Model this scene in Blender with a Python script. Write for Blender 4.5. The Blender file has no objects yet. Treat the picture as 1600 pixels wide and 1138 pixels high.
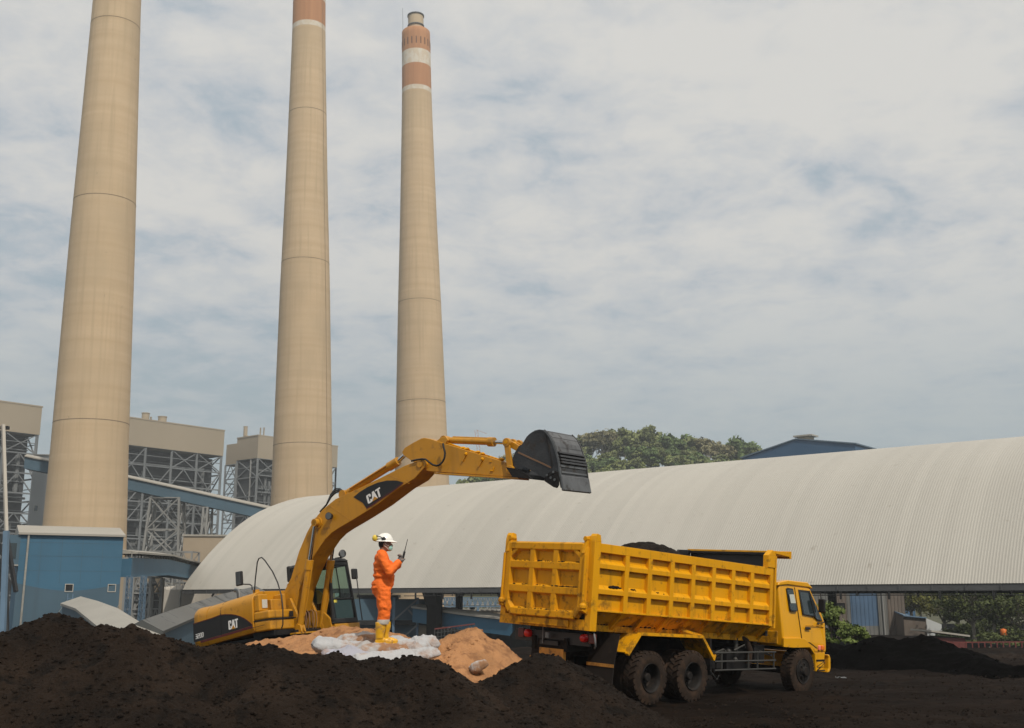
import bpy, bmesh, math, random
import numpy as np
from mathutils import Vector, Matrix, noise
rnd = random.Random(11)
scene = bpy.context.scene
col = scene.collection
V = Vector
sin, cos, pi = math.sin, math.cos, math.pi
# ------------------------------------------------------------------ camera
FPX = 1690.0            # focal length in pixels of a 1600 px wide picture
PITCH = math.atan((935 - 569) / FPX)
CZ = 2.1
cam_d = bpy.data.cameras.new('camera'); cam = bpy.data.objects.new('camera', cam_d); col.objects.link(cam)
cam.location = (0, 0, CZ); cam.rotation_euler = (pi / 2 + PITCH, 0, 0)
cam_d.sensor_width = 36.0; cam_d.lens = 36.0 * FPX / 1600; cam_d.clip_start = .1; cam_d.clip_end = 6000
scene.camera = cam

def ray(px, py):
    v = 569 - py
    return V((px - 800, FPX * cos(PITCH) - v * sin(PITCH), FPX * sin(PITCH) + v * cos(PITCH)))
def P(px, py, Y):
    """survey helper: the world point seen at a pixel of the photograph, Y metres ahead"""
    r = ray(px, py)
    return V((r.x / r.y * Y, Y, CZ + r.z / r.y * Y))

# ------------------------------------------------------------------ mesh builder
class MB:
    def __init__(s): s.v = []; s.f = []; s.m = []
    def add(s, vs, fs, mi=0):
        b = len(s.v); s.v += [V(v) for v in vs]; s.f += [tuple(b + i for i in f) for f in fs]; s.m += [mi] * len(fs); return s
    def hexa(s, c, mi=0):
        return s.add(c, [(0, 3, 2, 1), (4, 5, 6, 7), (0, 1, 5, 4), (1, 2, 6, 5), (2, 3, 7, 6), (3, 0, 4, 7)], mi)
    def box(s, x0, x1, y0, y1, z0, z1, mi=0):
        return s.hexa([(x0, y0, z0), (x1, y0, z0), (x1, y1, z0), (x0, y1, z0), (x0, y0, z1), (x1, y0, z1), (x1, y1, z1), (x0, y1, z1)], mi)
    def beam(s, p, q, w, h=None, up=(0, 0, 1), mi=0):
        p = V(p); q = V(q); h = w if h is None else h
        d = (q - p).normalized(); up = V(up)
        if abs(d.dot(up)) > .98: up = V((1, 0, 0)) if abs(d.x) < .9 else V((0, 1, 0))
        a = d.cross(up).normalized(); b = a.cross(d).normalized()
        a *= w / 2; b *= h / 2
        return s.hexa([p - a - b, p + a - b, p + a + b, p - a + b, q - a - b, q + a - b, q + a + b, q - a + b], mi)
    def tube(s, pts, r, n=8, cap=True, mi=0):
        pts = [V(p) for p in pts]; k = len(pts)
        rs = r if isinstance(r, (list, tuple)) else [r] * k
        prev = None; vs = []
        for i, p in enumerate(pts):
            t = (pts[min(i + 1, k - 1)] - pts[max(i - 1, 0)]).normalized()
            if prev is None:
                u = V((0, 0, 1)) if abs(t.z) < .9 else V((1, 0, 0))
                a = t.cross(u).normalized()
            else:
                a = (prev - t * prev.dot(t)).normalized()
            prev = a; b = t.cross(a)
            for j in range(n):
                an = 2 * pi * j / n
                vs.append(p + (a * cos(an) + b * sin(an)) * rs[i])
        fs = [(i * n + j, i * n + (j + 1) % n, (i + 1) * n + (j + 1) % n, (i + 1) * n + j) for i in range(k - 1) for j in range(n)]
        if cap: fs += [tuple(range(n - 1, -1, -1)), tuple((k - 1) * n + j for j in range(n))]
        return s.add(vs, fs, mi)
    def prism(s, poly, y0, y1, mi=0, ax='xz'):
        n = len(poly)
        def mk(a, b, t):
            return (a, t, b) if ax == 'xz' else ((t, a, b) if ax == 'yz' else (a, b, t))
        vs = [mk(a, b, y0) for a, b in poly] + [mk(a, b, y1) for a, b in poly]
        fs = [tuple(range(n)), tuple(range(2 * n - 1, n - 1, -1))] + [(i, (i + 1) % n, n + (i + 1) % n, n + i) for i in range(n)]
        return s.add(vs, fs, mi)
    def loft(s, rings, closed=True, cap=True, mi=0):
        n = len(rings[0]); vs = [p for r in rings for p in r]; fs = []
        for i in range(len(rings) - 1):
            for j in range(n if closed else n - 1):
                fs.append((i * n + j, i * n + (j + 1) % n, (i + 1) * n + (j + 1) % n, (i + 1) * n + j))
        if cap and closed: fs += [tuple(range(n - 1, -1, -1)), tuple((len(rings) - 1) * n + j for j in range(n))]
        return s.add(vs, fs, mi)
    def lathe(s, prof, n=24, M=None, mi=0, cap=True):
        M = M or Matrix.Identity(4)
        rings = [[M @ V((r * cos(2 * pi * j / n), r * sin(2 * pi * j / n), z)) for j in range(n)] for r, z in prof]
        return s.loft(rings, mi=mi, cap=cap)
    def ball(s, c, r, n=12, M=None, mi=0):
        r = V(r) if isinstance(r, (tuple, list, Vector)) else V((r, r, r)); c = V(c)
        M = M or Matrix.Identity(3); m = max(4, n // 2)
        rings = []
        for i in range(1, m):
            t = pi * i / m
            rings.append([c + M @ V((r.x * sin(t) * cos(2 * pi * j / n), r.y * sin(t) * sin(2 * pi * j / n), -r.z * cos(t))) for j in range(n)])
        b = len(s.v); s.loft(rings, cap=False, mi=mi)
        lo = c + M @ V((0, 0, -r.z)); hi = c + M @ V((0, 0, r.z)); k = len(s.v); s.v += [lo, hi]
        for j in range(n):
            s.f.append((k, b + (j + 1) % n, b + j)); s.m.append(mi)
            o = b + (m - 2) * n; s.f.append((k + 1, o + j, o + (j + 1) % n)); s.m.append(mi)
        return s
    def xf(s, M):
        s.v = [M @ v for v in s.v]; return s
    def join(s, o, M=None):
        return s.add([M @ v for v in o.v] if M else o.v, o.f)
    def build(s, name, mat, parent=None, smooth=None, bevel=0, recalc=True, seg=2):
        me = bpy.data.meshes.new(name)
        me.from_pydata([tuple(v) for v in s.v], [], s.f)
        mats = mat if isinstance(mat, (list, tuple)) else [mat]
        for m in mats: me.materials.append(m)
        if len(mats) > 1: me.polygons.foreach_set('material_index', s.m)
        if recalc:
            bm = bmesh.new(); bm.from_mesh(me); bmesh.ops.recalc_face_normals(bm, faces=bm.faces); bm.to_mesh(me); bm.free()
        if smooth is not None:
            me.polygons.foreach_set('use_smooth', [True] * len(me.polygons))
            if smooth < 179: me.set_sharp_from_angle(angle=math.radians(smooth))
        me.update()
        o = bpy.data.objects.new(name, me); col.objects.link(o)
        if parent is not None:
            o.parent = parent
            if parent.get('_w'): o.matrix_parent_inverse = parent.matrix_basis.inverted()
        if bevel:
            b = o.modifiers.new('bevel', 'BEVEL'); b.width = bevel; b.segments = seg; b.limit_method = 'ANGLE'; b.angle_limit = math.radians(40)
        return o

def tag(o, label, cat, group=None, kind=None):
    if label: o['label'] = label
    if cat: o['category'] = cat
    if group: o['group'] = group
    if kind: o['kind'] = kind
    return o
def thing(name, label, cat, loc, M=None, group=None, world=False):
    """Empty at the base of a thing; its parts are its children. world=True: the parts are given in world coordinates"""
    o = bpy.data.objects.new(name, None); o.empty_display_size = .5; col.objects.link(o)
    if M is not None: o.matrix_basis = Matrix.Translation(V(loc)) @ M.to_4x4()
    else: o.location = loc
    if world: o['_w'] = 1
    o['_root'] = 1
    return tag(o, label, cat, group)
def copy_tree(o, parent=None):
    c = o.copy(); col.objects.link(c)
    if parent is not None: c.parent = parent
    for ch in list(o.children): copy_tree(ch, c)
    return c
def frame(yaw, pitch, roll):
    f = V((cos(yaw) * cos(pitch), sin(yaw) * cos(pitch), sin(pitch))); l = V((-sin(yaw), cos(yaw), 0)); u = f.cross(l)
    l2 = l * cos(roll) + u * sin(roll); u2 = -l * sin(roll) + u * cos(roll)
    return Matrix((f, l2, u2)).transposed()
def fbm(x, y, z=0, o=4):
    t = 0; a = 1; f_ = 1
    for _ in range(o):
        t += a * noise.noise((x * f_, y * f_, z + f_ * 3.1)); a *= .5; f_ *= 2.1
    return t

# ------------------------------------------------------------------ materials
def mat(name, c, rough=.6, metal=0, var=.12, vs=1.0, dirt=None, da=.0, ds=2.0, streak=0, ss=(6, 6, .5), sc=(.05, .035, .02), bump=0, bs=30, spec=.5, coat=0, grime=None):
    m = bpy.data.materials.new(name); m.use_nodes = True; nt = m.node_tree; N = nt.nodes; L = nt.links
    b = N['Principled BSDF']; b.inputs['Roughness'].default_value = rough; b.inputs['Metallic'].default_value = metal
    b.inputs['Specular IOR Level'].default_value = spec
    if coat: b.inputs['Coat Weight'].default_value = coat; b.inputs['Coat Roughness'].default_value = .15
    tc = N.new('ShaderNodeTexCoord'); out = None
    def nz(scale, det=6, src=None):
        n = N.new('ShaderNodeTexNoise'); n.inputs['Scale'].default_value = scale; n.inputs['Detail'].default_value = det
        L.new(src or tc.outputs['Object'], n.inputs['Vector']); return n
    def ramp(n, a, b_):
        r = N.new('ShaderNodeMapRange'); r.inputs['From Min'].default_value = a; r.inputs['From Max'].default_value = b_
        L.new(n.outputs['Fac'], r.inputs['Value']); return r
    def mix(f, a, b_):
        x = N.new('ShaderNodeMix'); x.data_type = 'RGBA'
        if hasattr(f, 'is_linked'): L.new(f, x.inputs['Factor'])
        else: x.inputs['Factor'].default_value = f
        for sck, val in ((x.inputs['A'], a), (x.inputs['B'], b_)):
            if isinstance(val, tuple): sck.default_value = (*val[:3], 1)
            else: L.new(val, sck)
        return x.outputs['Result']
    n1 = nz(vs); r1 = ramp(n1, .3, .7)
    cur = mix(r1.outputs[0], tuple(x * (1 - var) for x in c), tuple(min(1, x * (1 + var)) for x in c))
    if streak:
        mp = N.new('ShaderNodeMapping'); mp.inputs['Scale'].default_value = ss; L.new(tc.outputs['Object'], mp.inputs['Vector'])
        n3 = nz(1, 5, mp.outputs[0]); r3 = ramp(n3, .55, .8); mu = N.new('ShaderNodeMath'); mu.operation = 'MULTIPLY'; mu.inputs[1].default_value = streak
        L.new(r3.outputs[0], mu.inputs[0]); cur = mix(mu.outputs[0], cur, sc)
    if dirt:
        n2 = nz(ds, 9); n2.inputs['Roughness'].default_value = .65
        if grime:
            sx_ = N.new('ShaderNodeSeparateXYZ'); L.new(tc.outputs['Object'], sx_.inputs[0]); gr = N.new('ShaderNodeMapRange'); gr.inputs['From Min'].default_value = grime[0]; gr.inputs['From Max'].default_value = grime[1]; gr.inputs['To Min'].default_value = grime[2]; gr.inputs['To Max'].default_value = 0; L.new(sx_.outputs[2], gr.inputs['Value'])
            ad_ = N.new('ShaderNodeMath'); ad_.operation = 'ADD'; L.new(n2.outputs['Fac'], ad_.inputs[0]); L.new(gr.outputs[0], ad_.inputs[1])
            n2 = type('o', (), {'outputs': {'Fac': ad_.outputs[0]}})
        r2 = ramp(n2, .62 - da * .35, .72 - da * .25); mu = N.new('ShaderNodeMath'); mu.operation = 'MULTIPLY'; mu.inputs[1].default_value = min(1, .5 + da)
        L.new(r2.outputs[0], mu.inputs[0]); cur = mix(mu.outputs[0], cur, dirt)
        rr = N.new('ShaderNodeMapRange'); rr.inputs['To Min'].default_value = rough; rr.inputs['To Max'].default_value = .95
        L.new(mu.outputs[0], rr.inputs['Value']); L.new(rr.outputs[0], b.inputs['Roughness'])
    L.new(cur, b.inputs['Base Color'])
    if bump:
        nb = nz(bs, 8); bp = N.new('ShaderNodeBump'); bp.inputs['Strength'].default_value = bump; bp.inputs['Distance'].default_value = .05
        L.new(nb.outputs['Fac'], bp.inputs['Height']); L.new(bp.outputs[0], b.inputs['Normal'])
    return m
SOOT = (.022, .016, .012)
BRN = (.09, .05, .025)
M = {}
M['tyel'] = mat('truck_paint', (.69, .316, .003), .45, var=.07, vs=.8, dirt=(.09, .05, .014), da=.12, ds=4.5, streak=.6, ss=(7, 7, .7), sc=(.20, .10, .012), grime=(1.38, 2.0, .10), spec=.2)
M['tyel_dirty'] = mat('tailgate_paint', (.62, .277, .004), .5, var=.1, vs=1.2, dirt=(.08, .042, .014), da=.14, ds=5.5, streak=.7, ss=(6, 6, .7), sc=(.2, .09, .01), grime=(1.4, 2.3, .13), spec=.15)
M['tcab'] = mat('cab_paint', (.73, .345, .003), .32, var=.05, vs=.7, dirt=(.25, .13, .025), da=.06, ds=4.0, streak=.25, ss=(6, 6, .8), sc=(.35, .17, .02), spec=.45, coat=.25)
M['eyel'] = mat('excavator_paint', (.49, .222, .008), .42, var=.1, vs=.9, dirt=(.15, .08, .03), da=.13, ds=4.0, streak=.5, ss=(4, 4, .5), sc=(.2, .1, .02), spec=.45, coat=.1)
M['eblk'] = mat('black_panel_paint', (.012, .011, .011), .5, dirt=(.05, .035, .025), da=.05, ds=4)
M['white_p'] = mat('white_lettering', (.75, .74, .72), .6, var=.04)
M['blk'] = mat('black_steel', (.010, .009, .009), .6, dirt=(.02, .015, .012), da=.2, ds=5, spec=.3)
M['guard'] = mat('dusty_guard_pipe', (.038, .036, .032), .6, var=.2, vs=3)
M['soot'] = mat('soot_steel', (.010, .008, .007), .85, spec=.15, dirt=(.024, .017, .012), da=.3, ds=4, bump=.3, bs=12)
M['rubber'] = mat('tyre_rubber', (.030, .021, .016), .95, var=.2, vs=4, dirt=(.058, .036, .024), da=.38, ds=5, spec=.1)
M['rubber_m'] = mat('flap_rubber', (.018, .014, .012), .85, var=.25, vs=2, dirt=(.034, .025, .018), da=.25, ds=3, spec=.15)
M['rim'] = mat('rim_steel', (.010, .008, .007), .7, dirt=(.05, .033, .022), da=.2, ds=5, spec=.25)
M['chrome'] = mat('rod_chrome', (.55, .55, .55), .18, metal=1, var=.05)
M['hose'] = mat('hose_rubber', (.012, .012, .012), .5)
M['bucket'] = mat('bucket_steel', (.05, .05, .052), .38, metal=.5, var=.25, vs=2, dirt=(.06, .045, .035), da=.22, ds=3, streak=.4, ss=(1.5, 8, 3), sc=(.11, .11, .11), bump=.1, bs=18)
M['bucket_edge'] = mat('worn_bucket_steel', (.15, .15, .15), .32, metal=.7, var=.25, vs=3, dirt=(.05, .04, .035), da=.25, ds=4)
M['glass'] = mat('dark_glass', (.02, .03, .034), .06, var=.1, spec=.9)
M['red_l'] = mat('red_lens', (.55, .012, .012), .2, var=.1)
M['red_d'] = mat('dull_red_lens', (.09, .012, .01), .4, var=.1)
M['amb'] = mat('amber_lens', (.75, .17, .02), .2)
M['pink'] = mat('pale_red_lens', (.8, .22, .16), .2)
M['lampw'] = mat('lamp_glass', (.5, .5, .46), .25, var=.1)
M['concrete'] = mat('chimney_concrete', (.5, .4, .27), .9)
M['steelg'] = mat('galvanised_steel', (.17, .18, .185), .6, var=.2, vs=.1)
M['steelp'] = mat('pale_steel', (.24, .24, .23), .6, var=.2, vs=.1)
M['beige_c'] = mat('beige_cladding', (.35, .29, .21), .75, var=.05, vs=.05, streak=.25, ss=(.5, .5, .02), sc=(.30, .25, .18))
M['dkgrey'] = mat('boiler_casing', (.045, .048, .05), .8, var=.5, vs=.12)
M['midgrey'] = mat('duct_casing', (.14, .145, .145), .8, var=.35, vs=.15)
M['blue'] = mat('blue_cladding', (.037, .125, .205), .6, var=.1, vs=.15, streak=.3, ss=(.8, .8, .04), sc=(.04, .085, .13))
M['blue_d'] = mat('faded_blue_cladding', (.055, .105, .145), .65, var=.12, vs=.2, streak=.3, ss=(.8, .8, .05), sc=(.04, .06, .08))
M['bluest'] = mat('blue_steelwork', (.11, .18, .26), .6, var=.15, vs=.3)
M['wroof'] = mat('pale_roof_sheet', (.34, .315, .27), .6, var=.06, vs=.2, streak=.3, ss=(.6, .6, .6), sc=(.25, .22, .18))
M['groof'] = mat('grey_roof_sheet', (.065, .068, .066), .35, var=.3, vs=.12, dirt=(.02, .02, .02), da=.2, ds=.25)
M['tank'] = mat('tank_paint', (.46, .42, .36), .7, var=.06, vs=.3, streak=.4, ss=(.5, .5, .04), sc=(.3, .2, .15))
M['tankst'] = mat('pink_stain_band', (.36, .22, .18), .8, var=.15, vs=.4)
M['beigew'] = mat('beige_render', (.34, .27, .19), .8, var=.1, vs=.15, streak=.4, ss=(.4, .4, .05), sc=(.14, .11, .08))
M['black_in'] = mat('dark_concrete', (.012, .012, .012), .9)
M['pillar'] = mat('coal_blackened_concrete', (.005, .0045, .004), .95, var=.3, vs=.8, spec=.05)
M['fascia'] = mat('eave_steel', (.075, .075, .075), .7, var=.2, vs=.2)
M['redp'] = mat('red_paint', (.13, .025, .02), .6, var=.15, vs=.6)
M['orange_p'] = mat('orange_paint', (.65, .15, .02), .5)
M['post'] = mat('pale_post', (.3, .29, .26), .8, var=.2, vs=2)
M['bark'] = mat('bark', (.13, .105, .08), .9, var=.3, vs=3)
M['palebark'] = mat('pale_bark', (.3, .27, .23), .9, var=.3, vs=2)
def leaf(name, c, var=.5):
    m = mat(name, c, .65, var=var, vs=.35, spec=.25)
    b = m.node_tree.nodes['Principled BSDF']
    b.inputs['Subsurface Weight'].default_value = 0
    return m
M['leaf_h1'] = leaf('hill_leaf_olive', (.155, .175, .065))
M['leaf_h2'] = leaf('hill_leaf_green', (.105, .15, .05))
M['leaf_h3'] = leaf('hill_leaf_brown', (.18, .165, .085))
M['leaf_h4'] = leaf('hill_leaf_bright', (.175, .2, .055))
M['leaf_r'] = leaf('canopy_leaf', (.08, .10, .028))
M['leaf_r2'] = leaf('canopy_leaf_yellow', (.12, .12, .028))
M['leaf_s'] = leaf('shrub_leaf', (.13, .17, .04))

# ------------------------------------------------------------------ world, sun
SUN_AZ = (0.45, -0.89); SUN_EL = math.radians(50)
w = bpy.data.worlds.new('World'); scene.world = w; w.use_nodes = True
def build_world():
    nt = w.node_tree; N = nt.nodes; L = nt.links
    bg = N['Background']; bg.inputs['Strength'].default_value = .10
    sky = N.new('ShaderNodeTexSky'); sky.sky_type = 'NISHITA'; sky.sun_disc = False
    sky.sun_elevation = SUN_EL; sky.sun_rotation = math.atan2(SUN_AZ[0], SUN_AZ[1])
    sky.air_density = 1.3; sky.dust_density = 3.0; sky.ozone_density = 1.2
    tc = N.new('ShaderNodeTexCoord'); sp = N.new('ShaderNodeSeparateXYZ'); L.new(tc.outputs['Generated'], sp.inputs[0])
    def math_(op, a, b=None, c=None):
        n = N.new('ShaderNodeMath'); n.operation = op
        for i, x in enumerate((a, b, c)):
            if x is None: continue
            if isinstance(x, (int, float)): n.inputs[i].default_value = x
            else: L.new(x, n.inputs[i])
        return n.outputs[0]
    z = math_('MAXIMUM', sp.outputs[2], 0.0)
    zz = math_('ADD', z, .17)
    cx = math_('DIVIDE', sp.outputs[0], zz); cy = math_('DIVIDE', sp.outputs[1], zz)
    cb = N.new('ShaderNodeCombineXYZ'); L.new(cx, cb.inputs[0]); L.new(cy, cb.inputs[1])
    def nz(scale, det, rough, off, dist=0):
        mp = N.new('ShaderNodeMapping'); mp.inputs['Location'].default_value = off; L.new(cb.outputs[0], mp.inputs[0])
        n = N.new('ShaderNodeTexNoise'); n.inputs['Scale'].default_value = scale; n.inputs['Detail'].default_value = det
        n.inputs['Roughness'].default_value = rough; n.inputs['Distortion'].default_value = dist; L.new(mp.outputs[0], n.inputs['Vector']); return n.outputs['Fac']
    def rng(x, a, b, c=0., d=1.):
        n = N.new('ShaderNodeMapRange'); n.interpolation_type = 'SMOOTHSTEP'
        for k, v in (('From Min', a), ('From Max', b), ('To Min', c), ('To Max', d)): n.inputs[k].default_value = v
        L.new(x, n.inputs['Value']); return n.outputs[0]
    def mix(f, a, b):
        n = N.new('ShaderNodeMix'); n.data_type = 'RGBA'
        if isinstance(f, float): n.inputs['Factor'].default_value = f
        else: L.new(f, n.inputs['Factor'])
        for s_, v in ((n.inputs['A'], a), (n.inputs['B'], b)):
            if isinstance(v, tuple): s_.default_value = (*v, 1)
            else: L.new(v, s_)
        return n.outputs['Result']
    big = nz(.7, 4, .5, (3.1, 7.7, 0)); fine = nz(3.3, 8, .6, (1.3, 4.2, 0), .3); wisp = nz(10, 8, .62, (9.3, 2.2, 0), .3)
    dens = math_('ADD', math_('MULTIPLY', big, .48), math_('ADD', math_('MULTIPLY', fine, .74), math_('MULTIPLY', wisp, .50)))
    dens = math_('ADD', dens, math_('MULTIPLY', z, .14))
    dens = math_('ADD', dens, .065)
    dens = math_('ADD', dens, math_('MULTIPLY', sp.outputs[0], .04))
    cl = rng(dens, .73, .93)
    body = rng(dens, .83, 1.12)
    cloudc = mix(body, (5.75, 6.05, 6.4), (7.55, 7.42, 7.1))
    blue = mix(.9, sky.outputs[0], (4.0, 4.95, 5.65))
    lowsky = mix(rng(z, .05, .30), (3.75, 4.65, 4.95), blue)
    cfac = math_('MULTIPLY', cl, rng(z, .06, .34, .12, 1.0))
    colr = mix(cfac, lowsky, cloudc)
    L.new(colr, bg.inputs['Color'])
build_world()
sd = bpy.data.lights.new('sun', 'SUN'); sun = bpy.data.objects.new('sun', sd); col.objects.link(sun)
sd.energy = 3.3; sd.angle = math.radians(.8); sd.color = (1, .93, .82)
_d = V((SUN_AZ[0], SUN_AZ[1], 0)).normalized() * cos(SUN_EL) + V((0, 0, sin(SUN_EL)))
sun.rotation_euler = (-_d).to_track_quat('-Z', 'Y').to_euler(); sun.location = (20, -30, 60)
scene.view_settings.view_transform = 'Standard'; scene.view_settings.look = 'None'
scene.view_settings.exposure = -.1; scene.view_settings.gamma = 1
scene.cycles.max_bounces = 6; scene.cycles.transparent_max_bounces = 12
# ================================================================== ground
def ground():
    xs = sorted(set([-1300, -900, -500, -300, -200, -150, -110, -80] + [x * 1.5 for x in range(-40, 60)] + [-6 + .28 * i for i in range(110)] + [110, 150, 200, 300, 500, 900, 1300]))
    ys = sorted(set([-60, -20, 0, 10] + [14 + .6 * i for i in range(60)] + [18 + .22 * i for i in range(120)] + [50 + 3 * i for i in range(30)] + [150, 200, 300, 450, 700, 1000, 1400]))
    mb = MB(); nx = len(xs)
    def gz(x, y):
        t = min(1, max(0, (y - 47) / 38)); z = -4 * t * t * (3 - 2 * t)
        t2 = min(1, max(0, (y - 100) / 50)) * min(1, max(0, (x - 66) / 14)); z -= 2.2 * t2
        k = .5 if y > 50 else 1
        if 16 < y < 48:
            u = (x - 4) * .727 + (y - 24) * .686; v_ = -(x - 4) * .686 + (y - 24) * .727
            z += .05 * noise.noise((u * .25, v_ * 2.6, 3)) + .03 * noise.noise((u * 1.2, v_ * 4.5, 7)) + .022 * noise.noise((x * 3.1, y * 3.1, 1))
        return z + k * (.05 * fbm(x * .35, y * .5, 2) + .045 * fbm(x * 1.1, y * 1.3, 5, 3)) if abs(x) < 100 and y < 140 else z
    for y in ys:
        for x in xs: mb.v.append(V((x, y, gz(x, y))))
    for j in range(len(ys) - 1):
        for i in range(nx - 1):
            mb.f.append((j * nx + i, j * nx + i + 1, (j + 1) * nx + i + 1, (j + 1) * nx + i)); mb.m.append(0)
    m = mat('coal_yard_ground', (.0095, .0062, .0044), 1, var=.5, vs=.35, dirt=(.019, .0115, .007), da=.2, ds=.9, bump=1, bs=5, spec=.05)
    o = mb.build('ground', m, smooth=180, recalc=False); tag(o, None, None, kind='structure')
ground()

# ================================================================== heaps
def heap(name, lab, cat, crests, bbox, res, m, namp=.08, lumps=0, lump_r=(.02, .06), seed=0, kind=None, rough=1.0):
    """crests: polylines of (x,y,z,slope); surface = highest of the cones standing on them"""
    x0, x1, y0, y1 = bbox; nx = int((x1 - x0) / res) + 1; ny = int((y1 - y0) / res) + 1
    X = np.linspace(x0, x1, nx)[None, :] + np.zeros((ny, 1)); Y = np.linspace(y0, y1, ny)[:, None] + np.zeros((1, nx))
    H = np.full((ny, nx), -9.0)
    for cr in crests:
        for (ax, ay, az, sa), (bx, by, bz, sb) in zip(cr[:-1], cr[1:]):
            dx, dy = bx - ax, by - ay; l2 = dx * dx + dy * dy + 1e-9
            t = np.clip(((X - ax) * dx + (Y - ay) * dy) / l2, 0, 1)
            d = np.sqrt((X - ax - t * dx) ** 2 + (Y - ay - t * dy) ** 2)
            z = az + (bz - az) * t; s = sa + (sb - sa) * t
            h = z - s * (np.sqrt(d * d + .03) - .173)
            H = np.maximum(H, h)
    mb = MB(); keep = {}
    for j in range(ny):
        for i in range(nx):
            x, y, h = float(X[j, i]), float(Y[j, i]), float(H[j, i])
            if h < -.5: h = -.5
            n = namp * (fbm(x * 1.1, y * 1.1, seed, 3) + .5 * noise.noise((x * 2.6, y * .8, seed + 1))) + rough * (.045 * noise.noise((x * 4.1, y * 4.1, seed)) + .033 * noise.noise((x * 9.3, y * 9.3, seed + 4)) + .022 * noise.noise((x * 19, y * 19, seed + 8)))
            n += .014 * rough * noise.noise((x * 36, y * 36, seed + 6))
            mb.v.append(V((x, y, h + n)))
    for j in range(ny - 1):
        for i in range(nx - 1):
            if max(H[j, i], H[j + 1, i + 1], H[j + 1, i], H[j, i + 1]) > -.35:
                mb.f.append((j * nx + i, j * nx + i + 1, (j + 1) * nx + i + 1, (j + 1) * nx + i)); mb.m.append(0)
    R_ = random.Random(seed + 3)
    for _ in range(lumps):
        i = R_.randrange(1, nx - 1); j = R_.randrange(1, ny - 1)
        if H[j, i] < -.1: continue
        v = mb.v[j * nx + i]; r = lump_r[0] + (lump_r[1] - lump_r[0]) * R_.random() ** 3
        vs = []
        for a in ((1, 0, 0), (-1, 0, 0), (0, 1, 0), (0, -1, 0), (0, 0, 1), (0, 0, -1), (.6, .6, .5), (-.6, .6, .5), (.6, -.6, .5), (-.6, -.6, .5)):
            vs.append(v + V((a[0] * (.6 + .7 * R_.random()), a[1] * (.6 + .7 * R_.random()), a[2] * (.5 + .6 * R_.random()))) * r)
        mb.add(vs, [(6, 0, 4), (6, 4, 2), (6, 2, 0), (7, 2, 4), (7, 4, 1), (7, 1, 2), (8, 4, 0), (8, 3, 4), (8, 0, 3), (9, 4, 3), (9, 1, 4), (9, 3, 1), (5, 0, 2), (5, 2, 1), (5, 1, 3), (5, 3, 0)])
    # drop unused vertices
    bm_ = mb.build(name, m, smooth=180, recalc=False)
    b = bmesh.new(); b.from_mesh(bm_.data); bmesh.ops.delete(b, geom=[v for v in b.verts if not v.link_faces], context='VERTS'); b.to_mesh(bm_.data); b.free()
    tag(bm_, lab, cat, kind=kind)
    return bm_
def crest(pts, Y, slope, dy=0):
    out = []
    for i, p in enumerate(pts):
        yy = Y[i] if isinstance(Y, list) else Y
        q = P(p[0], p[1], yy); out.append((q.x, q.y, q.z, slope))
    return out
M['coal'] = mat('crushed_coal', (.0185, .0120, .0082), .95, var=.5, vs=1.3, dirt=(.006, .0045, .0035), da=.40, ds=2.6, bump=.9, bs=34, spec=.12)
M['coal_b'] = mat('black_coal_fines', (.0014, .0012, .0011), 1, var=.3, vs=.6, bump=.5, bs=20, spec=.03)
M['sand'] = mat('orange_sand', (.37, .185, .082), .95, var=.22, vs=1.2, dirt=(.20, .095, .045), da=.34, ds=3.8, bump=.7, bs=26, spec=.2)
big = [(-420, 1030), (-250, 1016), (-90, 1010), (-40, 1004), (0, 1003), (22, 990), (46, 970), (72, 962), (102, 967), (154, 982), (205, 994), (246, 999), (287, 1003), (318, 1008), (379, 1013), (451, 1022), (497, 1026), (530, 1026), (559, 1040), (589, 1031), (641, 1026), (664, 1028), (687, 1048), (718, 1070), (743, 1078), (770, 1095)]
heap('coal_heap', 'long brown black coal heap across the foreground, highest at its left end', 'coal heap', [crest(big, [15 + .6 * i / len(big) + .35 * sin(i * 1.1) for i in range(len(big))], .62)], (-11.5, 1.4, 11.5, 18.0), .024, M['coal'], .12, 22000, (.007, .038), 1)
m2 = [(700, 1098), (780, 1060), (807, 1042), (832, 1027), (848, 1022), (858, 1023), (869, 1030), (890, 1043), (904, 1054), (931, 1078), (959, 1093), (985, 1106), (1010, 1120)]
heap('coal_heap', 'pointed brown black coal heap in front of the tail of the truck', 'coal heap', [crest(m2, [17.2, 17.4, 17.5, 17.6, 17.7, 17.7, 17.7, 17.8, 17.9, 18.1, 18.3, 18.5, 18.6], .60)], (-2.4, 3.4, 14.2, 21.2), .024, M['coal'], .07, 10000, (.007, .036), 5)
# sand
s1 = [(640, 1050), (668, 1018), (690, 1003), (712, 990), (735, 983), (752, 992), (768, 1001), (776, 1001), (781, 1008), (789, 1036), (795, 1060)]
s1b = [(735, 983), (722, 1003), (716, 1030), (725, 1065)]
heap('sand_heap', 'peaked orange sand heap between the white sacks and the yellow truck', 'sand heap', [crest(s1, [18.7, 18.9, 19.2, 19.4, 19.5, 19.6, 19.7, 19.6, 19.6, 19.4, 19.3], 1.05), crest(s1b, [19.5, 18.9, 18.3, 17.6], .7), crest([(774, 1003), (768, 1030), (764, 1062)], [19.6, 19.0, 18.4], 1.0)], (-2.7, 1.1, 16.6, 22.0), .03, M['sand'], .05, 500, (.01, .05), 12)
s2 = [(330, 1030), (380, 1010), (410, 1001), (440, 998), (470, 993), (500, 990), (520, 982), (537, 980), (556, 984), (580, 982), (600, 990), (640, 1000), (680, 1012)]
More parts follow.
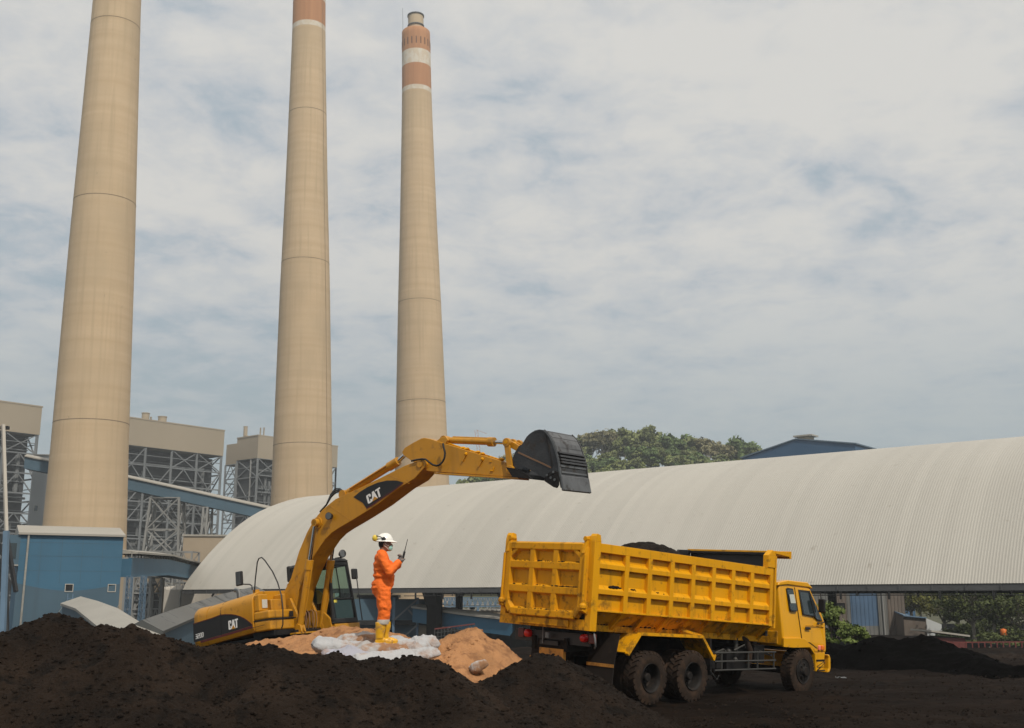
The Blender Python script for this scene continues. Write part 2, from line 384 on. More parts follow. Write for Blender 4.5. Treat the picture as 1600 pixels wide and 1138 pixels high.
heap('sand_heap', 'low orange sand heap under the front of the excavator', 'sand heap', [crest(s2, [25.8, 25.8, 25.7, 25.6, 25.4, 25.3, 25.2, 25.0, 24.6, 24, 23.4, 22.5, 21.5], .42), crest([(430, 1015), (500, 1010), (560, 1010), (620, 1012)], [22.5, 21.5, 20.5, 20], .4)], (-9.5, .5, 18.0, 29), .055, M['sand'], .07, 500, (.015, .06), 22)
m3 = [(1255, 1000), (1285, 1003), (1300, 1005), (1322, 1012), (1345, 1004), (1370, 995), (1390, 998), (1420, 996), (1446, 994), (1462, 1000), (1490, 1010), (1512, 1024), (1545, 1030), (1575, 1041), (1640, 1046), (1720, 1050)]
heap('coal_heap', 'long pitch black coal fines heap behind the cab of the truck', 'coal heap', [crest(m3, [36.5, 36.5, 36, 36, 35.5, 35.5, 35.5, 35, 35, 34.5, 34, 33, 32, 31.5, 31, 30.5], .42)], (8.5, 19.5, 28, 42), .07, M['coal_b'], .10, 500, (.02, .09), 31)
m4 = [(1440, 1052), (1480, 1044), (1520, 1036), (1570, 1032), (1640, 1034)]
heap('earth_bank', 'low dark brown earth bank beyond the black coal fines heap', 'earth bank', [crest([(1470, 1030), (1530, 1022), (1575, 1020), (1640, 1024)], [40, 41, 41, 41], .25)], (13, 23, 36.5, 47), .12, M['coal'], .08, 200, (.03, .08), 41)

# ================================================================== chimneys
def conc():
    m = M['concrete']; nt = m.node_tree; N = nt.nodes; L = nt.links; b = N['Principled BSDF']
    for l in list(b.inputs['Base Color'].links): L.remove(l)
    tc = N.new('ShaderNodeTexCoord'); sp = N.new('ShaderNodeSeparateXYZ'); L.new(tc.outputs['Object'], sp.inputs[0])
    def noise_(sc_, det=6):
        mp = N.new('ShaderNodeMapping'); mp.inputs['Scale'].default_value = sc_; L.new(tc.outputs['Object'], mp.inputs[0])
        n = N.new('ShaderNodeTexNoise'); n.inputs['Scale'].default_value = 1; n.inputs['Detail'].default_value = det; L.new(mp.outputs[0], n.inputs['Vector']); return n.outputs['Fac']
    def mix(f, a, b_, t='MIX'):
        x = N.new('ShaderNodeMix'); x.data_type = 'RGBA'; x.blend_type = t
        if isinstance(f, float): x.inputs['Factor'].default_value = f
        else: L.new(f, x.inputs['Factor'])
        for s_, v in ((x.inputs['A'], a), (x.inputs['B'], b_)):
            if isinstance(v, tuple): s_.default_value = (*v, 1)
            else: L.new(v, s_)
        return x.outputs['Result']
    def rng(x, a, b_, c=0., d=1.):
        n = N.new('ShaderNodeMapRange')
        for k, v in (('From Min', a), ('From Max', b_), ('To Min', c), ('To Max', d)): n.inputs[k].default_value = v
        L.new(x, n.inputs['Value']); return n.outputs[0]
    lay = noise_((.02, .02, .55), 9); streak = noise_((1.3, 1.3, .035), 5); blot = noise_((.12, .12, .07), 5); spk = noise_((1.1, 1.1, 1.1), 2)
    c = mix(rng(lay, .3, .7), (.50, .36, .215), (.575, .43, .275))
    c = mix(rng(streak, .5, .75, 0, .5), c, (.37, .275, .165))
    c = mix(rng(blot, .4, .7, 0, .6), c, (.43, .325, .205))
    c = mix(rng(spk, .76, .80, 0, .6), c, (.2, .15, .10))
    # pour joints every 2.4 m, faint
    w_ = N.new('ShaderNodeMath'); w_.operation = 'FRACT'; d_ = N.new('ShaderNodeMath'); d_.operation = 'DIVIDE'; d_.inputs[1].default_value = 2.4
    L.new(sp.outputs[2], d_.inputs[0]); L.new(d_.outputs[0], w_.inputs[0])
    c = mix(rng(w_.outputs[0], .94, 1.0, 0, .16), c, (.42, .32, .2))
    # aviation bands: constant ramp along the height
    r = N.new('ShaderNodeValToRGB'); r.color_ramp.interpolation = 'CONSTANT'
    el = r.color_ramp.elements; el[0].position = 0; el[0].color = (0, 0, 0, 1); el[1].position = .5; el[1].color = (0, 0, 0, 1)
    hh = rng(sp.outputs[2], 150, 210)
    L.new(hh, r.inputs[0]); el.remove(el[1])
    for z, cc in ((176.4, (1, 0, 0)), (177.9, (0, 1, 0)), (186.3, (1, 0, 0)), (191.6, (0, 1, 0)), (200.5, (0, 0, 0))):
        e = el.new((z - 150) / 60); e.color = (*cc, 1)
    ss_ = N.new('ShaderNodeSeparateColor'); L.new(r.outputs[0], ss_.inputs[0])
    flake = rng(noise_((.9, .9, .5), 8), .45, .6, .55, 1)
    fl2 = N.new('ShaderNodeMath'); fl2.operation = 'MULTIPLY'; L.new(flake, fl2.inputs[0]); L.new(ss_.outputs[0], fl2.inputs[1])
    c = mix(fl2.outputs[0], c, (.62, .56, .47))
    of = N.new('ShaderNodeMath'); of.operation = 'MULTIPLY'; of.inputs[1].default_value = .84; L.new(ss_.outputs[1], of.inputs[0])
    oc = mix(rng(streak, .35, .75), (.45, .20, .085), (.36, .15, .068))
    c = mix(of.outputs[0], c, oc)
    L.new(c, b.inputs['Base Color'])
conc()
M['flue'] = mat('flue_liner', (.46, .36, .24), .8, var=.08, vs=.3)
M['joint'] = mat('dark_joint', (.26, .195, .125), .9)  # darker tan of the pour joint rings and the cable
M['slot'] = mat('dark_slot', (.16, .085, .05), .9)
PROF = [(0, 17.4), (8, 17.0), (20, 16.3), (35, 15.4), (50, 14.75), (75, 13.7), (100, 12.65), (130, 11.45), (160, 10.5), (172, 10.15), (200, 9.7)]
def rad0(z):
    for (a, ra), (b_, rb) in zip(PROF[:-1], PROF[1:]):
        if a <= z <= b_: return (ra + (rb - ra) * (z - a) / (b_ - a)) / 2
    return 4.85
def chimney(rings, cable=False, ps=((0, 1), (220, 1))):
    def rad(z):
        for (a, sa), (b_, sb) in zip(ps[:-1], ps[1:]):
            if a <= z <= b_: return rad0(z) * (sa + (sb - sa) * (z - a) / (b_ - a))
        return rad0(z)
    t = thing('chimney', '', 'chimney', (0, 0, 0))
    mb = MB(); prof = []
    z = 0
    while z < 200:
        prof.append((rad(z), z)); z += 3
    prof += [(rad(200), 200), (rad(200) - .25, 200.3), (3.0, 200.5)]
    mb.lathe(prof, 64)
    sh = mb.build('shaft', M['concrete'], t, smooth=40)
    for z in rings:
        MB().lathe([(rad(z) - .05, z), (rad(z) + .02, z + .02), (rad(z) + .02, z + .2), (rad(z) - .05, z + .22)], 64).build('joint_ring', M['joint'], sh, smooth=60)
    fl = MB().lathe([(2.62, 200.3), (2.62, 202.2), (2.8, 202.25), (2.8, 202.5), (2.66, 202.55), (2.66, 206.2), (2.82, 206.3), (2.82, 206.6), (2.5, 206.6), (2.5, 203.0)], 40).build('flue', M['flue'], t, smooth=40)
    for z in (202.4, 206.45):
        MB().lathe([(2.8, z - .22), (2.92, z - .2), (2.92, z + .2), (2.8, z + .22)], 40).build('flue_ring', M['fascia'], fl, smooth=50)
    mb = MB()
    for k in range(20):
        a = 2 * pi * k / 20 + .1; r = rad(194.8)
        c = V((cos(a), sin(a), 0)); tt = V((-sin(a), cos(a), 0))
        p = c * (r - .15)
        mb.hexa([p - tt * .2 + V((0, 0, 193.6)), p + tt * .2 + V((0, 0, 193.6)), p + tt * .2 + c * .22 + V((0, 0, 193.6)), p - tt * .2 + c * .22 + V((0, 0, 193.6)),
                 p - tt * .2 + V((0, 0, 196.2)), p + tt * .2 + V((0, 0, 196.2)), p + tt * .2 + c * .2 + V((0, 0, 196.2)), p - tt * .2 + c * .2 + V((0, 0, 196.2))])
    mb.build('vent_slots', M['slot'], t)
    MB().tube([(-4.4, -1.2, 199), (-4.4, -1.2, 209)], .07, 5).build('lightning_rod', M['steelg'], t)
    # ladder rail up the shaft
    mb = MB()
    for z0 in range(0, 192 if cable else 6, 6):
        a = -0.45
        mb.beam(((rad(z0) + .12) * cos(a), (rad(z0) + .12) * sin(a), z0), ((rad(z0 + 6) + .12) * cos(a), (rad(z0 + 6) + .12) * sin(a), z0 + 6), .07, .07)
    mb.build('conductor_cable', M['joint'], t)
    return t
chs = [chimney((40, 86.6, 127), ps=((0, .95), (80, .945), (134, .87), (220, .85))), chimney((48.3, 102, 149), True, ((0, 1.04), (95, 1.06), (178, .95), (220, .95))), chimney((68, 101.5), ps=((0, 1.15), (60, 1.135), (100, 1.12), (178, 1.0), (220, 1.0)))]
for o, (px, Y), lab in zip(chs, ((136, 214), (477, 289), (665.5, 342)), ('leftmost and widest concrete chimney, its top out of the picture', 'middle concrete chimney with its orange band cut by the top of the picture', 'farthest concrete chimney showing its whole top with orange and white bands and a flue')):
    q = P(px, 830 if px < 200 else 770, Y); o.location = (q.x, q.y, -4); o['label'] = lab; o['group'] = 'three tall concrete chimneys'
    if px > 600: o.rotation_euler[1] = -.031; o.scale = (1, 1, .988)
    if 400 < px < 500: o.scale = (1, 1, .952); o.rotation_euler[1] = -.026
    if px < 200: o.rotation_euler[1] = -.022

# ================================================================== coal shed
AX = V((.788, -.616, 0)); CR = V((.616, .788, 0)); E0 = P(283, 921.7, 172)
ARC = [(0, 0), (1.45, 1.95), (2.94, 3.7), (4.7, 5.62), (6.61, 7.45), (8.76, 9.3), (10.5, 10.62), (12.39, 11.85), (14.4, 12.95), (16.47, 13.85), (18.5, 14.6), (20.5, 15.25), (22.6, 15.8), (25, 16.25), (27.5, 16.55), (30, 16.65)]
def shed():
    FM = Matrix((AX, CR, V((0, 0, 1)))).transposed()
    t = thing('coal_storage_shed', 'huge arched shed with a pale ribbed sheet roof behind truck and excavator', 'storage shed', E0, FM)
    arc = ARC + [(60 - a, b) for a, b in ARC[-2::-1]]
    nrm = []
    for i in range(len(arc)):
        a = V(arc[min(i + 1, len(arc) - 1)]) - V(arc[max(i - 1, 0)]); a.normalize(); nrm.append(V((-a[1], a[0])))
    LEN = 186; per = .27
    mb = MB(); xs = [(0, 0)]
    k = 0
    while k * per < LEN:
        b = k * per; xs += [(b + .09, 0), (b + .125, .024), (b + .215, .024), (b + .25, 0)]; k += 1
    for x, d in xs:
        for (a, z), n in zip(arc, nrm): mb.v.append(V((x, a + n[0] * d, z + n[1] * d)))
    n = len(arc)
    for i in range(len(xs) - 1):
        for j in range(n - 1):
            mb.f.append((i * n + j, (i + 1) * n + j, (i + 1) * n + j + 1, i * n + j + 1)); mb.m.append(0)
    # sheet material: sheets 1.02 m wide, each a touch lighter or darker
    m = mat('ribbed_roof_sheet', (.402, .380, .336), .5, var=.04, vs=.05, dirt=(.2, .17, .13), da=-.05, ds=.9, spec=.35)
    nt = m.node_tree; N = nt.nodes; L = nt.links; bs = N['Principled BSDF']; src = bs.inputs['Base Color'].links[0].from_socket
    tc = N.new('ShaderNodeTexCoord'); sp = N.new('ShaderNodeSeparateXYZ'); L.new(tc.outputs['Object'], sp.inputs[0])
    def fl(div):
        d = N.new('ShaderNodeMath'); d.operation = 'DIVIDE'; d.inputs[1].default_value = div; L.new(sp.outputs[0], d.inputs[0])
        f = N.new('ShaderNodeMath'); f.operation = 'FLOOR'; L.new(d.outputs[0], f.inputs[0]); wn = N.new('ShaderNodeTexWhiteNoise'); wn.noise_dimensions = '1D'; L.new(f.outputs[0], wn.inputs['W']); return wn.outputs['Value']
    ad = N.new('ShaderNodeMath'); ad.operation = 'ADD'; L.new(fl(1.08), ad.inputs[0]); L.new(fl(12.6), ad.inputs[1])
    mr = N.new('ShaderNodeMapRange'); mr.inputs['From Max'].default_value = 2; mr.inputs['To Min'].default_value = .93; mr.inputs['To Max'].default_value = 1.08; L.new(ad.outputs[0], mr.inputs['Value'])
    hs = N.new('ShaderNodeHueSaturation'); L.new(mr.outputs[0], hs.inputs['Value']); L.new(src, hs.inputs['Color']); L.new(hs.outputs[0], bs.inputs['Base Color'])
    mb.build('roof', m, t, smooth=28, recalc=False)
    mi = MB()
    for x in (0.02, LEN - .02):
        for (a, z), nn in zip(arc, nrm): mi.v.append(V((x, a - nn[0] * .25, z - nn[1] * .25)))
    for j in range(n - 1): mi.f.append((j, j + 1, n + j + 1, n + j)); mi.m.append(0)
    for x in range(2):   # closing strip at both ends
        b = len(mi.v)
        for (a, z), nn in zip(arc, nrm): mi.v += [V((.03 if x == 0 else LEN - .03, a - nn[0] * .01, z - nn[1] * .01)), V((.03 if x == 0 else LEN - .03, a - nn[0] * .25, z - nn[1] * .25))]
        for j in range(n - 1): mi.f.append((b + 2 * j, b + 2 * j + 2, b + 2 * j + 3, b + 2 * j + 1)); mi.m.append(0)
    mi.build('roof_lining', M['fascia'], t, recalc=False)
    # arched truss ribs inside
    for x in [6 + 12.6 * k for k in range(15)]:
        mt = MB()
        for j in range(0, n - 2, 2):
            (a, z), (a2, z2) = arc[j], arc[j + 2]; n1, n2 = nrm[j], nrm[j + 2]
            p = V((x, a - n1[0] * 1.7, z - n1[1] * 1.7)); q = V((x, a2 - n2[0] * 1.7, z2 - n2[1] * 1.7)); u = V((x, a - n1[0] * .3, z - n1[1] * .3)); u2 = V((x, a2 - n2[0] * .3, z2 - n2[1] * .3))
            mt.beam(p, q, .2); mt.beam(u, u2, .2); mt.beam(p, u2, .12)
        mt.build('roof_truss', M['fascia'], t)
    mb = MB()
    mb.box(.2, LEN, .05, .35, -.62, -.06)
    for k in range(int(LEN / 3)): mb.box(k * 3 + .3, k * 3 + .42, -.02, .05, -.6, -.1)
    mb.build('eave_beam', M['fascia'], t)
    mb = MB(); mb.tube([(48, -.3, -1.0), (LEN, -.3, -1.0)], .055, 6)
    for k in range(int((LEN - 50) / 1.55)):
        x = 50 + k * 1.55; mb.beam((x, .1, -.62), (x, -.3, -.62), .06); mb.beam((x, -.3, -.62), (x, -.3, -1.05 - (.35 if k % 3 == 0 else .0)), .07 + (.1 if k % 3 == 0 else 0))
    mb.build('hanging_pipe', M['black_in'], t)
    mb = MB(); mb.box(.2, LEN, 59.65, 59.95, -.62, -.06); mb.build('eave_beam', M['fascia'], t)
    for k, x in enumerate((52.3, 66.2)):
        mb = MB(); b = -8.0
        if k == 0:
            mb.prism([(x - .85, -.62), (x - 1.6, -.62), (x - .75, -2.4), (x - .75, b), (x + .8, b), (x + .8, -.62)], .15, 1.4)
        else:
            mb.prism([(x - 3.4, -.62), (x - 2.3, -.62), (x - .4, -3.6), (x - 1.4, -3.9)], .2, 1.2)
            mb.prism([(x - .6, -.62), (x + .6, -.62), (x + .6, -5.0), (x + 1.2, -5.6), (x + 1.2, b), (x - 1.25, b), (x - 1.25, -5.6), (x - .6, -5.0)], .15, 1.6)
        c = mb.build('column', M['pillar'], t)
    mb = MB()
    for x in (20, 36): mb.prism([(x - .6, -.62), (x + .6, -.62), (x + .6, -7.6), (x - .6, -7.6)], .2, 1.3)
    for x in range(6, 90, 25): mb.prism([(x - .5, -.62), (x + .5, -.62), (x + .5, -7.6), (x - .5, -7.6)], 58.8, 59.8)
    # columns the truck, the man and the far side hide in part
    for v0 in range(0, len(mb.v), 8):
        sub = MB(); sub.add(mb.v[v0:v0 + 8], [(0, 1, 2, 3), (7, 6, 5, 4), (0, 1, 5, 4), (1, 2, 6, 5), (2, 3, 7, 6), (3, 0, 4, 7)]); sub.build('column', M['pillar'], t)
    return t
shed()

# loose lumps lying about the yard
mb = MB(); R_ = random.Random(3)
for _ in range(5200):
    Y = 18.2 + 26 * R_.random() ** 1.5; px = R_.uniform(900, 1640); x = P(px, 1050, Y).x; r = R_.choice((.012, .016, .02, .03, .045)) * R_.uniform(.6, 1.2)
    if 0 < (x - 1.3) * .727 + (Y - 20.8) * .686 < 9 and 0 < -(x - 1.3) * .686 + (Y - 20.8) * .727 < 2.5: continue
    t_ = min(1, max(0, (Y - 47) / 38)); c = V((x, Y, r * .3))
    k = len(mb.v); mb.v += [c + V((a * R_.uniform(.6, 1.4) * r, b * R_.uniform(.6, 1.4) * r, d * R_.uniform(.5, 1.1) * r)) for a, b, d in ((1, 0, 0), (-.5, .87, 0), (-.5, -.87, 0), (.2, .1, 1), (0, 0, -1))]
    mb.f += [(k, k + 1, k + 3), (k + 1, k + 2, k + 3), (k + 2, k, k + 3), (k + 1, k, k + 4), (k + 2, k + 1, k + 4), (k, k + 2, k + 4)]; mb.m += [0] * 6
tag(mb.build('coal_lumps', M['coal'], recalc=False), 'loose coal lumps scattered over the dark yard ground', 'coal lumps', kind='stuff')
# ================================================================== power station
Z = V((0, 0, 1)); GZ = -4.0
G = V((.633, .774, 0)); EE = V((-.774, .633, 0))
def along(p, d, px, py=935):
    """distance along d from p to where it is seen at column px, at about row py"""
    r = ray(px, py); k = r.x / r.y; return (k * p.y - p.x) / (d.x - k * d.y)
def truss_wall(mb, o, d, length, z0, z1, bays, levels, w, rngx, mb2=None):
    dx = length / bays
    zs = [z0 + (z1 - z0) * i / levels for i in range(levels + 1)]
    for i in range(bays + 1): mb.beam(o + d * dx * i + Z * z0, o + d * dx * i + Z * z1, w * 1.5)
    for j, z in enumerate(zs[1:]):
        mb.beam(o + Z * z, o + d * length + Z * z, w)
        if rngx.random() < .6: mb.beam(o + Z * (z - (zs[1] - zs[0]) * .45), o + d * length + Z * (z - (zs[1] - zs[0]) * .45), w * .5)
    for i in range(bays):
        for j in range(levels):
            a, b = o + d * dx * i, o + d * dx * (i + 1); c = (a + b) / 2; r = rngx.random(); u = mb2 or mb
            if r < .4: u.beam(a + Z * zs[j], c + Z * zs[j + 1], w * .7); u.beam(b + Z * zs[j], c + Z * zs[j + 1], w * .7)
            elif r < .65: u.beam(a + Z * zs[j + 1], c + Z * zs[j], w * .7); u.beam(b + Z * zs[j + 1], c + Z * zs[j], w * .7)
            elif r < .9: u.beam(a + Z * zs[j], b + Z * zs[j + 1], w * .7); u.beam(b + Z * zs[j], a + Z * zs[j + 1], w * .7)
def boiler_house(lab, top, gl, hbox, depth, el=None, seed=1, stacks=(), step=None):
    """top: near right/left roof corner; gl: signed length along G; depth along EE"""
    R_ = random.Random(seed)
    base = V((top.x, top.y, GZ)); t = thing('boiler_house', lab, 'boiler house', base, world=True, group='open steel boiler houses of the power station')
    zt = top.z; zb = zt - hbox
    o = V((top.x, top.y, 0)); L_ = G * gl; D = EE * depth
    def block(a, b, c, d, z0, z1): return MB().hexa([a + Z * z0, b + Z * z0, c + Z * z0, d + Z * z0, a + Z * z1, b + Z * z1, c + Z * z1, d + Z * z1])
    block(o, o + L_, o + L_ + D, o + D, zb, zt).build('cladding', M['beige_c'], t)
    block(o - (L_ + D) * .004, o + L_ * 1.004 - D * .004, o + L_ * 1.004 + D * 1.004, o + D * 1.004 - L_ * .004, zt, zt + .5).build('roof', M['beige_c'], t)
    n_ = max(2, int(abs(gl) / 11))
    if step:
        a = o + D; s0 = step; ms = MB(); truss_wall(ms, a + EE * s0[0], L_.normalized(), L_.length * .5, GZ, zb - s0[1], max(2, n_ // 2), 8, .45, R_); truss_wall(ms, a, EE, s0[0], GZ, zb - s0[1], 1, 10, .42, R_); ms.build('side_frame', M['steelg'], t); block(a + L_ * .12, a + L_ * .9, a + L_ * .9 + EE * s0[0], a + L_ * .12 + EE * s0[0], GZ, zb - s0[1]).build('side_casing', M['dkgrey'], t); b2 = block(a, a + L_ * .9, a + L_ * .9 + EE * s0[0], a + EE * s0[0], zb - s0[1], zt - s0[2]); b2.build('lower_cladding', M['beige_c'], t)
    mb = MB(); m2 = MB(); n = max(2, int(abs(gl) / 11))
    i_ = .3
    truss_wall(mb, o + L_ * .01 + D * .02, L_.normalized(), L_.length * .98, GZ, zb, n, 9, .5, R_)
    truss_wall(mb, o + L_ * .01 + D * .02, EE, depth * .96, GZ, zb, max(1, int(depth / 11)), 8, .55, R_)
    truss_wall(mb, o + L_ * .99 + D * .02, EE, depth * .96, GZ, zb, max(1, int(depth / 11)), 8, .5, R_)
    mb.build('steel_frame', M['steelg'], t)
    truss_wall(m2, o + L_ * .01 + D * .33, L_.normalized(), L_.length * .98, GZ, zb, n + 2, 10, .42, R_)
    truss_wall(m2, o + L_ * .01 + D * .98, L_.normalized(), L_.length * .98, GZ, zb, n, 9, .5, R_)
    m2.build('inner_frame', M['steelp'], t)
    fl = MB(); zz = GZ + 7
    while zz < zb - 3:
        q = .03 + .04 * R_.random(); a = o + L_ * q + D * q; fl.hexa([v + Z * (zz + k) for k in (0, .35) for v in (a, a + L_ * (.94 - q), a + L_ * (.94 - q) + D * .9, a + D * .9)])
        for s_ in (0, .0): fl.beam(a + Z * (zz + 1.2), a + L_ * (.94 - q) + Z * (zz + 1.2), .12)
        zz += 5.6
    fl.build('floors', M['steelg'], t)
    a = o + L_ * .02 + D * .2; block(a, a + L_ * .955, a + L_ * .955 + D * .74, a + D * .74, GZ + 5, zb - 1).build('boiler_casing', M['dkgrey'], t)
    du = MB()
    for k in range(18):
        f0 = .05 + .75 * R_.random(); z0 = GZ + 6 + (zb - GZ - 16) * R_.random(); a = o + L_ * f0 + D * (.08 + .1 * R_.random())
        s1 = .08 + .16 * R_.random(); h = 2 + 5 * R_.random()
        b = block(a, a + L_ * s1, a + L_ * s1 + D * .22, a + D * .22, z0, z0 + h); du.add(b.v, b.f)
    for k in range(16):
        f0 = .05 + .9 * R_.random(); z0 = GZ + 4 + (zb - GZ - 20) * R_.random(); a = o + L_ * f0 + D * .1
        du.tube([a + Z * z0, a + Z * (z0 + 9 + 12 * R_.random())], .5 + .5 * R_.random(), 8)
    for k in range(5):
        z0 = GZ + 8 + (zb - GZ - 12) * R_.random(); a = o + D * .15 + Z * z0; f0 = .6 * R_.random(); du.tube([a + L_ * f0, a + L_ * (f0 + .2 + .2 * R_.random())], .45, 8)
    du.build('ducts', M['midgrey'], t)
    for f0, g0, r, h in stacks:
        a = o + L_ * f0 + D * g0
        MB().lathe([(r, zt + .5), (r, zt + h), (r * 1.12, zt + h + .05), (r * 1.12, zt + h + .3), (r * .8, zt + h + .3)], 14, Matrix.Translation(a)).build('vent_stack', M['beige_c'], t, smooth=40)
    return t
tB = P(351, 674, 447); lb = along(tB, -G, 188, 655)
boiler_house('boiler house seen between the two left chimneys', tB, -lb, 10.4, 30, seed=3, stacks=((.66, .3, 1.5, 4.2), (.57, .4, .35, 3.5), (.48, .35, 1.7, 4.0), (.76, .25, .5, 1.2), (.70, .25, .5, 1.2), (.82, .3, .5, 1.0)))
tC = P(404, 681, 462); lc = along(tC, G, 528, 695)
boiler_house('boiler house partly hidden by the middle chimney', tC, lc, 9.6, along(tC, EE, 371, 684), seed=8, stacks=((.08, .9, .8, 1.4), (.12, 1.12, .9, 6.0), (.22, .8, .3, 5.5), (.25, .75, .3, 5.7)), step=(7.5, 1.6, 2.0))
tA = P(66, 637, 385); la = 60
boiler_house('boiler house at the left edge of the picture, left of the widest chimney', tA, -la, 10.0, 30, seed=14)
# annexe left of the first chimney and other plant buildings
def block_thing(name, lab, cat, c, w, h, yaw, dep, m, roof=None, windows=(), z0=GZ, group=None, lip=.25):
    d = V((cos(yaw), sin(yaw), 0)); n = V((-sin(yaw), cos(yaw), 0))
    t = thing(name, lab, cat, V((c.x, c.y, z0)), Matrix((d, n, Z)).transposed(), group)
    MB().box(0, w, 0, dep, 0, h).build('wall', m, t)
    if roof: MB().box(-lip, w + lip, -lip, dep + lip, h, h + .35).build('roof', roof, t)
    for x, z, ww, hh in windows:
        f = MB(); f.box(x - .12, x + ww + .12, -.08, -.003, z - .12, z); f.box(x - .12, x + ww + .12, -.08, -.003, z + hh, z + hh + .12); f.box(x - .12, x, -.08, -.003, z, z + hh); f.box(x + ww, x + ww + .12, -.08, -.003, z, z + hh)
        fo = f.build('window', M['post'], t)
        MB().box(x, x + ww, -.03, -.004, z, z + hh).build('pane', M['glass'], fo)
    return t
p0 = P(52, 727, 330); p1 = P(110, 727, 330)
block_thing('plant_annexe', 'pale grey annexe between the left boiler house and the widest chimney', 'annexe', p0, 14, p0.z + 4 + 3, .1, 18, mat('annexe_cladding', (.24, .25, .25), .8, var=.06, vs=.1), M['wroof'], [(3, 22, 1.2, 1.6), (5.2, 22, 1.2, 1.6), (7.4, 22, 1.2, 1.6), (1, 9, 9, 2.4), (1.5, 32, 1.0, 1.6)])
p0 = P(286, 850, 222)
block_thing('workshop', 'beige workshop block below the long sloping gallery', 'workshop', p0, 17, P(286, 838, 222).z + 4, .12, 14, M['beigew'], M['wroof'], [(3.0, 8.2, .9, 1.2), (9, 9.4, 1.1, 1.3), (12, 9.4, 1.1, 1.3)])
# dark process plant low down behind the galleries: tanks, vessels, pipe racks
def pipe_rack(lab, px0, px1, py, Y, seed, rows=3, m='steelp'):
    a = P(px0, py, Y); b = P(px1, py, Y); R_ = random.Random(seed)
    t = thing('pipe_rack', lab, 'pipe rack', V((a.x, a.y, GZ)), world=True)
    mb = MB(); n = max(3, int((b - a).length / 4))
    truss_wall(mb, V((a.x, a.y, 0)), (V((b.x, b.y, 0)) - V((a.x, a.y, 0))).normalized(), (V((b.x, b.y, 0)) - V((a.x, a.y, 0))).length, GZ, a.z, n, rows, .22, R_)
    a2 = V((a.x, a.y + 5, 0)); b2 = V((b.x, b.y + 5, 0)); truss_wall(mb, a2, (b2 - a2).normalized(), (b2 - a2).length, GZ, a.z, n, rows, .22, R_)
    for k in range(n + 1): c_ = V((a.x, a.y, a.z)).lerp(V((b.x, b.y, a.z)), k / n); mb.beam(c_, c_ + V((0, 5, 0)), .2)
    mb.build('frame', M[m], t)
    for k in range(rows * 3):
        pp = MB()
        z = GZ + 1 + (a.z - GZ - 1.5) * R_.random(); o_ = V((0, 1 + 3 * R_.random(), 0)); f0 = R_.random() * .4; f1 = .6 + R_.random() * .4
        pp.tube([V((a.x, a.y, z)) + o_ + (b - a) * f0, V((a.x, a.y, z)) + o_ + (b - a) * f1], .14 + .3 * R_.random(), 8)
        pp.build('pipe', M['midgrey'], t, smooth=60)
    ve = MB()
    for k in range(3):
        f0 = R_.random(); c = a + (b - a) * f0 + V((0, 7, 0)); ve.lathe([(0.01, GZ), (1.6, GZ), (1.6, a.z - 3), (1.2, a.z - 2.2), (.01, a.z - 1.9)], 18, Matrix.Translation((c.x, c.y, 0)))
    ve.build('vessels', M['dkgrey'], t, smooth=40)
pipe_rack('dark pipe rack with vessels under the flat blue gallery', 196, 236, 902, 160, 5, 4)
pipe_rack('wide pipe rack low behind the sloping gallery', 218, 300, 862, 214, 9, 3)
pipe_rack('pipe rack left of the workshop block', 200, 238, 892, 185, 12, 3)
p0 = P(184, 906, 172)
block_thing('switch_house', 'beige switch house with a dark opening under the flat blue gallery', 'switch house', P(186, 902, 168), 4.5, P(186, 902, 168).z + 4, .0, 8, M['beigew'], None, [(.9, 1.4, 2.9, 4.6)])
# ------------------------------------------------------------------ galleries
def gallery(name, lab, pts, wid, h, m_side, m_roof, roof_h=.7, arched=False, over=.25, gap=0, cat='conveyor gallery'):
    """pts: floor centre points; walls of height h, a pitched or arched roof"""
    t = thing(name, lab, cat, V(pts[0]), world=True)
    pts = [V(p) for p in pts]; body = MB(); ringsB = []; ringsR = []
    for i, p in enumerate(pts):
        d = (pts[min(i + 1, len(pts) - 1)] - pts[max(i - 1, 0)]); d.z = 0; d.normalize(); s = V((d.y, -d.x, 0))
        ringsB.append([p - s * wid / 2, p + s * wid / 2, p + s * wid / 2 + Z * h, p - s * wid / 2 + Z * h])
        wr = wid / 2 + over; b = p + Z * (h + gap)
        if arched: ringsR.append([b + s * wr * cos(pi * k / 10) + Z * roof_h * sin(pi * k / 10) for k in range(11)])
        else: ringsR.append([b + s * wr - Z * .05, b + s * wr + Z * .18, b + Z * roof_h, b - s * wr + Z * .18, b - s * wr - Z * .05])
    body.loft(ringsB).build('side_panels', m_side, t)
    rf = MB().loft(ringsR).build('roof', m_roof, t, smooth=35)
    if gap:
        st = MB()
        for i in range(len(pts) - 1):
            L_ = (pts[i + 1] - pts[i]).length; n = max(1, int(L_ / 2.2)); d = (pts[i + 1] - pts[i]) / n; s = V((d.y, -d.x, 0)).normalized() * wid * .5
            for k in range(n):
                b = pts[i] + d * k + Z * h
                for sg in (1, -1): st.beam(b + s * sg * .96, b + s * sg * .96 + Z * (gap + .2), .1)
            st.beam(pts[i] + Z * (h - .1) , pts[i + 1] + Z * (h - .1) , wid * .7, .3)
        st.build('posts', M['post'], t)
    return t
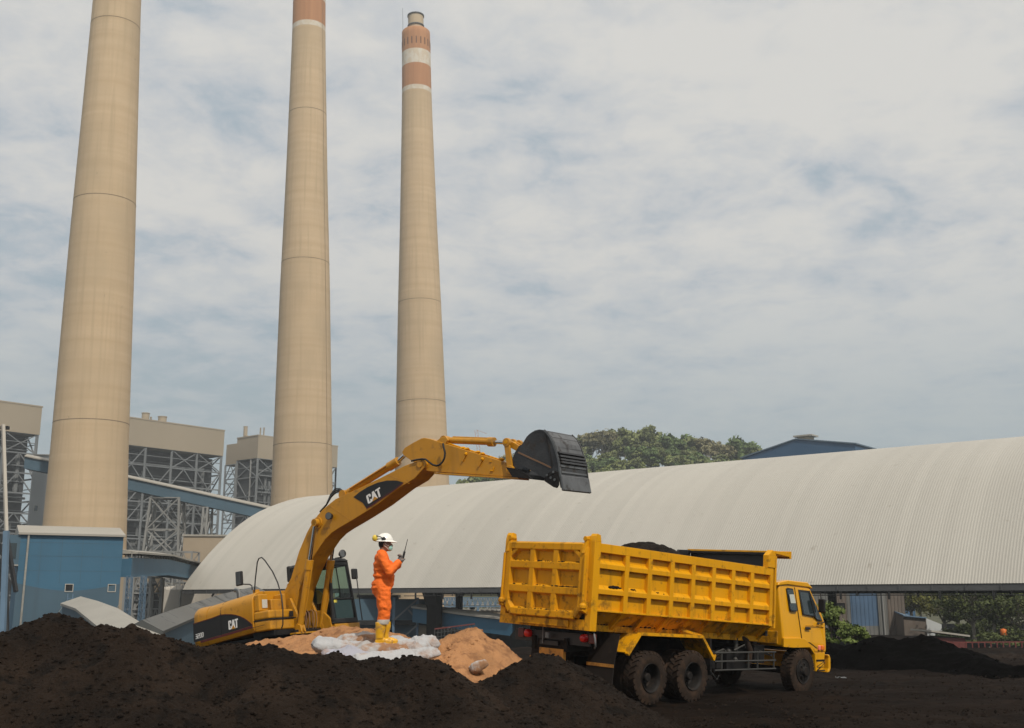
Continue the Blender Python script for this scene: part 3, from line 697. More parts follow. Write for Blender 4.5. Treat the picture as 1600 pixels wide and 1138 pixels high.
def trestle(lab, top, w, d, z0, m, bw=.3, lev=3, group=None, splay=1.25, name='trestle', cat='trestle'):
    """four legged lattice support whose head is at top"""
    t = thing(name, lab, cat, V((top.x, top.y, z0)), world=True, group=group)
    cs = []
    for sx, sy in ((-1, -1), (1, -1), (1, 1), (-1, 1)):
        cs.append((V((top.x + sx * w / 2 * splay, top.y + sy * d / 2 * splay, z0)), V((top.x + sx * w / 2, top.y + sy * d / 2, top.z))))
    lg = MB(); br = MB()
    for a, b in cs: lg.beam(a, b, bw)
    for i in range(4):
        a0, a1 = cs[i]; b0, b1 = cs[(i + 1) % 4]
        for k in range(lev):
            f0, f1 = k / lev, (k + 1) / lev
            p, q, r, s = a0.lerp(a1, f0), b0.lerp(b1, f0), a0.lerp(a1, f1), b0.lerp(b1, f1)
            br.beam(p, s, bw * .55); br.beam(q, r, bw * .55); br.beam(r, s, bw * .6)
    lg.build('legs', m, t); br.build('bracing', m, t)
    return t
# long sloping gallery behind the first chimney
g0 = P(40, 733, 237); g1 = P(200, 765.7, 241); g2 = P(440, 818, 247)
gallery('sloping_gallery', 'long sloping blue conveyor gallery with a pale roof, running down behind the arched shed', [g0, g1, g2], 3.2, 2.55, M['blue_d'], M['wroof'], .75, over=.35, gap=.0)
tp = P(262, 779, 243); trestle('beige lattice trestle under the long sloping gallery', tp, 6.3, 4, GZ, M['steelp'], .45, 4, splay=1.5)
tp = P(325, 794, 244); trestle('slim splayed trestle under the long sloping gallery close to the shed', tp, .9, 4, GZ, M['steelp'], .4, 4, splay=1.6)
# flat blue gallery from the blue tower to the shed
f0 = P(184, 902, 124); f1 = P(247, 899, 153); f2 = P(300, 906.5, 189); f3 = P(335, 911, 216)
gallery('flat_gallery', 'bright blue bent conveyor gallery with open eaves between the blue transfer house and the shed', [f0, f1, f2, f3], 2.8, 2.15, M['blue'], M['wroof'], .45, over=.55, gap=.5)
for k, (px, Y, lab) in enumerate(((203, 124, 'left slim blue lattice mast below the flat blue gallery'), (225, 128, 'right slim blue lattice mast below the flat blue gallery'))):
    tp = P(px, 900, Y); trestle(lab, tp, .5, .5, GZ, M['bluest'], .075, 14, splay=1.15, name='lattice_mast', cat='lattice mast', group='blue lattice masts under the gallery')
# ------------------------------------------------------------------ blue transfer house
A = P(33, 834, 115); dF = V((.89, .456, 0)).normalized(); nD = V((-dF.y, dF.x, 0)); wF = along(A, dF, 193.5, 836)
zE = A.z - GZ
bt = thing('transfer_house', 'tall blue clad conveyor transfer house with a pale roof at the left of the picture', 'transfer house', V((A.x, A.y, GZ)), Matrix((dF, nD, Z)).transposed())
MB().box(0, wF, 0, 9, zE * .555, zE).build('upper_wall', M['blue'], bt)
MB().box(.0, wF, 0, 9, 0, zE * .555 - .01).build('lower_wall', M['blue'], bt)
n_ = 24; net = [(wF * k / n_, zE * (.60 - .06 * sin(pi * min(1, 1.0 * k / n_)))) for k in range(n_ + 1)]
MB().prism([(wF, .0), (.0, .0)] + net, -.05, -.004).build('dust_net', M['blue_d'], bt)
mb = MB(); [mb.box(0, wF, -.012, -.003, zE * f_, zE * f_ + .03) for f_ in (.70, .82, .93)]; [mb.box(wF * f_, wF * f_ + .03, -.0125, -.003, zE * .60, zE * .97) for f_ in (.2, .4, .6, .8)]; mb.build('sheet_joints', M['blue_d'], bt)
mb = MB(); mb.loft([[V((x, -.35, zE - .1)), V((x, -.35, zE + .12)), V((x, 4.6, zE + 1.15)), V((x, 9.4, zE + .12)), V((x, 9.4, zE - .1))] for x in (-.25, wF + .15)])
mb.build('roof', M['wroof'], bt)
mb = MB(); mb.tube([(.75, -.18, zE - .1), (.75, -.18, 0)], .11, 8); mb.tube([(.75, -.18, zE - .1), (.75, .02, zE - .02)], .11, 8); mb.build('drainpipe', M['post'], bt)
for x in (5.15, 9.45):
    f = MB(); z = zE * .5 + .8; s_ = .42
    f.box(x - s_, x + s_, -.1, -.003, z - s_, z - s_ + .07); f.box(x - s_, x + s_, -.1, -.003, z + s_ - .07, z + s_); f.box(x - s_, x - s_ + .07, -.1, -.003, z - s_ + .07, z + s_ - .07); f.box(x + s_ - .07, x + s_, -.1, -.003, z - s_ + .07, z + s_ - .07)
    fo = f.build('window', M['tank'], bt); MB().box(x - s_ + .07, x + s_ - .07, -.03, -.004, z - s_ + .07, z + s_ - .07).build('pane', M['black_in'], fo)
# bay on the left wall
mb = MB(); mb.box(-1.5, -.003, -.1, 3.0, zE - 3.2, zE - .15); by = mb.build('side_bay', M['blue_d'], bt)
f = MB(); f.box(-1.25, -.3, -.16, -.103, zE - 2.6, zE - 1.0); f.build('window', M['glass'], by); MB().box(-1.6, .0, -.25, 3.1, zE - 3.35, zE - 3.203).build('sill', M['post'], by)
for k in range(3): pass
mb = MB()
for k in range(14): mb.beam((5.05, -.5, zE * .5 - .3 - k * .42), (5.55, -.5, zE * .5 - .3 - k * .42), .05)
for x in (5.05, 5.55): mb.beam((x, -.5, zE * .5 + .2), (x, -.5, .1), .09)
for k in range(5): mb.beam((5.05, -.5, zE * .5 - .5 - k * 1.4), (5.05, -.01, zE * .5 - .5 - k * 1.4), .06); mb.beam((5.55, -.5, zE * .5 - .5 - k * 1.4), (5.55, -.01, zE * .5 - .5 - k * 1.4), .06)
mb.build('ladder', M['bluest'], bt)
mb = MB(); 
for k in range(2):
    z0 = zE * .46; mb.beam((2 + 6 * k, -.12, .5), (5 + 5.5 * k, -.12, z0), .045)
mb.build('guy_cables', M['post'], bt)
# steel mast and dark bunker frame cut by the left edge
q0 = P(8, 985, 96); q1 = P(10, 830, 97); q2 = P(5, 664, 99)
t = thing('steel_mast', 'white over blue steel mast of a dark frame at the left edge of the picture', 'steel mast', V((q0.x, q0.y, GZ)), world=True)
MB().beam(q1, q2, .26).build('upper_post', M['tank'], t); MB().beam(V((q0.x, q0.y, GZ)), q1, .42).build('lower_post', M['bluest'], t)
mb = MB()
for k in range(7):
    z0 = GZ + k * 3.2; f_ = (z0 - GZ) / (q2.z - GZ); a = V((q0.x, q0.y, GZ)).lerp(q2, min(1, f_)); b = a + V((-4, 1, 0)); mb.beam(a, b, .14); mb.beam(a, b + Z * 3.2, .1); mb.beam(b, b + Z * 3.2, .2)
mb.build('bracing', M['midgrey'], t)
c4 = [P(-40, 1010, 98.5), P(3, 1010, 98.5), P(1, 850, 99.5), P(-40, 850, 99.5)]; mb = MB(); mb.hexa(c4 + [p_ + V((0, 1.5, 0)) for p_ in c4]); mb.build('dark_panel', M['dkgrey'], t)
a = P(11, 842, 98); b = P(25, 925, 97.5); MB().beam(a, b, .3).build('stay', M['eblk'], t)
a = P(16, 664, 99); MB().box(a.x - .9, a.x - .2, a.y, a.y + .4, a.z - .4, a.z - .1).build('lamp', M['eblk'], t)
# chute with curved pale roof
def ridge(px, py, Y, dz): q = P(px, py, Y); return V((q.x, q.y, q.z - dz))
gallery('conveyor_chute', 'low conveyor with a broad pale hood sloping down in front of the blue transfer house', [ridge(126, 932, 111, 2.3), ridge(152, 939, 103, 2.3), ridge(258, 1008, 72, 2.3)], 3.3, 1.45, M['blue_d'], mat('dusty_hood_sheet', (.33, .31, .27), .6, var=.08, vs=.3, dirt=(.06, .05, .045), da=.0, ds=.5, streak=.3, ss=(.6, .6, .6), sc=(.2, .18, .15)), .85, over=.2, cat='covered conveyor')
gallery('conveyor_hood', 'covered conveyor with a shiny grey hood and blue sides behind the rear of the excavator', [ridge(222, 969, 84, 3.6), ridge(278, 950, 101, 3.6), ridge(342, 929.5, 124, 3.6), ridge(400, 916, 140, 3.6)], 2.6, 2.6, M['blue_d'], M['groof'], 1.0, over=.3, cat='covered conveyor')
# storage tank
q = P(281, 960, 192); top = P(281, 922, 192).z
t = thing('storage_tank', 'squat cream storage tank with a rusty pink band behind the grey conveyor hood', 'storage tank', V((q.x, q.y, GZ)))
MB().lathe([(0.01, 0), (6.0, 0), (6.0, top - GZ), (3, top - GZ + .5), (.01, top - GZ + .8)], 40).build('shell', M['tank'], t, smooth=30)
MB().lathe([(6.0, .8), (6.01, .8), (6.01, 2.5), (6.0, 2.5)], 40).build('stain_band', M['tankst'], t, smooth=30)
mb = MB()
for k in range(40):
    a = 2 * pi * k / 40; b = 2 * pi * (k + 1) / 40; p = V((6 * cos(a), 6 * sin(a), top - GZ)); r = V((6 * cos(b), 6 * sin(b), top - GZ)); mb.beam(p, p + Z * 1.1, .06); mb.beam(p + Z * 1.1, r + Z * 1.1, .06)
for a in (-1.9, -1.3, -2.5): mb.beam((6.08 * cos(a), 6.08 * sin(a), 0), (6.08 * cos(a), 6.08 * sin(a), top - GZ), .2)
mb.build('guard_rail', M['post'], t)
# ------------------------------------------------------------------ what shows under the shed
# blue steel frame and grey wall left of the column
a = P(604, 932, 146.5); b = P(664, 932, 146.5)
t = thing('hopper_house', 'grey blue hopper house with light blue posts and braces under the shed behind the man', 'hopper house', V((a.x, a.y, GZ)), world=True)
mb = MB(); mb.hexa([V((x, y, z)) for z in (GZ, 2.0) for x, y in ((a.x - 7, a.y + 1.2), (b.x + .5, b.y + 1.2), (b.x + .5, b.y + 8), (a.x - 7, a.y + 8))]); mb.build('wall', M['blue_d'], t)
mb = MB(); mb.box(a.x - 7, b.x + 1.5, a.y - .2, a.y + 1.0, -1.35, -.75); mb.build('crossbeam', M['black_in'], t)
xs_ = [P(616, 950, 146.5).x, P(653, 950, 146.5).x]
for x in xs_: MB().beam((x, a.y - .5, GZ), (x, a.y - .5, 2.2), .32).build('post', M['bluest'], t)
mb = MB()
for (z0, z1) in ((GZ, -1.35), (-.75, 2.0)): mb.beam((xs_[0], a.y - .6, z0), (xs_[1], a.y - .6, z1), .2); mb.beam((xs_[1], a.y - .45, z0), (xs_[0] + 1.9, a.y - .45, (z0 + z1) / 2), .2)
mb.build('brace', M['steelg'], t)
x0 = P(590, 960, 146.5).x
MB().box(x0 + 5.4, x0 + 8.2, a.y - .4, a.y + .9, GZ, -1.4).build('cream_panel', M['beigew'], t)
# lower left shed beyond cab
block_thing('lean_to', 'grey blue lean-to under the shed between the excavator cab and the man', 'lean-to', P(560, 950, 153), 5.2, P(560, 934, 153).z + 4, .05, 6, M['blue_d'], M['groof'])
# blue gallery sloping down to the right
a = P(655, 972, 146); b = P(735, 984, 139.5); c = P(812, 994, 133)
gallery('shed_gallery', 'dark blue conveyor gallery with a pale roof under the shed, right of the thick column', [a, b, c], 2.4, 1.85, M['blue'], M['wroof'], .5, over=.3)
# truss bridge
def truss_bridge(lab, px0, px1, py0, py1, Y, m, n=8):
    a, b = P(px0, py1, Y), P(px1, py1, Y); h = P(px0, py0, Y).z - a.z
    t = thing('truss_bridge', lab, 'truss bridge', V((a.x, a.y, GZ)), world=True); mb = MB(); d = (b - a) / n
    for dy in (0, 2.5):
        o = V((0, dy, 0)); mb.beam(a + o, b + o, .22); mb.beam(a + o + Z * h, b + o + Z * h, .22)
        for k in range(n):
            mb.beam(a + o + d * k, a + o + d * (k + .5) + Z * h, .14); mb.beam(a + o + d * (k + .5) + Z * h, a + o + d * (k + 1), .14); mb.beam(a + o + d * k, a + o + d * k + Z * h, .14)
    mb.build('truss', m, t)
    lg = MB()
    for f in (.08, .6): lg.beam(V((a.x, a.y, GZ)) + (b - a) * f, a + (b - a) * f, .5)
    lg.build('legs', m, t); MB().hexa([p + Z * k for k in (.1, .3) for p in (a, b, b + V((0, 2.5, 0)), a + V((0, 2.5, 0)))]).build('deck', M['midgrey'], t)
truss_bridge('light blue lattice conveyor bridge under the shed eave right of the thick column', 694, 782, 934, 948, 232, M['bluest'], 11)
truss_bridge('pale lattice bridge low behind the truck tail', 798, 845, 978, 996, 140, M['bluest'], 4)
block_thing('plant_hut', 'low cream plant hut below the lattice bridge under the shed', 'hut', P(690, 955, 236), 14, P(690, 955, 236).z + 4, .0, 8, M['beigew'], M['wroof'], [(2, 3.2, 1, 1), (6, 3.2, 1, 1)])
pipe_rack('pipe rack far under the shed right of the thick column', 676, 790, 936, 250, 21, 2)
# handrail stair
a = P(679, 983, 128); b = P(742, 975, 128)
t = thing('handrail_walkway', 'walkway with a red top rail behind the peak of the sand heap', 'walkway', V((a.x, a.y, GZ)), world=True)
MB().beam(a, b, .14).build('top_rail', M['redp'], t); mb = MB()
for k in range(13): p = a.lerp(b, k / 12); mb.beam(p, V((p.x, p.y, p.z - 1.3)), .07)
for k in (.45, .9): mb.beam(a - Z * k, b - Z * k, .06)
mb.beam(a - Z * 1.3, b - Z * 1.3, 1.0, .2); mb.build('posts', M['dkgrey'], t)
mb = MB(); 
for k in range(5): p = a.lerp(b, k / 4); mb.beam(V((p.x, p.y, GZ)), p - Z * 1.3, .2)
mb.build('legs', M['steelg'], t)
# right: grey and blue corrugated silo house
def corr(mb, x0, x1, y, z0, z1, per=.6, d=.08, taper=0):
    x = x0; ring0 = []; ring1 = []
    while x < x1 - 1e-6:
        for f, dd in ((0, 0), (.3, 0), (.4, d), (.9, d)):
            xx = min(x1, x + per * f); ring0.append(V((xx, y - dd, z0))); ring1.append(V((xx, y - dd, z1)))
        x += per
    ring0.append(V((x1, y, z0))); ring1.append(V((x1, y, z1)))
    n = len(ring0); b = len(mb.v); mb.v += ring0 + ring1
    for i in range(n - 1): mb.f.append((b + i, b + i + 1, b + n + i + 1, b + n + i)); mb.m.append(0)
o = P(1255, 990, 190); wS = along(o, V((1, 0, 0)), 1413); hS = 17
t = thing('silo_house', 'weathered corrugated silo house with one blue bay, beyond the shed on the right', 'silo house', V((o.x, o.y, GZ)))
def xat(px): return along(o, V((1, 0, 0)), px)
M['cor_g'] = mat('weathered_grey_sheet', (.15, .15, .142), .7, var=.25, vs=.3, streak=.7, ss=(.9, .9, .04), sc=(.12, .09, .06))
M['cor_b'] = mat('weathered_blue_sheet', (.065, .12, .20), .65, var=.15, vs=.3, streak=.5, ss=(.9, .9, .05), sc=(.08, .11, .15))
M['cor_br'] = mat('weathered_brown_sheet', (.13, .105, .085), .8, var=.25, vs=.3, streak=.6, ss=(.9, .9, .04), sc=(.09, .06, .045))
MB().box(0, wS, .1, 12, 0, hS).build('core', M['midgrey'], t)
for k, (a_, b_, m_, dy) in enumerate(((1255, 1296, 'cor_g', 0), (1296, 1321, 'cor_br', -.3), (1321, 1328, 'cor_g', .0), (1370, 1384, 'cor_g', -.4), (1384, 1413, 'cor_br', 0))):
    mb = MB(); corr(mb, xat(a_), xat(b_), dy, 0, hS); mb.build('wall_sheet', M[m_], t, recalc=False)
mb = MB(); corr(mb, xat(1328), xat(1369.8), -.1, 1.5, hS, .7); mb.build('blue_sheet', M['cor_b'], t, recalc=False)
mb = MB(); corr(mb, xat(1328), xat(1369.8), -.1, 0, 1.49, .7); mb.build('lower_sheet', M['cor_g'], t, recalc=False)
for px, py in ((1311, 948), (1400, 964)):
    w_ = .85 if px < 1350 else .35; x = xat(px); z = P(px, py, 190).z - GZ; f = MB()
    f.box(x - w_, x + w_, -.75, -.43, z - .75, z - .6); f.box(x - w_, x + w_, -.75, -.43, z + .6, z + .75); f.box(x - w_, x - w_ + .12, -.75, -.43, z - .6, z + .6); f.box(x + w_ - .12, x + w_, -.75, -.43, z - .6, z + .6)
    fo = f.build('window', M['cor_br'], t); MB().box(x - w_ + .12, x + w_ - .12, -.55, -.44, z - .6, z + .6).build('pane', M['black_in'], fo)
mb = MB(); mb.tube([(xat(1377), -.7, 0), (xat(1376), -.7, hS)], .14, 8); mb.build('downpipe', M['steelp'], t)
o = P(1413.5, 990, 186)
t = thing('lean_to', 'small lean-to with a white sheet end beside the corrugated silo house', 'lean-to', V((o.x, o.y, GZ)))
x1 = along(o, V((1, 0, 0)), 1444); x2 = along(o, V((1, 0, 0)), 1470); zt_ = P(1413, 954, 186).z - GZ; z2_ = P(1444, 966, 186).z - GZ; z3_ = P(1470, 976, 186).z - GZ
MB().hexa([V(v) for v in ((0, 0, 0), (x1, 0, 0), (x1, 6, 0), (0, 6, 0), (0, 0, zt_ - 1.0), (x1, 0, z2_ - .1), (x1, 6, z2_ - .1), (0, 6, zt_ - .1))]).build('dark_wall', M['cor_br'], t)
MB().hexa([V(v) for v in ((x1, -.1, 0), (x2, .6, 0), (x2, 6, 0), (x1, 6, 0), (x1, -.1, z2_), (x2, .6, z3_), (x2, 6, z3_), (x1, 6, z2_))]).build('white_wall', mat('white_sheet', (.5, .52, .52), .6, var=.06, vs=.3, streak=.3, ss=(.8, .8, .1), sc=(.3, .3, .28)), t)
MB().hexa([V(v) for v in ((-.1, -.4, zt_ - .95), (x1, -.4, z2_ - .05), (x1, 6.2, z2_ + .0), (-.1, 6.2, zt_), (-.1, -.4, zt_ - .75), (x1, -.4, z2_ + .15), (x1, 6.2, z2_ + .2), (-.1, 6.2, zt_ + .2))]).build('roof', M['bluest'], t)
# red shelter
o = P(1458, 1010, 94)
t = thing('red_shelter', 'small red shelter with a flat pale roof at the end of the black heap', 'shelter', V((o.x, o.y, GZ)))
h_ = P(1458, 997, 94).z - GZ; wd = along(o, V((1, 0, 0)), 1502)
MB().box(.2, wd, 0, 4, 0, h_).build('wall', M['redp'], t)
MB().hexa([V(v) for v in ((-.2, -.4, h_ + .5), (wd + .3, -.4, h_ + .1), (wd + .3, 4.5, h_ + .1), (-.2, 4.5, h_ + .5), (-.2, -.4, h_ + .64), (wd + .3, -.4, h_ + .24), (wd + .3, 4.5, h_ + .24), (-.2, 4.5, h_ + .64))]).build('roof', M['wroof'], t)
# red-railed fence and pale posts
a = P(1490, 1004, 92); b = P(1625, 1003, 92)
t = thing('red_railed_fence', 'low fence with a dull red top rail in front of the trees on the right', 'fence', V((a.x, a.y, GZ)), world=True)
MB().beam(a, b, .10).build('top_rail', M['redp'], t)
mb = MB()
for k in range(15): p = a.lerp(b, k / 14); mb.beam(V((p.x, p.y, GZ)), p, .09)
mb.beam(a - Z * .6, b - Z * .6, .07); mb.build('posts', M['redp'], t)
for k, (px, py, hpx, Y, lab) in enumerate(((1521, 1026, 9, 47, 'short pale fence post with a cross piece at the end of the black heap'), (1546, 1019, 8, 52, 'pale fence post right of the one with the cross piece'), (1562, 1018, 6, 54, 'second pale fence post from the right edge'), (1583, 1019, 6, 54, 'pale fence post nearest the right edge'))):
    p = P(px, py, Y); q = P(px, py - hpx, Y); o = MB().tube([p - Z * .4, p + (q - p) * .55, q + V((.02, 0, 0))], [.05, .045, .04], 6)
    if k == 0: o.beam(q + V((-.12, 0, -.03)), q + V((.16, 0, -.03)), .05)
    for i in range(len(o.v)): o.v[i] = o.v[i] - p
    ob = o.build('fence_post', M['post'], smooth=60); ob.location = p; tag(ob, lab, 'fence post', 'pale fence posts by the road')
o = P(1568, 988, 172); t = thing('orange_tank', 'small orange tank on legs among the trees on the right', 'tank', V((o.x, o.y, -6.3)))
zz = P(1568, 988, 172).z + 6.3; MB().lathe([(.01, zz - .5), (.42, zz - .5), (.48, zz - .4), (.48, zz + .35), (.4, zz + .45), (.01, zz + .55)], 18).build('drum', M['orange_p'], t, smooth=40)
mb = MB()
for a_ in range(4): mb.beam((.38 * cos(a_ * pi / 2 + .7), .38 * sin(a_ * pi / 2 + .7), 0), (.38 * cos(a_ * pi / 2 + .7), .38 * sin(a_ * pi / 2 + .7), zz - .45), .1)
mb.build('legs', M['steelg'], t)
# blue gabled building on the skyline
pl, pa, pr = P(1160, 716, 292), P(1248, 687, 282), P(1336, 694, 272)
dd = V((pr.x - pl.x, pr.y - pl.y, 0)); Wg = dd.length; dd.normalize(); nn = V((-dd.y, dd.x, 0)); zE_ = min(pl.z, pr.z); 
t = thing('gabled_hall', 'dark blue gabled hall rising behind the ridge of the shed', 'hall', V((pl.x, pl.y, GZ)), Matrix((dd, nn, Z)).transposed())
zl, za, zr = pl.z - GZ, pa.z - GZ, pr.z - GZ
MB().prism([(0, 0), (Wg, 0), (Wg, zr), (Wg / 2, za), (0, zl)], 0, 34).build('wall', mat('hall_cladding', (.03, .09, .175), .6, var=.06, vs=.1, streak=.25, ss=(1.2, 1.2, .02), sc=(.03, .06, .1)), t)
mb = MB(); mb.loft([[V((-.4, y, zl - .1)), V((-.4, y, zl + .25)), V((Wg / 2, y, za + .3)), V((Wg + .4, y, zr + .25)), V((Wg + .4, y, zr - .1)), V((Wg / 2, y, za + .02))] for y in (-.3, 34.3)]); mb.build('roof', mat('hall_roof', (.10, .15, .2), .6), t)
q = Wg / 2 + 1.6
mb = MB(); mb.box(q - 1.6, q + 1.6, 1, 4, za - .3, za + .75); rv = mb.build('roof_vent', M['beige_c'], t); MB().box(q - 2.6, q + 2.6, .4, 4.6, za + .75, za + 1.15).build('vent_cap', M['wroof'], rv)
# far thin crane
a, b, c = P(752, 760, 420), P(752, 742, 420), P(744, 672, 420)
t = thing('crane', 'thin pale red lattice crane jib far away behind the excavator stick', 'crane', V((a.x, a.y, GZ)), world=True)
mb = MB(); b0 = V((a.x + 3, a.y, 25)); n = 22
M['crane'] = mat('faded_crane_paint', (.45, .25, .2), .7)
for k in range(n):
    p, q = b0.lerp(c, k / n), b0.lerp(c, (k + 1) / n); o1 = V((.55, 0, 0)); mb.beam(p - o1, q - o1, .16); mb.beam(p + o1, q + o1, .16); mb.beam(p - o1, q + o1, .1)
mb.build('jib', M['crane'], t); mb = MB(); mb.beam(V((a.x + 3, a.y, GZ)), b0, 2.2); mb.build('mast', M['crane'], t)
MB().beam(c, c + V((4.2, 0, -1.5)), .12).build('jib_tip', M['crane'], t)
# ================================================================== vegetation
def make_tree(lab, h, rx, rz, trunk_h, nclump, nleaf, ls, lm, bark, seed, group=None, flat=.6, name='tree', cat='tree', tr=.25, spread=1.0, lean=0, nlimb=7, low=.0):
    R_ = random.Random(seed); t = thing(name, lab, cat, (0, 0, 0), group=group)
    cz = h - rz
    clumps = []
    for k in range(nclump):
        while True:
            d = V((R_.uniform(-1, 1), R_.uniform(-1, 1), R_.uniform(-1 + low, 1)))
            if .35 < d.length < 1: break
        f = d.length ** .35
        c = V((d.x * rx * .82 + lean, d.y * rx * .82, cz + d.z * rz * .82)); clumps.append((c, rx * R_.uniform(.22, .42)))
    mb = MB()
    for c, r in clumps:
        for _ in range(int(nleaf / nclump)):
            d = V((R_.gauss(0, 1), R_.gauss(0, 1), R_.gauss(0, 1) * flat)).normalized(); q = c + V((d.x, d.y, d.z * flat)) * r * (R_.random() ** .4) * spread
            n = (d * .7 + V((R_.uniform(-1, 1), R_.uniform(-1, 1), R_.uniform(-.3, 1)))).normalized(); a = n.orthogonal().normalized(); a = (a * cos(1.7 * _) + n.cross(a) * sin(1.7 * _)); b = n.cross(a)
            s = ls * R_.uniform(.6, 1.35); k = len(mb.v)
            mb.v += [q - a * s * .5, q + b * s * .32 + n * s * .08, q + a * s * .55, q - b * s * .32 - n * s * .06]; mb.f.append((k, k + 1, k + 2, k + 3)); mb.m.append(0)
    mb.build('crown', M[lm], t, recalc=False)
    tk = MB(); top = V((lean * .6, 0, trunk_h))
    mid = top * .5 + V((R_.uniform(-.3, .3), 0, 0)) * tr * 3
    tk.tube([V((0, 0, -.4)), mid, top], [tr * 1.25, tr * .95, tr * .8], 8)
    for c, r in sorted(clumps, key=lambda x: x[0].z)[::max(1, nclump // nlimb)]:
        s = mid.lerp(top, R_.uniform(.3, 1)); m = s.lerp(c, .5) + V((0, 0, -.08 * (c - s).length)); tk.tube([s, m, c], [tr * .55, tr * .35, tr * .12], 6)
        for _ in range(2):
            e = m + (c - m) * .3 + V((R_.uniform(-1, 1), R_.uniform(-1, 1), R_.uniform(.1, 1))) * r * 1.1; tk.tube([m, e], [tr * .3, tr * .08], 5)
    tk.build('trunk', M[bark], t, smooth=60)
    return t
# hill
def hill_h(x, y):
    r = 1 / (1 + math.exp(-(x + 48) / 12)) * (1 / (1 + math.exp((x - 128) / 14)))
    up = 46 * r + 13.5 * math.exp(-((x - 62) / 46) ** 2) + (3.5 * fbm(x * .02, y * .02, 3, 3))
    f = 1 / (1 + math.exp(-(y - 395) / 16)); b = 1 / (1 + math.exp((y - 560) / 25))
    return -5 + up * f * b
mb = MB(); xs = [-160 + 6 * i for i in range(70)]; ys = [310 + 6 * i for i in range(55)]
for y in ys:
    for x in xs: mb.v.append(V((x, y, hill_h(x, y))))
for j in range(len(ys) - 1):
    for i in range(len(xs) - 1): n = len(xs); mb.f.append((j * n + i, j * n + i + 1, (j + 1) * n + i + 1, (j + 1) * n + i)); mb.m.append(0)
tag(mb.build('hill', mat('hill_ground', (.06, .06, .025), .9, var=.4, vs=.2), smooth=180, recalc=False), None, None, kind='structure')
HG = 'trees on the wooded hill behind the shed'
protos = [
 make_tree('', 13, 5.2, 4.6, 6.0, 34, 2600, 1.2, 'leaf_h2', 'bark', 101, HG),
 make_tree('', 14, 5.0, 4.2, 7.0, 30, 1900, 1.1, 'leaf_h1', 'palebark', 102, HG, flat=.5),
 make_tree('', 15, 5.6, 3.0, 8.5, 26, 1000, .95, 'leaf_h3', 'palebark', 103, HG, flat=.45, nlimb=12),
 make_tree('', 9, 4.8, 4.0, 3.5, 30, 2300, 1.15, 'leaf_h4', 'bark', 104, HG),
 make_tree('', 11, 4.2, 4.6, 4.0, 30, 2100, 1.1, 'leaf_h1', 'bark', 105, HG),
]
KIND = ['dense dark green tree', 'olive green tree with a pale trunk', 'sparse brownish tree with bare limbs showing', 'low rounded yellow green tree', 'tall olive bushy tree']
R_ = random.Random(5); used = [False] * 5; hts = []
slots = []
# skyline trees by their surveyed tops: (px, py, prototype)
for px, py, k in ((866, 676, 2), (880, 680, 2), (905, 684, 1), (922, 672, 2), (940, 670, 2), (958, 671, 1), (976, 668, 1), (985, 674, 4), (1000, 673, 2), (1013, 664, 1), (1026, 671, 4), (1046, 676, 0), (1060, 675, 0), (1076, 679, 4), (1092, 682, 2), (1107, 681, 2), (1122, 690, 2), (1136, 693, 4), (1153, 679, 0), (1166, 686, 0), (1178, 697, 4), (1195, 706, 4), (1210, 712, 3), (846, 690, 1), (828, 700, 2), (806, 706, 2), (790, 716, 1), (775, 722, 1), (760, 728, 0), (745, 734, 4), (733, 741, 4), (800, 712, 0), (908, 706, 0), (922, 712, 4), (895, 712, 0), (935, 716, 0), (905, 724, 4), (815, 706, 4), (783, 720, 0), (840, 694, 0), (706, 752, 0), (960, 722, 3), (975, 716, 3), (950, 728, 3)):
    Y = 452 + R_.uniform(-8, 10) if py < 712 else 425 + R_.uniform(-6, 6)
    slots.append((P(px, py, Y), k))
HH = [13, 14, 15, 9, 11]
for i in range(165):
    px = R_.uniform(700, 1235); Y = R_.uniform(404, 448); x = P(px, 720, Y).x; g = hill_h(x, Y); k = R_.choice((0, 0, 0, 1, 1, 3, 4, 4)); slots.append((V((x, Y, g + HH[k] * R_.uniform(.75, .95))), k))
for q, k in slots:
    o = protos[k] if not used[k] else copy_tree(protos[k]); used[k] = True
    g = hill_h(q.x, q.y); s = (q.z - g) / HH[k]; s = max(.55, min(1.6, s)); o.location = (q.x, q.y, q.z - HH[k] * s); w_ = max(.8, min(1.25, s)) * R_.uniform(.85, 1.15)
    o.scale = (w_, w_, s); o.rotation_euler = (0, 0, R_.uniform(0, 6.28)); o['label'] = KIND[k] + ' among the trees on the wooded hill'
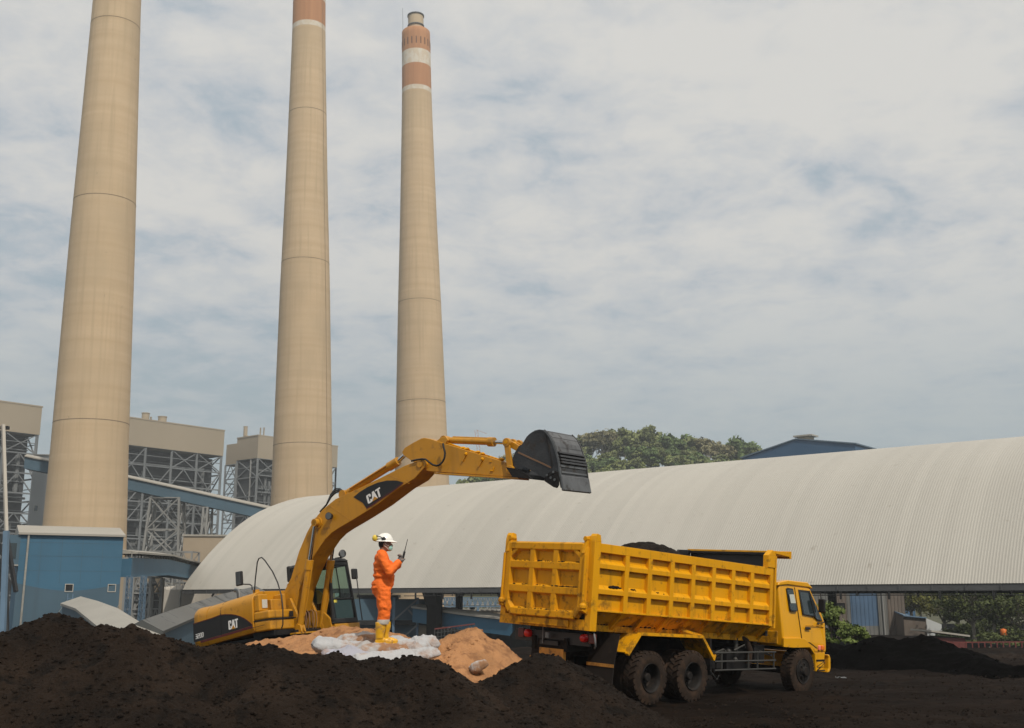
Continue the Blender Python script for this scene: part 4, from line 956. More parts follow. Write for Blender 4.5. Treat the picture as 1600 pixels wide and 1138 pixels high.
# trees right, beyond the shed
TG = 'broad trees behind the red railed fence'
pr_ = [make_tree('', 11, 6.2, 3.6, 5.2, 46, 5200, .42, 'leaf_r', 'palebark', 201, TG, flat=.5, tr=.26, nlimb=14), make_tree('', 10, 5.6, 3.4, 4.6, 42, 4600, .40, 'leaf_r2', 'palebark', 202, TG, flat=.5, tr=.22, nlimb=14), make_tree('', 12, 6.0, 4.6, 4.2, 46, 5200, .42, 'leaf_r', 'bark', 203, TG, flat=.6, tr=.28)]
us = [0, 0, 0]
for px, Y, k, s, lab in ((1523, 176, 0, 1.15, 'pale trunked spreading tree nearest the red shelter'), (1440, 225, 1, 1.3, 'yellowish tree rising behind the white lean-to'), (1588, 175, 2, 1.05, 'dark rounded tree at the right edge of the picture'), (1478, 196, 1, 1.2, 'spreading tree between the lean-to and the orange tank'), (1556, 190, 0, 1.2, 'tree behind the orange tank with pale limbs'), (1640, 180, 1, 1.15, 'yellow green tree cut by the right edge'), (1500, 235, 2, 1.45, 'tall dark tree far behind the spreading trees'), (1575, 240, 2, 1.5, 'tallest dark tree in the far row on the right'), (1428, 255, 2, 1.3, 'dark tree peeping past the silo house'), (1660, 225, 0, 1.3, 'far tree beyond the right edge')):
    o = pr_[k] if not us[k] else copy_tree(pr_[k]); us[k] = 1
    q = P(px, 1000, Y); o.location = (q.x, Y, -6.2 if px > 1460 else -5); o.scale = (s, s, s); o.rotation_euler = (0, 0, px * .7); o['label'] = lab
# understorey mass
BG = 'dark bushes under the trees on the right'
bp = make_tree('', 3.4, 2.6, 1.7, 1.2, 22, 2200, .34, 'leaf_r', 'bark', 301, BG, name='bush', cat='bush', tr=.07)
for i, (px, Y, s, lab) in enumerate(((1490, 178, 1.1, 'dark bush just right of the white lean-to'), (1512, 186, 1.3, 'dark bush behind the pale trunked tree'), (1545, 171, 1.0, 'dark bush left of the orange tank'), (1560, 168, .9, 'low bush below the orange tank'), (1578, 174, 1.2, 'dark bush right of the orange tank'), (1602, 172, 1.1, 'dark bush at the right edge'), (1532, 200, 1.5, 'large dark bush behind the fence'))):
    o = bp if i == 0 else copy_tree(bp); q = P(px, 1000, Y); o.location = (q.x, Y, -6.2); o.scale = (s * 1.2, s * 1.2, s); o.rotation_euler = (0, 0, i * 1.3); o['label'] = lab
# shrub beside the cab
q = P(1316, 1004, 50)
sh = make_tree('leafy bright green shrub standing between the truck cab and the black coal heap', 2.3, 1.0, 1.1, .5, 40, 6500, .13, 'leaf_s', 'bark', 401, None, name='shrub', cat='shrub', tr=.05, lean=-.2)
sh.location = (q.x - .35, 50, q.z - .45)
s2_ = make_tree('low green shrub on the flank of the black coal heap right of the taller shrub', 1.2, .75, .6, .3, 20, 2600, .13, 'leaf_s', 'bark', 402, None, name='shrub', cat='shrub', tr=.04)
q = P(1336, 1002, 49); s2_.location = (q.x, 49, q.z - .35)
# ================================================================== dump truck
TY = MTR = None
W = 2.45
TF = frame(.758, -.021, .042); TO = V((1.338, 20.849, .081))
dt = thing('dump_truck', 'yellow tipper truck with a ribbed body standing loaded with coal in front of the shed', 'dump truck', TO, TF)
BM = (TF.transposed() @ frame(.758, -.062, .05)).to_4x4()     # the body sits nose down on the chassis
def loc_(F, O, px, py, y):
    r = F.transposed() @ ray(px, py); c = F.transposed() @ (V((0, 0, CZ)) - O); return c + r * ((y - c.y) / r.y)
def tk(px, py, y=-.02): p = loc_(TF, TO, px, py, y); return (p.x, p.z)
Lb, zt, zs, zb = 6.02, 3.07, 1.79, 1.44
def bb(mb, name, m, parent=dt, bevel=.006, **k): mb.xf(BM); return mb.build(name, m, parent, bevel=bevel, **k)
# --- side boards (right and left), each one welded panel with rails and ribs
def side(y0, s):
    f = lambda a: y0 + s * a      # depth measured inwards from the face
    mb = MB()
    def yb(x0, x1, a, b, z0, z1): mb.box(x0, x1, min(f(a), f(b)), max(f(a), f(b)), z0, z1)
    yb(.16, Lb, .085, .13, zs, zt)                                   # skin
    yb(.16, Lb, 0, .084, zt - .17, zt)                               # top rail
    ribs = [.98 + .705 * k for k in range(7)]
    xs = [.16] + ribs + [Lb - .12]
    def rail(z0, z1, zbev):
        for a, b in zip(xs[:-1], xs[1:]):
            aa = a + (.062 if a != .16 else 0); b_ = b - (.062 if b < Lb - .2 else 0)
            mb.hexa([(aa, f(.003), z0), (b_, f(.003), z0), (b_, f(.084), z0), (aa, f(.084), z0), (aa, f(.003), z1), (b_, f(.003), z1), (b_, f(.084), zbev), (aa, f(.084), zbev)])
    rail(2.60, 2.69, 2.76); rail(2.12, 2.21, 2.29)
    yb(.16, Lb, .003, .084, zs, zs + .035)
    for x in ribs: yb(x - .062, x + .062, -.002, .084, zs, zt - .171)
    yb(Lb - .12, Lb, -.004, .13, zs - .01, zt)
    # chamfer to the floor, with a gusset below every rib
    mb.hexa([(.16, f(.085), zs), (Lb, f(.085), zs), (Lb - .02, f(.36), zb + .1), (.16, f(.36), zb + .1), (.16, f(.13), zs), (Lb, f(.13), zs), (Lb - .02, f(.42), zb + .1), (.16, f(.42), zb + .1)])
    yb(.16, Lb - .02, .34, .44, zb - .02, zb + .1)
    for x in ribs + [Lb - .06]:
        mb.prism([(f(.01), zs), (f(.36), zb + .0), (f(.36), zb + .1), (f(.085), zs + .02)], x - .055, x + .055, ax='yz')
    return mb
sb = bb(side(0, 1), 'side_board', M['tyel']); bb(side(W, -1), 'side_board', M['tyel'])
mb = MB()
for k, x in enumerate((.55, 1.3, 2.1, 2.8, 3.6, 4.2, 4.9, 5.5)): mb.tube([(x, .16, zs - .02), (x + .005, .16, zs - .075)], .012, 5)
bb(mb, 'drain_pins', M['post'], sb, bevel=0)
# coal dust left on the ledges
mb = MB(); R_ = random.Random(77)
def crumbs(x0, x1, y, z, n, r=.03):
    for _ in range(n):
        x = R_.triangular(x0, x1); rr = r * R_.uniform(.4, 1.1); mb.ball((x, y + R_.uniform(-.02, .03), z + rr * .3 + .03 * R_.random() * (1 - abs(2 * (x - x0) / (x1 - x0) - 1))), (rr * 1.5, rr, rr * .8), 5)
crumbs(.5, .92, .05, 2.25, 46); crumbs(1.05, 1.4, .05, 2.24, 14, .022); crumbs(1.8, 2.3, .05, 2.23, 9, .018); crumbs(.2, 1.1, .37, zb + .1, 60, .03); crumbs(1.2, 3.6, .36, zb + .1, 110, .032)
bb(mb, 'ledge_dust', M['soot'], sb, bevel=0)['kind'] = 'stuff'
# posts
for y0, y1, s in ((-.025, .125, 1), (W - .125, W + .025, -1)):
    mb = MB(); mb.box(-.02, .16, y0, y1, zb - .02, zt + .02)
    mb.prism([(-.02, zt + .02), (.16, zt + .02), (.13, zt + .15), (.04, zt + .17), (-.0, zt + .12)], y0, y1)
    po = bb(mb, 'rear_post', M['tyel'])
    mb = MB(); mb.tube([(-.10, (y0 + y1) / 2 + s * .12, zt + .06), (.06, (y0 + y1) / 2 + s * .12, zt + .06)], .05, 10); mb.prism([(-.14, zt - .22), (-.02, zt - .16), (.06, zt + .13), (-.06, zt + .10)], (y0 + y1) / 2 + s * .08, (y0 + y1) / 2 + s * .15)
    bb(mb, 'hinge', M['tyel_dirty'], po)
# tailgate
mb = MB(); y0, y1, z0, z1 = .14, W - .14, 1.63, zt - .03; c = .2
poly = [(y0 + c, z0), (y1 - c, z0), (y1, z0 + c * 1.1), (y1, z1), (y0, z1), (y0, z0 + c * 1.1)]
mb.prism(poly, -.02, .03, ax='yz')
def bar(a, b, w0, xf=-.115):
    (ya, za), (yb_, zb_) = a, b; d = V((yb_ - ya, zb_ - za)).normalized(); n = V((-d.y, d.x)) * w0 / 2
    v = [(ya + n.x, za + n.y), (yb_ + n.x, zb_ + n.y), (yb_ - n.x, zb_ - n.y), (ya - n.x, za - n.y)]
    n2 = V((-d.y, d.x)) * (w0 / 2 + .035)
    u = [(ya + n2.x, za + n2.y), (yb_ + n2.x, zb_ + n2.y), (yb_ - n2.x, zb_ - n2.y), (ya - n2.x, za - n2.y)]
    mb.hexa([(xf, *p) for p in v] + [(-.02, *p) for p in u])
fr = [(y0 + c, z0 + .05), (y1 - c, z0 + .05), (y1 - .06, z0 + c * 1.1), (y1 - .06, z1 - .07), (y0 + .06, z1 - .07), (y0 + .06, z0 + c * 1.1)]
for k in range(6): bar(fr[k], fr[(k + 1) % 6], .12, -.112 - .001 * k)
for y in (y0 + (y1 - y0) * .36, y0 + (y1 - y0) * .66): bar((y, z0 + .08), (y, z1 - .1), .13, -.106)
for z in (2.60, 2.13): bar((y0 + .1, z), (y1 - .1, z), .13, -.109)
for a, b in (((y0 + .09, z1 - .27), (y0 + .3, z1 - .11)), ((y1 - .09, z1 - .27), (y1 - .3, z1 - .11))): bar(a, b, .07, -.104)
tg = bb(mb, 'tailgate', M['tyel_dirty'], bevel=.008)
mb = MB()
for y in (.10, W - .10):
    mb = MB(); mb.tube([(-.13, y, 1.9), (-.13, y, zt - .25)], .028, 8); mb.ball((-.12, y, 1.86), .075, 10); mb.prism([(-.16, 1.78), (-.02, 1.72), (.0, 1.95), (-.12, 1.98)], y - .04, y + .04); bb(mb, 'latch_rod', M['tyel_dirty'], tg, bevel=0)
mb = MB(); R_ = random.Random(5)
for z, a, b in ((2.205, .3, 2.2), (2.205, .3, .9), (1.745, .5, 1.9), (2.675, .3, 2.1)):
    for _ in range(26): rr = R_.uniform(.008, .02); mb.ball((-.06 - R_.random() * .04, R_.uniform(a, b), z + rr * .4), (rr, rr * 1.8, rr * .7), 5)
bb(mb, 'ledge_dust', M['soot'], tg, bevel=0)['kind'] = 'stuff'
mb = MB(); mb.box(-.03, .16, .127, W - .127, zb - .02, z0 - .012); mb.box(-.07, -.032, .5, 1.9, zb + .02, z0 - .05)
bb(mb, 'rear_sill', M['tyel_dirty'])
mb = MB(); mb.box(.17, Lb - .1, .38, W - .38, zb + .03, zb + .1)
for k in range(9): mb.box(.4 + .65 * k, .5 + .65 * k, .45, W - .45, zb - .1, zb + .029)
bb(mb, 'bed_floor', M['blk'])
# headboard with canopy
mb = MB(); mb.box(Lb - .06, Lb + .03, .132, W - .132, zb + .12, zt + .3); hb = bb(mb, 'headboard', M['eblk'])
mb = MB(); mb.box(Lb - .24, Lb + .06, -.02, .126, zt + .003, zt + .27); mb.prism([(Lb - .24, zt + .27), (Lb + .06, zt + .27), (Lb + .05, zt + .36), (Lb - .08, zt + .40)], -.02, .126)
mb.box(Lb + .032, Lb + .1, -.02, .126, zs - .05, zt + .27); bb(mb, 'front_post', M['tyel'], hb)
mb = MB(); mb.hexa([(Lb + .02, -.03, zt + .33), (Lb + .62, -.03, zt + .30), (Lb + .62, W + .03, zt + .30), (Lb + .02, W + .03, zt + .33), (Lb + .02, -.03, zt + .39), (Lb + .62, -.03, zt + .41), (Lb + .62, W + .03, zt + .41), (Lb + .02, W + .03, zt + .39)])
mb.box(Lb + .60, Lb + .66, -.04, W + .04, zt + .26, zt + .43); bb(mb, 'canopy', M['tyel'], hb)
mb = MB(); mb.hexa([(Lb - .06, W - .13, zt + .0), (Lb - .06, W - .07, zt), (Lb - .75, W - .07, zt), (Lb - .75, W - .13, zt), (Lb - .06, W - .13, zt + .36), (Lb - .06, W - .07, zt + .36), (Lb - .5, W - .07, zt + .33), (Lb - .5, W - .13, zt + .33)]); bb(mb, 'side_extension', M['eblk'], hb)
mb = MB(); mb.box(Lb - .14, Lb - .062, .14, W - .1, zt + .28, zt + .34); bb(mb, 'headboard_rail', M['blk'], hb)
# --- coal load (rests in the body: a thing of its own)
mb = MB(); nx, ny = 110, 40
for j in range(ny + 1):
    for i in range(nx + 1):
        x = .08 + (Lb - .2) * i / nx; y = .14 + (W - .28) * j / ny
        u = (x - .1) / Lb; v = abs(2 * (y / W) - 1)
        z = 2.84 + .42 * math.exp(-((u - .46) / .15) ** 2) * (1 - v ** 2) + .16 * math.exp(-((u - .06) / .08) ** 2) * (1 - .5 * v) + .10 * math.exp(-((u - .5) / .1) ** 2) * (1 - v * v) - .25 * max(0, u - .55)
        z += .05 * fbm(x * 3, y * 3, 9, 3) + .02 * noise.noise((x * 14, y * 14, 2)); z = min(z, zt + .42)
        if j in (0, ny) or i in (0, nx): z = min(z, zt - .04)
        mb.v.append(V((x, y, z)))
for j in range(ny):
    for i in range(nx): n = nx + 1; mb.f.append((j * n + i, j * n + i + 1, (j + 1) * n + i + 1, (j + 1) * n + i)); mb.m.append(0)
b0 = len(mb.v)
mb.xf(BM); cl = mb.build('coal_load', mat('loaded_coal', (.017, .013, .010), .9, var=.4, vs=3, dirt=(.008, .007, .006), da=.35, ds=9, bump=1, bs=25, spec=.1), smooth=180, recalc=False)
cl.matrix_basis = Matrix.Translation(TO) @ TF.to_4x4(); tag(cl, 'load of dark coal heaped in the body of the yellow truck', 'coal load')
# --- chassis
mb = MB()
for y in (.78, W - .78): mb.box(.25, 8.2, y - .05, y + .05, .98, 1.24)
for x in (.3, 1.3, 2.56, 4.2, 5.6, 6.5): mb.box(x, x + .1, .84, W - .84, 1.0, 1.2)
for x in (1.925, 3.277): mb.tube([(x, .3, .5), (x, W - .3, .5)], .11, 10); mb.ball((x, W / 2, .5), (.26, .24, .26), 12)
mb.tube([(7.5, .3, .5), (7.5, W - .3, .5)], .08, 8)
for y in (.62, W - .62): mb.box(1.6, 3.6, y - .06, y + .06, .62, .8)
mb.tube([(3.3, W / 2, .55), (6.2, W / 2, .85)], .06, 8)
ch_ = mb.build('chassis', M['soot'], dt, bevel=.01)
mb = MB(); mb.box(5.0, 5.9, .42, .74, .55, 1.05); mb.box(5.95, 6.35, .35, .74, .7, 1.1); mb.tube([(4.35, .48, .62), (4.35, .48, 1.0)], .18, 14); mb.tube([(4.75, .5, .6), (4.75, .5, .98)], .13, 14); mb.box(4.2, 6.3, .8, 1.6, .6, 1.3); mb.box(5.2, 5.6, 1.0, 1.5, 1.2, 1.38)
mb.box(4.1, 4.16, .2, W - .2, .5, 1.25)
mb.build('underbody_units', M['blk'], ch_, bevel=.015)
mb = MB(); mb.tube([(5.7, .35, .7), (5.72, .32, 1.0), (5.62, .34, 1.18), (5.4, .4, 1.3)], .075, 10); mb.build('exhaust_pipe', M['rubber'], ch_, smooth=60)
mb = MB(); mb.tube([(5.25, .36, .92), (5.25, .36, 1.32)], .05, 8); mb.box(4.6, 4.95, .36, .44, .92, 1.0); mb.tube([(4.4, .3, .95), (4.6, .22, 1.03), (4.8, .3, .96)], .02, 6); mb.tube([(4.1, .2, .6), (4.2, .1, .42), (4.35, .15, .5)], .012, 5)
mb.tube([(5.1, .3, 1.0), (5.35, .2, 1.12), (5.5, .3, 1.05)], .018, 6); mb.build('air_pipes', M['guard'], ch_, smooth=60)['kind'] = 'stuff'
for q_ in ((4.9, .3, .98), (5.15, .3, .8)): MB().ball(q_, .055, 8).build('air_valve', M['guard'], ch_, smooth=60)
# side guard
mb = MB(); xa, xb = 3.98, 6.26
for z in (.62, .80, .98): mb.tube([(xa, .0, z), (xb, .0, z - .01)], .02, 6)
for x in (4.22, 5.2, 5.55, 6.18): mb.beam((x, .0, .62), (x, .0, .98), .03)
for x in (4.22, 6.1): mb.beam((x, .0, .9), (x, .75, 1.05), .04)
mb.build('side_guard', M['guard'], dt)
# fenders over the twin axles
def fender(y, s):
    mb = MB(); P_ = [(1.16, .98), (1.53, 1.37), (3.53, 1.31), (3.94, .84)]
    for a, b in zip(P_[:-1], P_[1:]):
        mb.beam((a[0], y, a[1]), (b[0], y, b[1]), .06, .075, up=(0, 1, 0))
    mb.hexa([(1.53, y, 1.335), (3.53, y, 1.275), (3.53, y + s * .62, 1.275), (1.53, y + s * .62, 1.335), (1.53, y, 1.36), (3.53, y, 1.30), (3.53, y + s * .62, 1.30), (1.53, y + s * .62, 1.36)])
    mb.hexa([(1.53, y + s * .03, 1.345), (1.53, y + s * .62, 1.345), (1.18, y + s * .62, 1.0), (1.18, y + s * .03, 1.0), (1.50, y + s * .03, 1.365), (1.50, y + s * .62, 1.365), (1.15, y + s * .62, 1.02), (1.15, y + s * .03, 1.02)])
    mb.hexa([(3.53, y + s * .03, 1.29), (3.53, y + s * .62, 1.29), (3.92, y + s * .62, .86), (3.92, y + s * .03, .86), (3.55, y + s * .03, 1.31), (3.55, y + s * .62, 1.31), (3.95, y + s * .62, .88), (3.95, y + s * .03, .88)])
    mb.beam((3.56, y, 1.32), (3.1, y + s * .2, 1.44), .03, .05); mb.beam((3.94, y, .87), (4.02, y + s * .02, .93), .05)
    return mb.build('fender', M['tyel'], dt)
fender(-.0, 1); fender(W, -1)
# mud flaps
for y0, y1 in ((.08, .78), (W - .78, W - .08)):
    mb = MB(); n = 10
    rings = [[V((1.02 - .05 * sin(k * .33) - .22 * (k / n) ** 1.2, y, 1.36 - 1.2 * k / n)) for y in (y0, y1)] + [V((1.04 - .05 * sin(k * .33) - .22 * (k / n) ** 1.2, y, 1.36 - 1.2 * k / n)) for y in (y1, y0)] for k in range(n + 1)]
    f = mb.loft(rings).build('mud_flap', M['rubber_m'], dt)
    k = 5.0; mb = MB(); x = 1.02 - .05 * sin(k * .33) - .22 * (k / n) ** 1.2; mb.beam((x - .012, y0 + .0, 1.36 - 1.2 * k / n), (x - .012, y1 - .0, 1.36 - 1.2 * k / n), .015, .06); mb.build('reflective_strip', mat('dirty_orange_strip', (.42, .19, .03), .7, var=.3, vs=6, dirt=(.05, .04, .03), da=.25, ds=7) if y0 < 1 else bpy.data.materials['dirty_orange_strip'], f)
mb = MB(); mb.box(.28, .36, .86, W - .92, .80, 1.02); mb.build('rear_bumper', mat('dirty_bumper_paint', (.5, .22, .03), .7, var=.2, vs=3, dirt=(.06, .045, .03), da=.3, ds=5), dt, bevel=.01)
mb = MB(); mb.box(.3, .34, .2, W - .2, 1.12, 1.34); mb.box(.26, .3, 1.0, 1.5, 1.08, 1.16); mb.build('lamp_bar', M['eblk'], dt)
for y, s in ((.13, 1), (W - .28 - .42, 1)): pass
for yc, s in ((.30, -1), (W - .62, 1)):
    mb = MB(); mb.lathe([(.001, .075), (.04, .07), (.07, .05), (.08, .0), (.08, -.04)], 18, Matrix.Translation((.25, yc, 1.27)) @ Matrix.Rotation(-pi / 2, 4, 'Y')); mb.build('tail_lamp', M['red_l'], dt, smooth=50)
    mb = MB(); mb.box(.24, .3, yc + s * .2 - .085, yc + s * .2 + .085, 1.18, 1.36); mb.build('tail_lamp_cover', M['red_d'], dt, bevel=.02)
mb = MB(); mb.tube([(.22, .02, 1.38), (.2, -.03, 1.28), (.24, -.01, 1.14), (.3, .06, 1.1)], .018, 6); mb.build('lamp_guard', M['steelg'], dt, smooth=60)
mb = MB(); mb.tube([(.2, 1.22, 1.22), (.2, 1.22, 1.32)], .05, 10); mb.tube([(.24, 1.4, 1.1), (.24, 1.4, 1.42)], .012, 5); mb.build('tow_hook', M['steelg'], dt, smooth=60)
# --- wheels
def wheel(x, y, s, dual, front=False):
    """s=+1: outer face towards -y"""
    c = V((x, y, .52)); Mx = Matrix.Translation(c) @ Matrix.Rotation(pi / 2 * s, 4, 'X')
    wd = .27; R0 = .515; Ri = .275
    prof = [(Ri, -wd / 2), (Ri + .03, -wd / 2 - .012), (.40, -wd / 2 - .022), (.47, -wd / 2 + .0), (.488, -wd / 2 + .03), (.49, wd / 2 - .03), (.47, wd / 2), (.40, wd / 2 + .022), (Ri + .03, wd / 2 + .012), (Ri, wd / 2)]
    ty = MB(); ty.lathe(prof, 48, Mx, cap=False)
    nl = 26 if not front else 34
    for side_ in (-1, 1):
        for k in range(nl):
            a0 = 2 * pi * (k + (.5 if side_ > 0 else 0)) / nl; da = .15 if not front else .06; w_ = .34 * 2 * pi / nl if not front else .36 * 2 * pi / nl
            vs = []
            for rr in (.478, R0):
                for t_, aa in ((.008, a0 + da - w_), (.008, a0 + da + w_), (wd / 2 - .002, a0 + w_), (wd / 2 - .002, a0 - w_)):
                    vs.append(Mx @ V((rr * cos(aa), rr * sin(aa), side_ * t_)))
            # shoulder wraps down the sidewall
            for aa in (a0 - w_ * .8, a0 + w_ * .8): pass
            ty.hexa(vs)
            v2 = []
            for aa in (a0 - w_, a0 + w_): 
                for rr, t_ in ((R0, wd / 2 - .003), (.455, wd / 2 + .012), (.44, wd / 2 - .01)): v2.append(Mx @ V((rr * cos(aa), rr * sin(aa), side_ * t_)))
            ty.add(v2, [(0, 1, 2), (5, 4, 3), (0, 3, 4, 1), (1, 4, 5, 2), (2, 5, 3, 0)])
    if dual:
        Mx2 = Matrix.Translation(c + V((0, s * .31, 0))) @ Matrix.Rotation(pi / 2 * s, 4, 'X')
        ty.lathe([(r + (.02 if r > .48 else 0), z) for r, z in prof], 40, Mx2, cap=False)
    wh = ty.build('wheel', M['rubber'], dt, smooth=35)
    rm = MB()
    if dual:
        rm.lathe([(Ri + .012, wd / 2 + .015), (Ri + .004, wd / 2 + .03), (Ri - .02, wd / 2 + .01), (Ri - .035, wd / 2 - .02), (Ri - .045, -.06), (.20, -.09), (.19, -.1), (.001, -.1)], 36, Mx, cap=False)
        ri = rm.build('rim', M['rim'], wh, smooth=40)
        hb_ = MB(); hb_.lathe([(.13, -.1), (.125, -.02), (.09, .0), (.085, .07), (.07, .085), (.001, .085)], 24, Mx)
        for k in range(8): a = 2 * pi * k / 8; hb_.tube([Mx @ V((.165 * cos(a), .165 * sin(a), -.1)), Mx @ V((.165 * cos(a), .165 * sin(a), -.05))], .018, 6)
        hb_.build('hub', M['rim'], wh, smooth=40)
    else:
        rm.lathe([(Ri + .012, wd / 2 + .015), (Ri + .004, wd / 2 + .03), (Ri - .02, wd / 2 + .01), (Ri - .04, wd / 2 - .03), (.215, wd / 2 - .01), (.19, wd / 2 + .03), (.12, wd / 2 + .045), (.115, wd / 2 + .04), (.11, wd / 2 + .08), (.09, wd / 2 + .10), (.001, wd / 2 + .10)], 36, Mx)
        ri = rm.build('rim', M['rim'], wh, smooth=40)
        hb_ = MB()
        for k in range(8): a = 2 * pi * k / 8; hb_.tube([Mx @ V((.155 * cos(a), .155 * sin(a), wd / 2 + .03)), Mx @ V((.155 * cos(a), .155 * sin(a), wd / 2 + .07))], .02, 6)
        for k in range(8): a = 2 * pi * (k + .5) / 8; hb_.tube([Mx @ V((.215 * cos(a), .215 * sin(a), wd / 2 - .012)), Mx @ V((.222 * cos(a), .222 * sin(a), wd / 2 - .002))], .03, 10)
        hb_.build('wheel_nuts', M['blk'], wh, smooth=40)
for x in (1.925, 3.277): wheel(x, .17, 1, True); wheel(x, W - .17, -1, True)
wheel(7.5, .22, 1, False, True); wheel(7.5, W - .22, -1, False, True)
# --- cab
YA, YB = .08, W - .08
def sec(x0, x1, z0, z1): pass
cabp = [(6.72, 1.07), (6.66, 2.40), (6.70, 2.47), (7.0, 2.52), (7.82, 2.50), (7.98, 2.42), (8.12, 2.22), (8.38, 1.85), (8.52, 1.60), (8.555, 1.08), (8.54, .92), (8.05, .92), (7.83, 1.06), (7.10, 1.06)]
mb = MB(); mb.prism(cabp, YA, YB)
# narrow the roof slightly
for v in mb.v:
    if v.z > 1.7:
        f = (v.z - 1.7) / .82; v.y = v.y + (.10 * f if v.y < 1 else -.10 * f)
cab = mb.build('cab', M['tcab'], dt, bevel=.045, seg=4, smooth=40)
def ys(z): return YA + (.10 * (z - 1.7) / .82 if z > 1.7 else 0)
def plate(poly, dy, th, name, m, parent, bevel=0):
    """panel laid on the sloping cab side, its outer face dy outside the side"""
    n = len(poly); v = [(x, ys(z) - dy, z) for x, z in poly] + [(x, ys(z) - dy + th, z) for x, z in poly]
    mb = MB(); mb.add(v, [tuple(range(n)), tuple(range(2 * n - 1, n - 1, -1))] + [(i, (i + 1) % n, n + (i + 1) % n, n + i) for i in range(n)]); return mb.build(name, m, parent, bevel=bevel)
def k3(pts, y=.08): return [tk(1190 + a / 5.69, 890 + b / 5.69, y) for a, b in pts]
mb = MB(); mb.prism([(6.58, 2.44), (6.64, 2.52), (7.0, 2.575), (7.85, 2.55), (8.03, 2.45), (8.07, 2.40), (7.9, 2.43), (7.0, 2.47)], YA + .06, YB - .06); mb.build('roof_visor', M['tcab'], cab, bevel=.02, smooth=40)
door = plate(k3([(322, 160), (362, 640), (428, 650), (492, 700), (556, 668), (540, 465), (455, 180)]), .012, .02, 'door', M['tcab'], dt, .008)
mb = MB(); pl_ = k3([(322, 160), (362, 640), (428, 650), (492, 700)]); 
for a, b in zip(pl_[:-1], pl_[1:]): mb.beam((a[0] - .012, ys(a[1]) - .003, a[1]), (b[0] - .012, ys(b[1]) - .003, b[1]), .014, .014)
mb.build('door_seam', M['eblk'], door)
def window(poly, name, parent, dy=.016):
    c = V((sum(p[0] for p in poly) / len(poly), sum(p[1] for p in poly) / len(poly))); ins = [tuple(c + (V(p) - c) * .88) for p in poly]
    mb = MB()
    for pl_, d_, th, mi in ((poly, dy, .02, 0), (ins, dy + .004, .008, 1)):
        n = len(pl_); v = [(x, ys(z) - d_, z) for x, z in pl_] + [(x, ys(z) - d_ + th, z) for x, z in pl_]
        mb.add(v, [tuple(range(n)), tuple(range(2 * n - 1, n - 1, -1))] + [(i, (i + 1) % n, n + (i + 1) % n, n + i) for i in range(n)], mi)
    mb.build(name, [M['eblk'], M['glass']], parent); return ins
win = k3([(347, 180), (368, 402), (470, 420), (495, 455), (538, 462), (448, 192)]); ins = window(win, 'door_window', door)
a, b = k3([(437, 190), (468, 422)]); mb = MB(); mb.beam((a[0], ys(a[1]) - .038, a[1]), (b[0], ys(b[1]) - .038, b[1]), .012, .03); mb.build('window_divider', M['eblk'], door)
q = window(k3([(243, 172), (262, 164), (302, 172), (322, 360), (312, 376), (270, 372), (258, 360)]), 'quarter_window', cab)
pp = k3([(256, 222), (298, 222), (306, 300), (262, 300)]); plate(pp, .04, .004, 'paper_notice', mat('paper_notice', (.45, .47, .42), .8), cab)
mb = MB(); a = k3([(385, 520), (420, 526)])
mb.beam((a[0][0] - .02, ys(a[0][1]) - .03, a[0][1]), (a[1][0] + .02, ys(a[1][1]) - .03, a[1][1]), .03, .05); mb.build('door_handle', M['eblk'], door, bevel=.008)
mb = MB(); a = k3([(388, 500), (430, 498), (520, 504), (545, 518)])
mb.tube([(x, ys(z) - .016, z) for x, z in a], .009, 5); mb.build('door_crease', M['tyel_dirty'], door)
mb = MB(); a = k3([(492, 482), (540, 470), (545, 462)]); mb.tube([(x, ys(z) - .035, z) for x, z in a], .014, 6); mb.ball((a[0][0], ys(a[0][1]) - .03, a[0][1]), .03, 8); mb.build('mirror_bracket', M['eblk'], door)
# front and rear faces
mb = MB(); 
v = [(8.135, YA + .14, 2.19), (8.135, YB - .14, 2.19), (8.50, YB - .09, 1.66), (8.50, YA + .09, 1.66)]; n_ = V((.53, 0, .365)).normalized()
mb.add([V(p) + n_ * .0 for p in v] + [V(p) + n_ * .03 for p in v], [(0, 3, 2, 1), (4, 5, 6, 7), (0, 1, 5, 4), (1, 2, 6, 5), (2, 3, 7, 6), (3, 0, 4, 7)]); mb.build('windscreen', M['glass'], cab)
mb = MB(); mb.box(8.54, 8.59, .35, W - .35, 1.12, 1.45); mb.build('grille', M['eblk'], cab, bevel=.01)
mb = MB(); mb.box(6.61, 6.66, YA + .25, YB - .25, 1.5, 2.25); mb.box(6.61, 6.655, YA + .1, YB - .1, 1.12, 1.42); mb.build('rear_panel', M['tyel_dirty'], cab, bevel=.03)
# sill under the door / sleeper
mb = MB(); mb.prism([(6.70, 1.07), (6.70, 1.27), (7.35, 1.27), (7.62, 1.24), (7.95, 1.0), (8.03, .9), (7.98, .9), (7.8, 1.05), (7.1, 1.05)], YA - .018, YA + .03); mb.build('wheel_arch_panel', M['tcab'], cab, bevel=.008)
mb = MB(); mb.prism([(8.04, .93), (8.48, .93), (8.40, .50), (8.07, .50)], YA, YA + .35); mb.box(8.1, 8.40, YA - .02, YA + .1, .60, .72); stp = mb.build('step_panel', M['tcab'], dt, bevel=.01)
mb = MB(); mb.box(8.08, 8.42, YA - .025, YA - .002, .73, .77); mb.beam((8.12, YA - .015, .53), (8.44, YA - .015, .7), .02, .012); mb.beam((8.1, YA - .015, .62), (8.4, YA - .015, .72), .02, .012); mb.box(8.1, 8.44, YA - .02, YA, .505, .53); mb.build('step_tread', M['blk'], stp)
mb = MB(); pr_b = [(8.56, .46), (8.64, .47), (8.69, .56), (8.69, .80), (8.64, .88), (8.56, .88), (8.60, .80), (8.60, .56)]
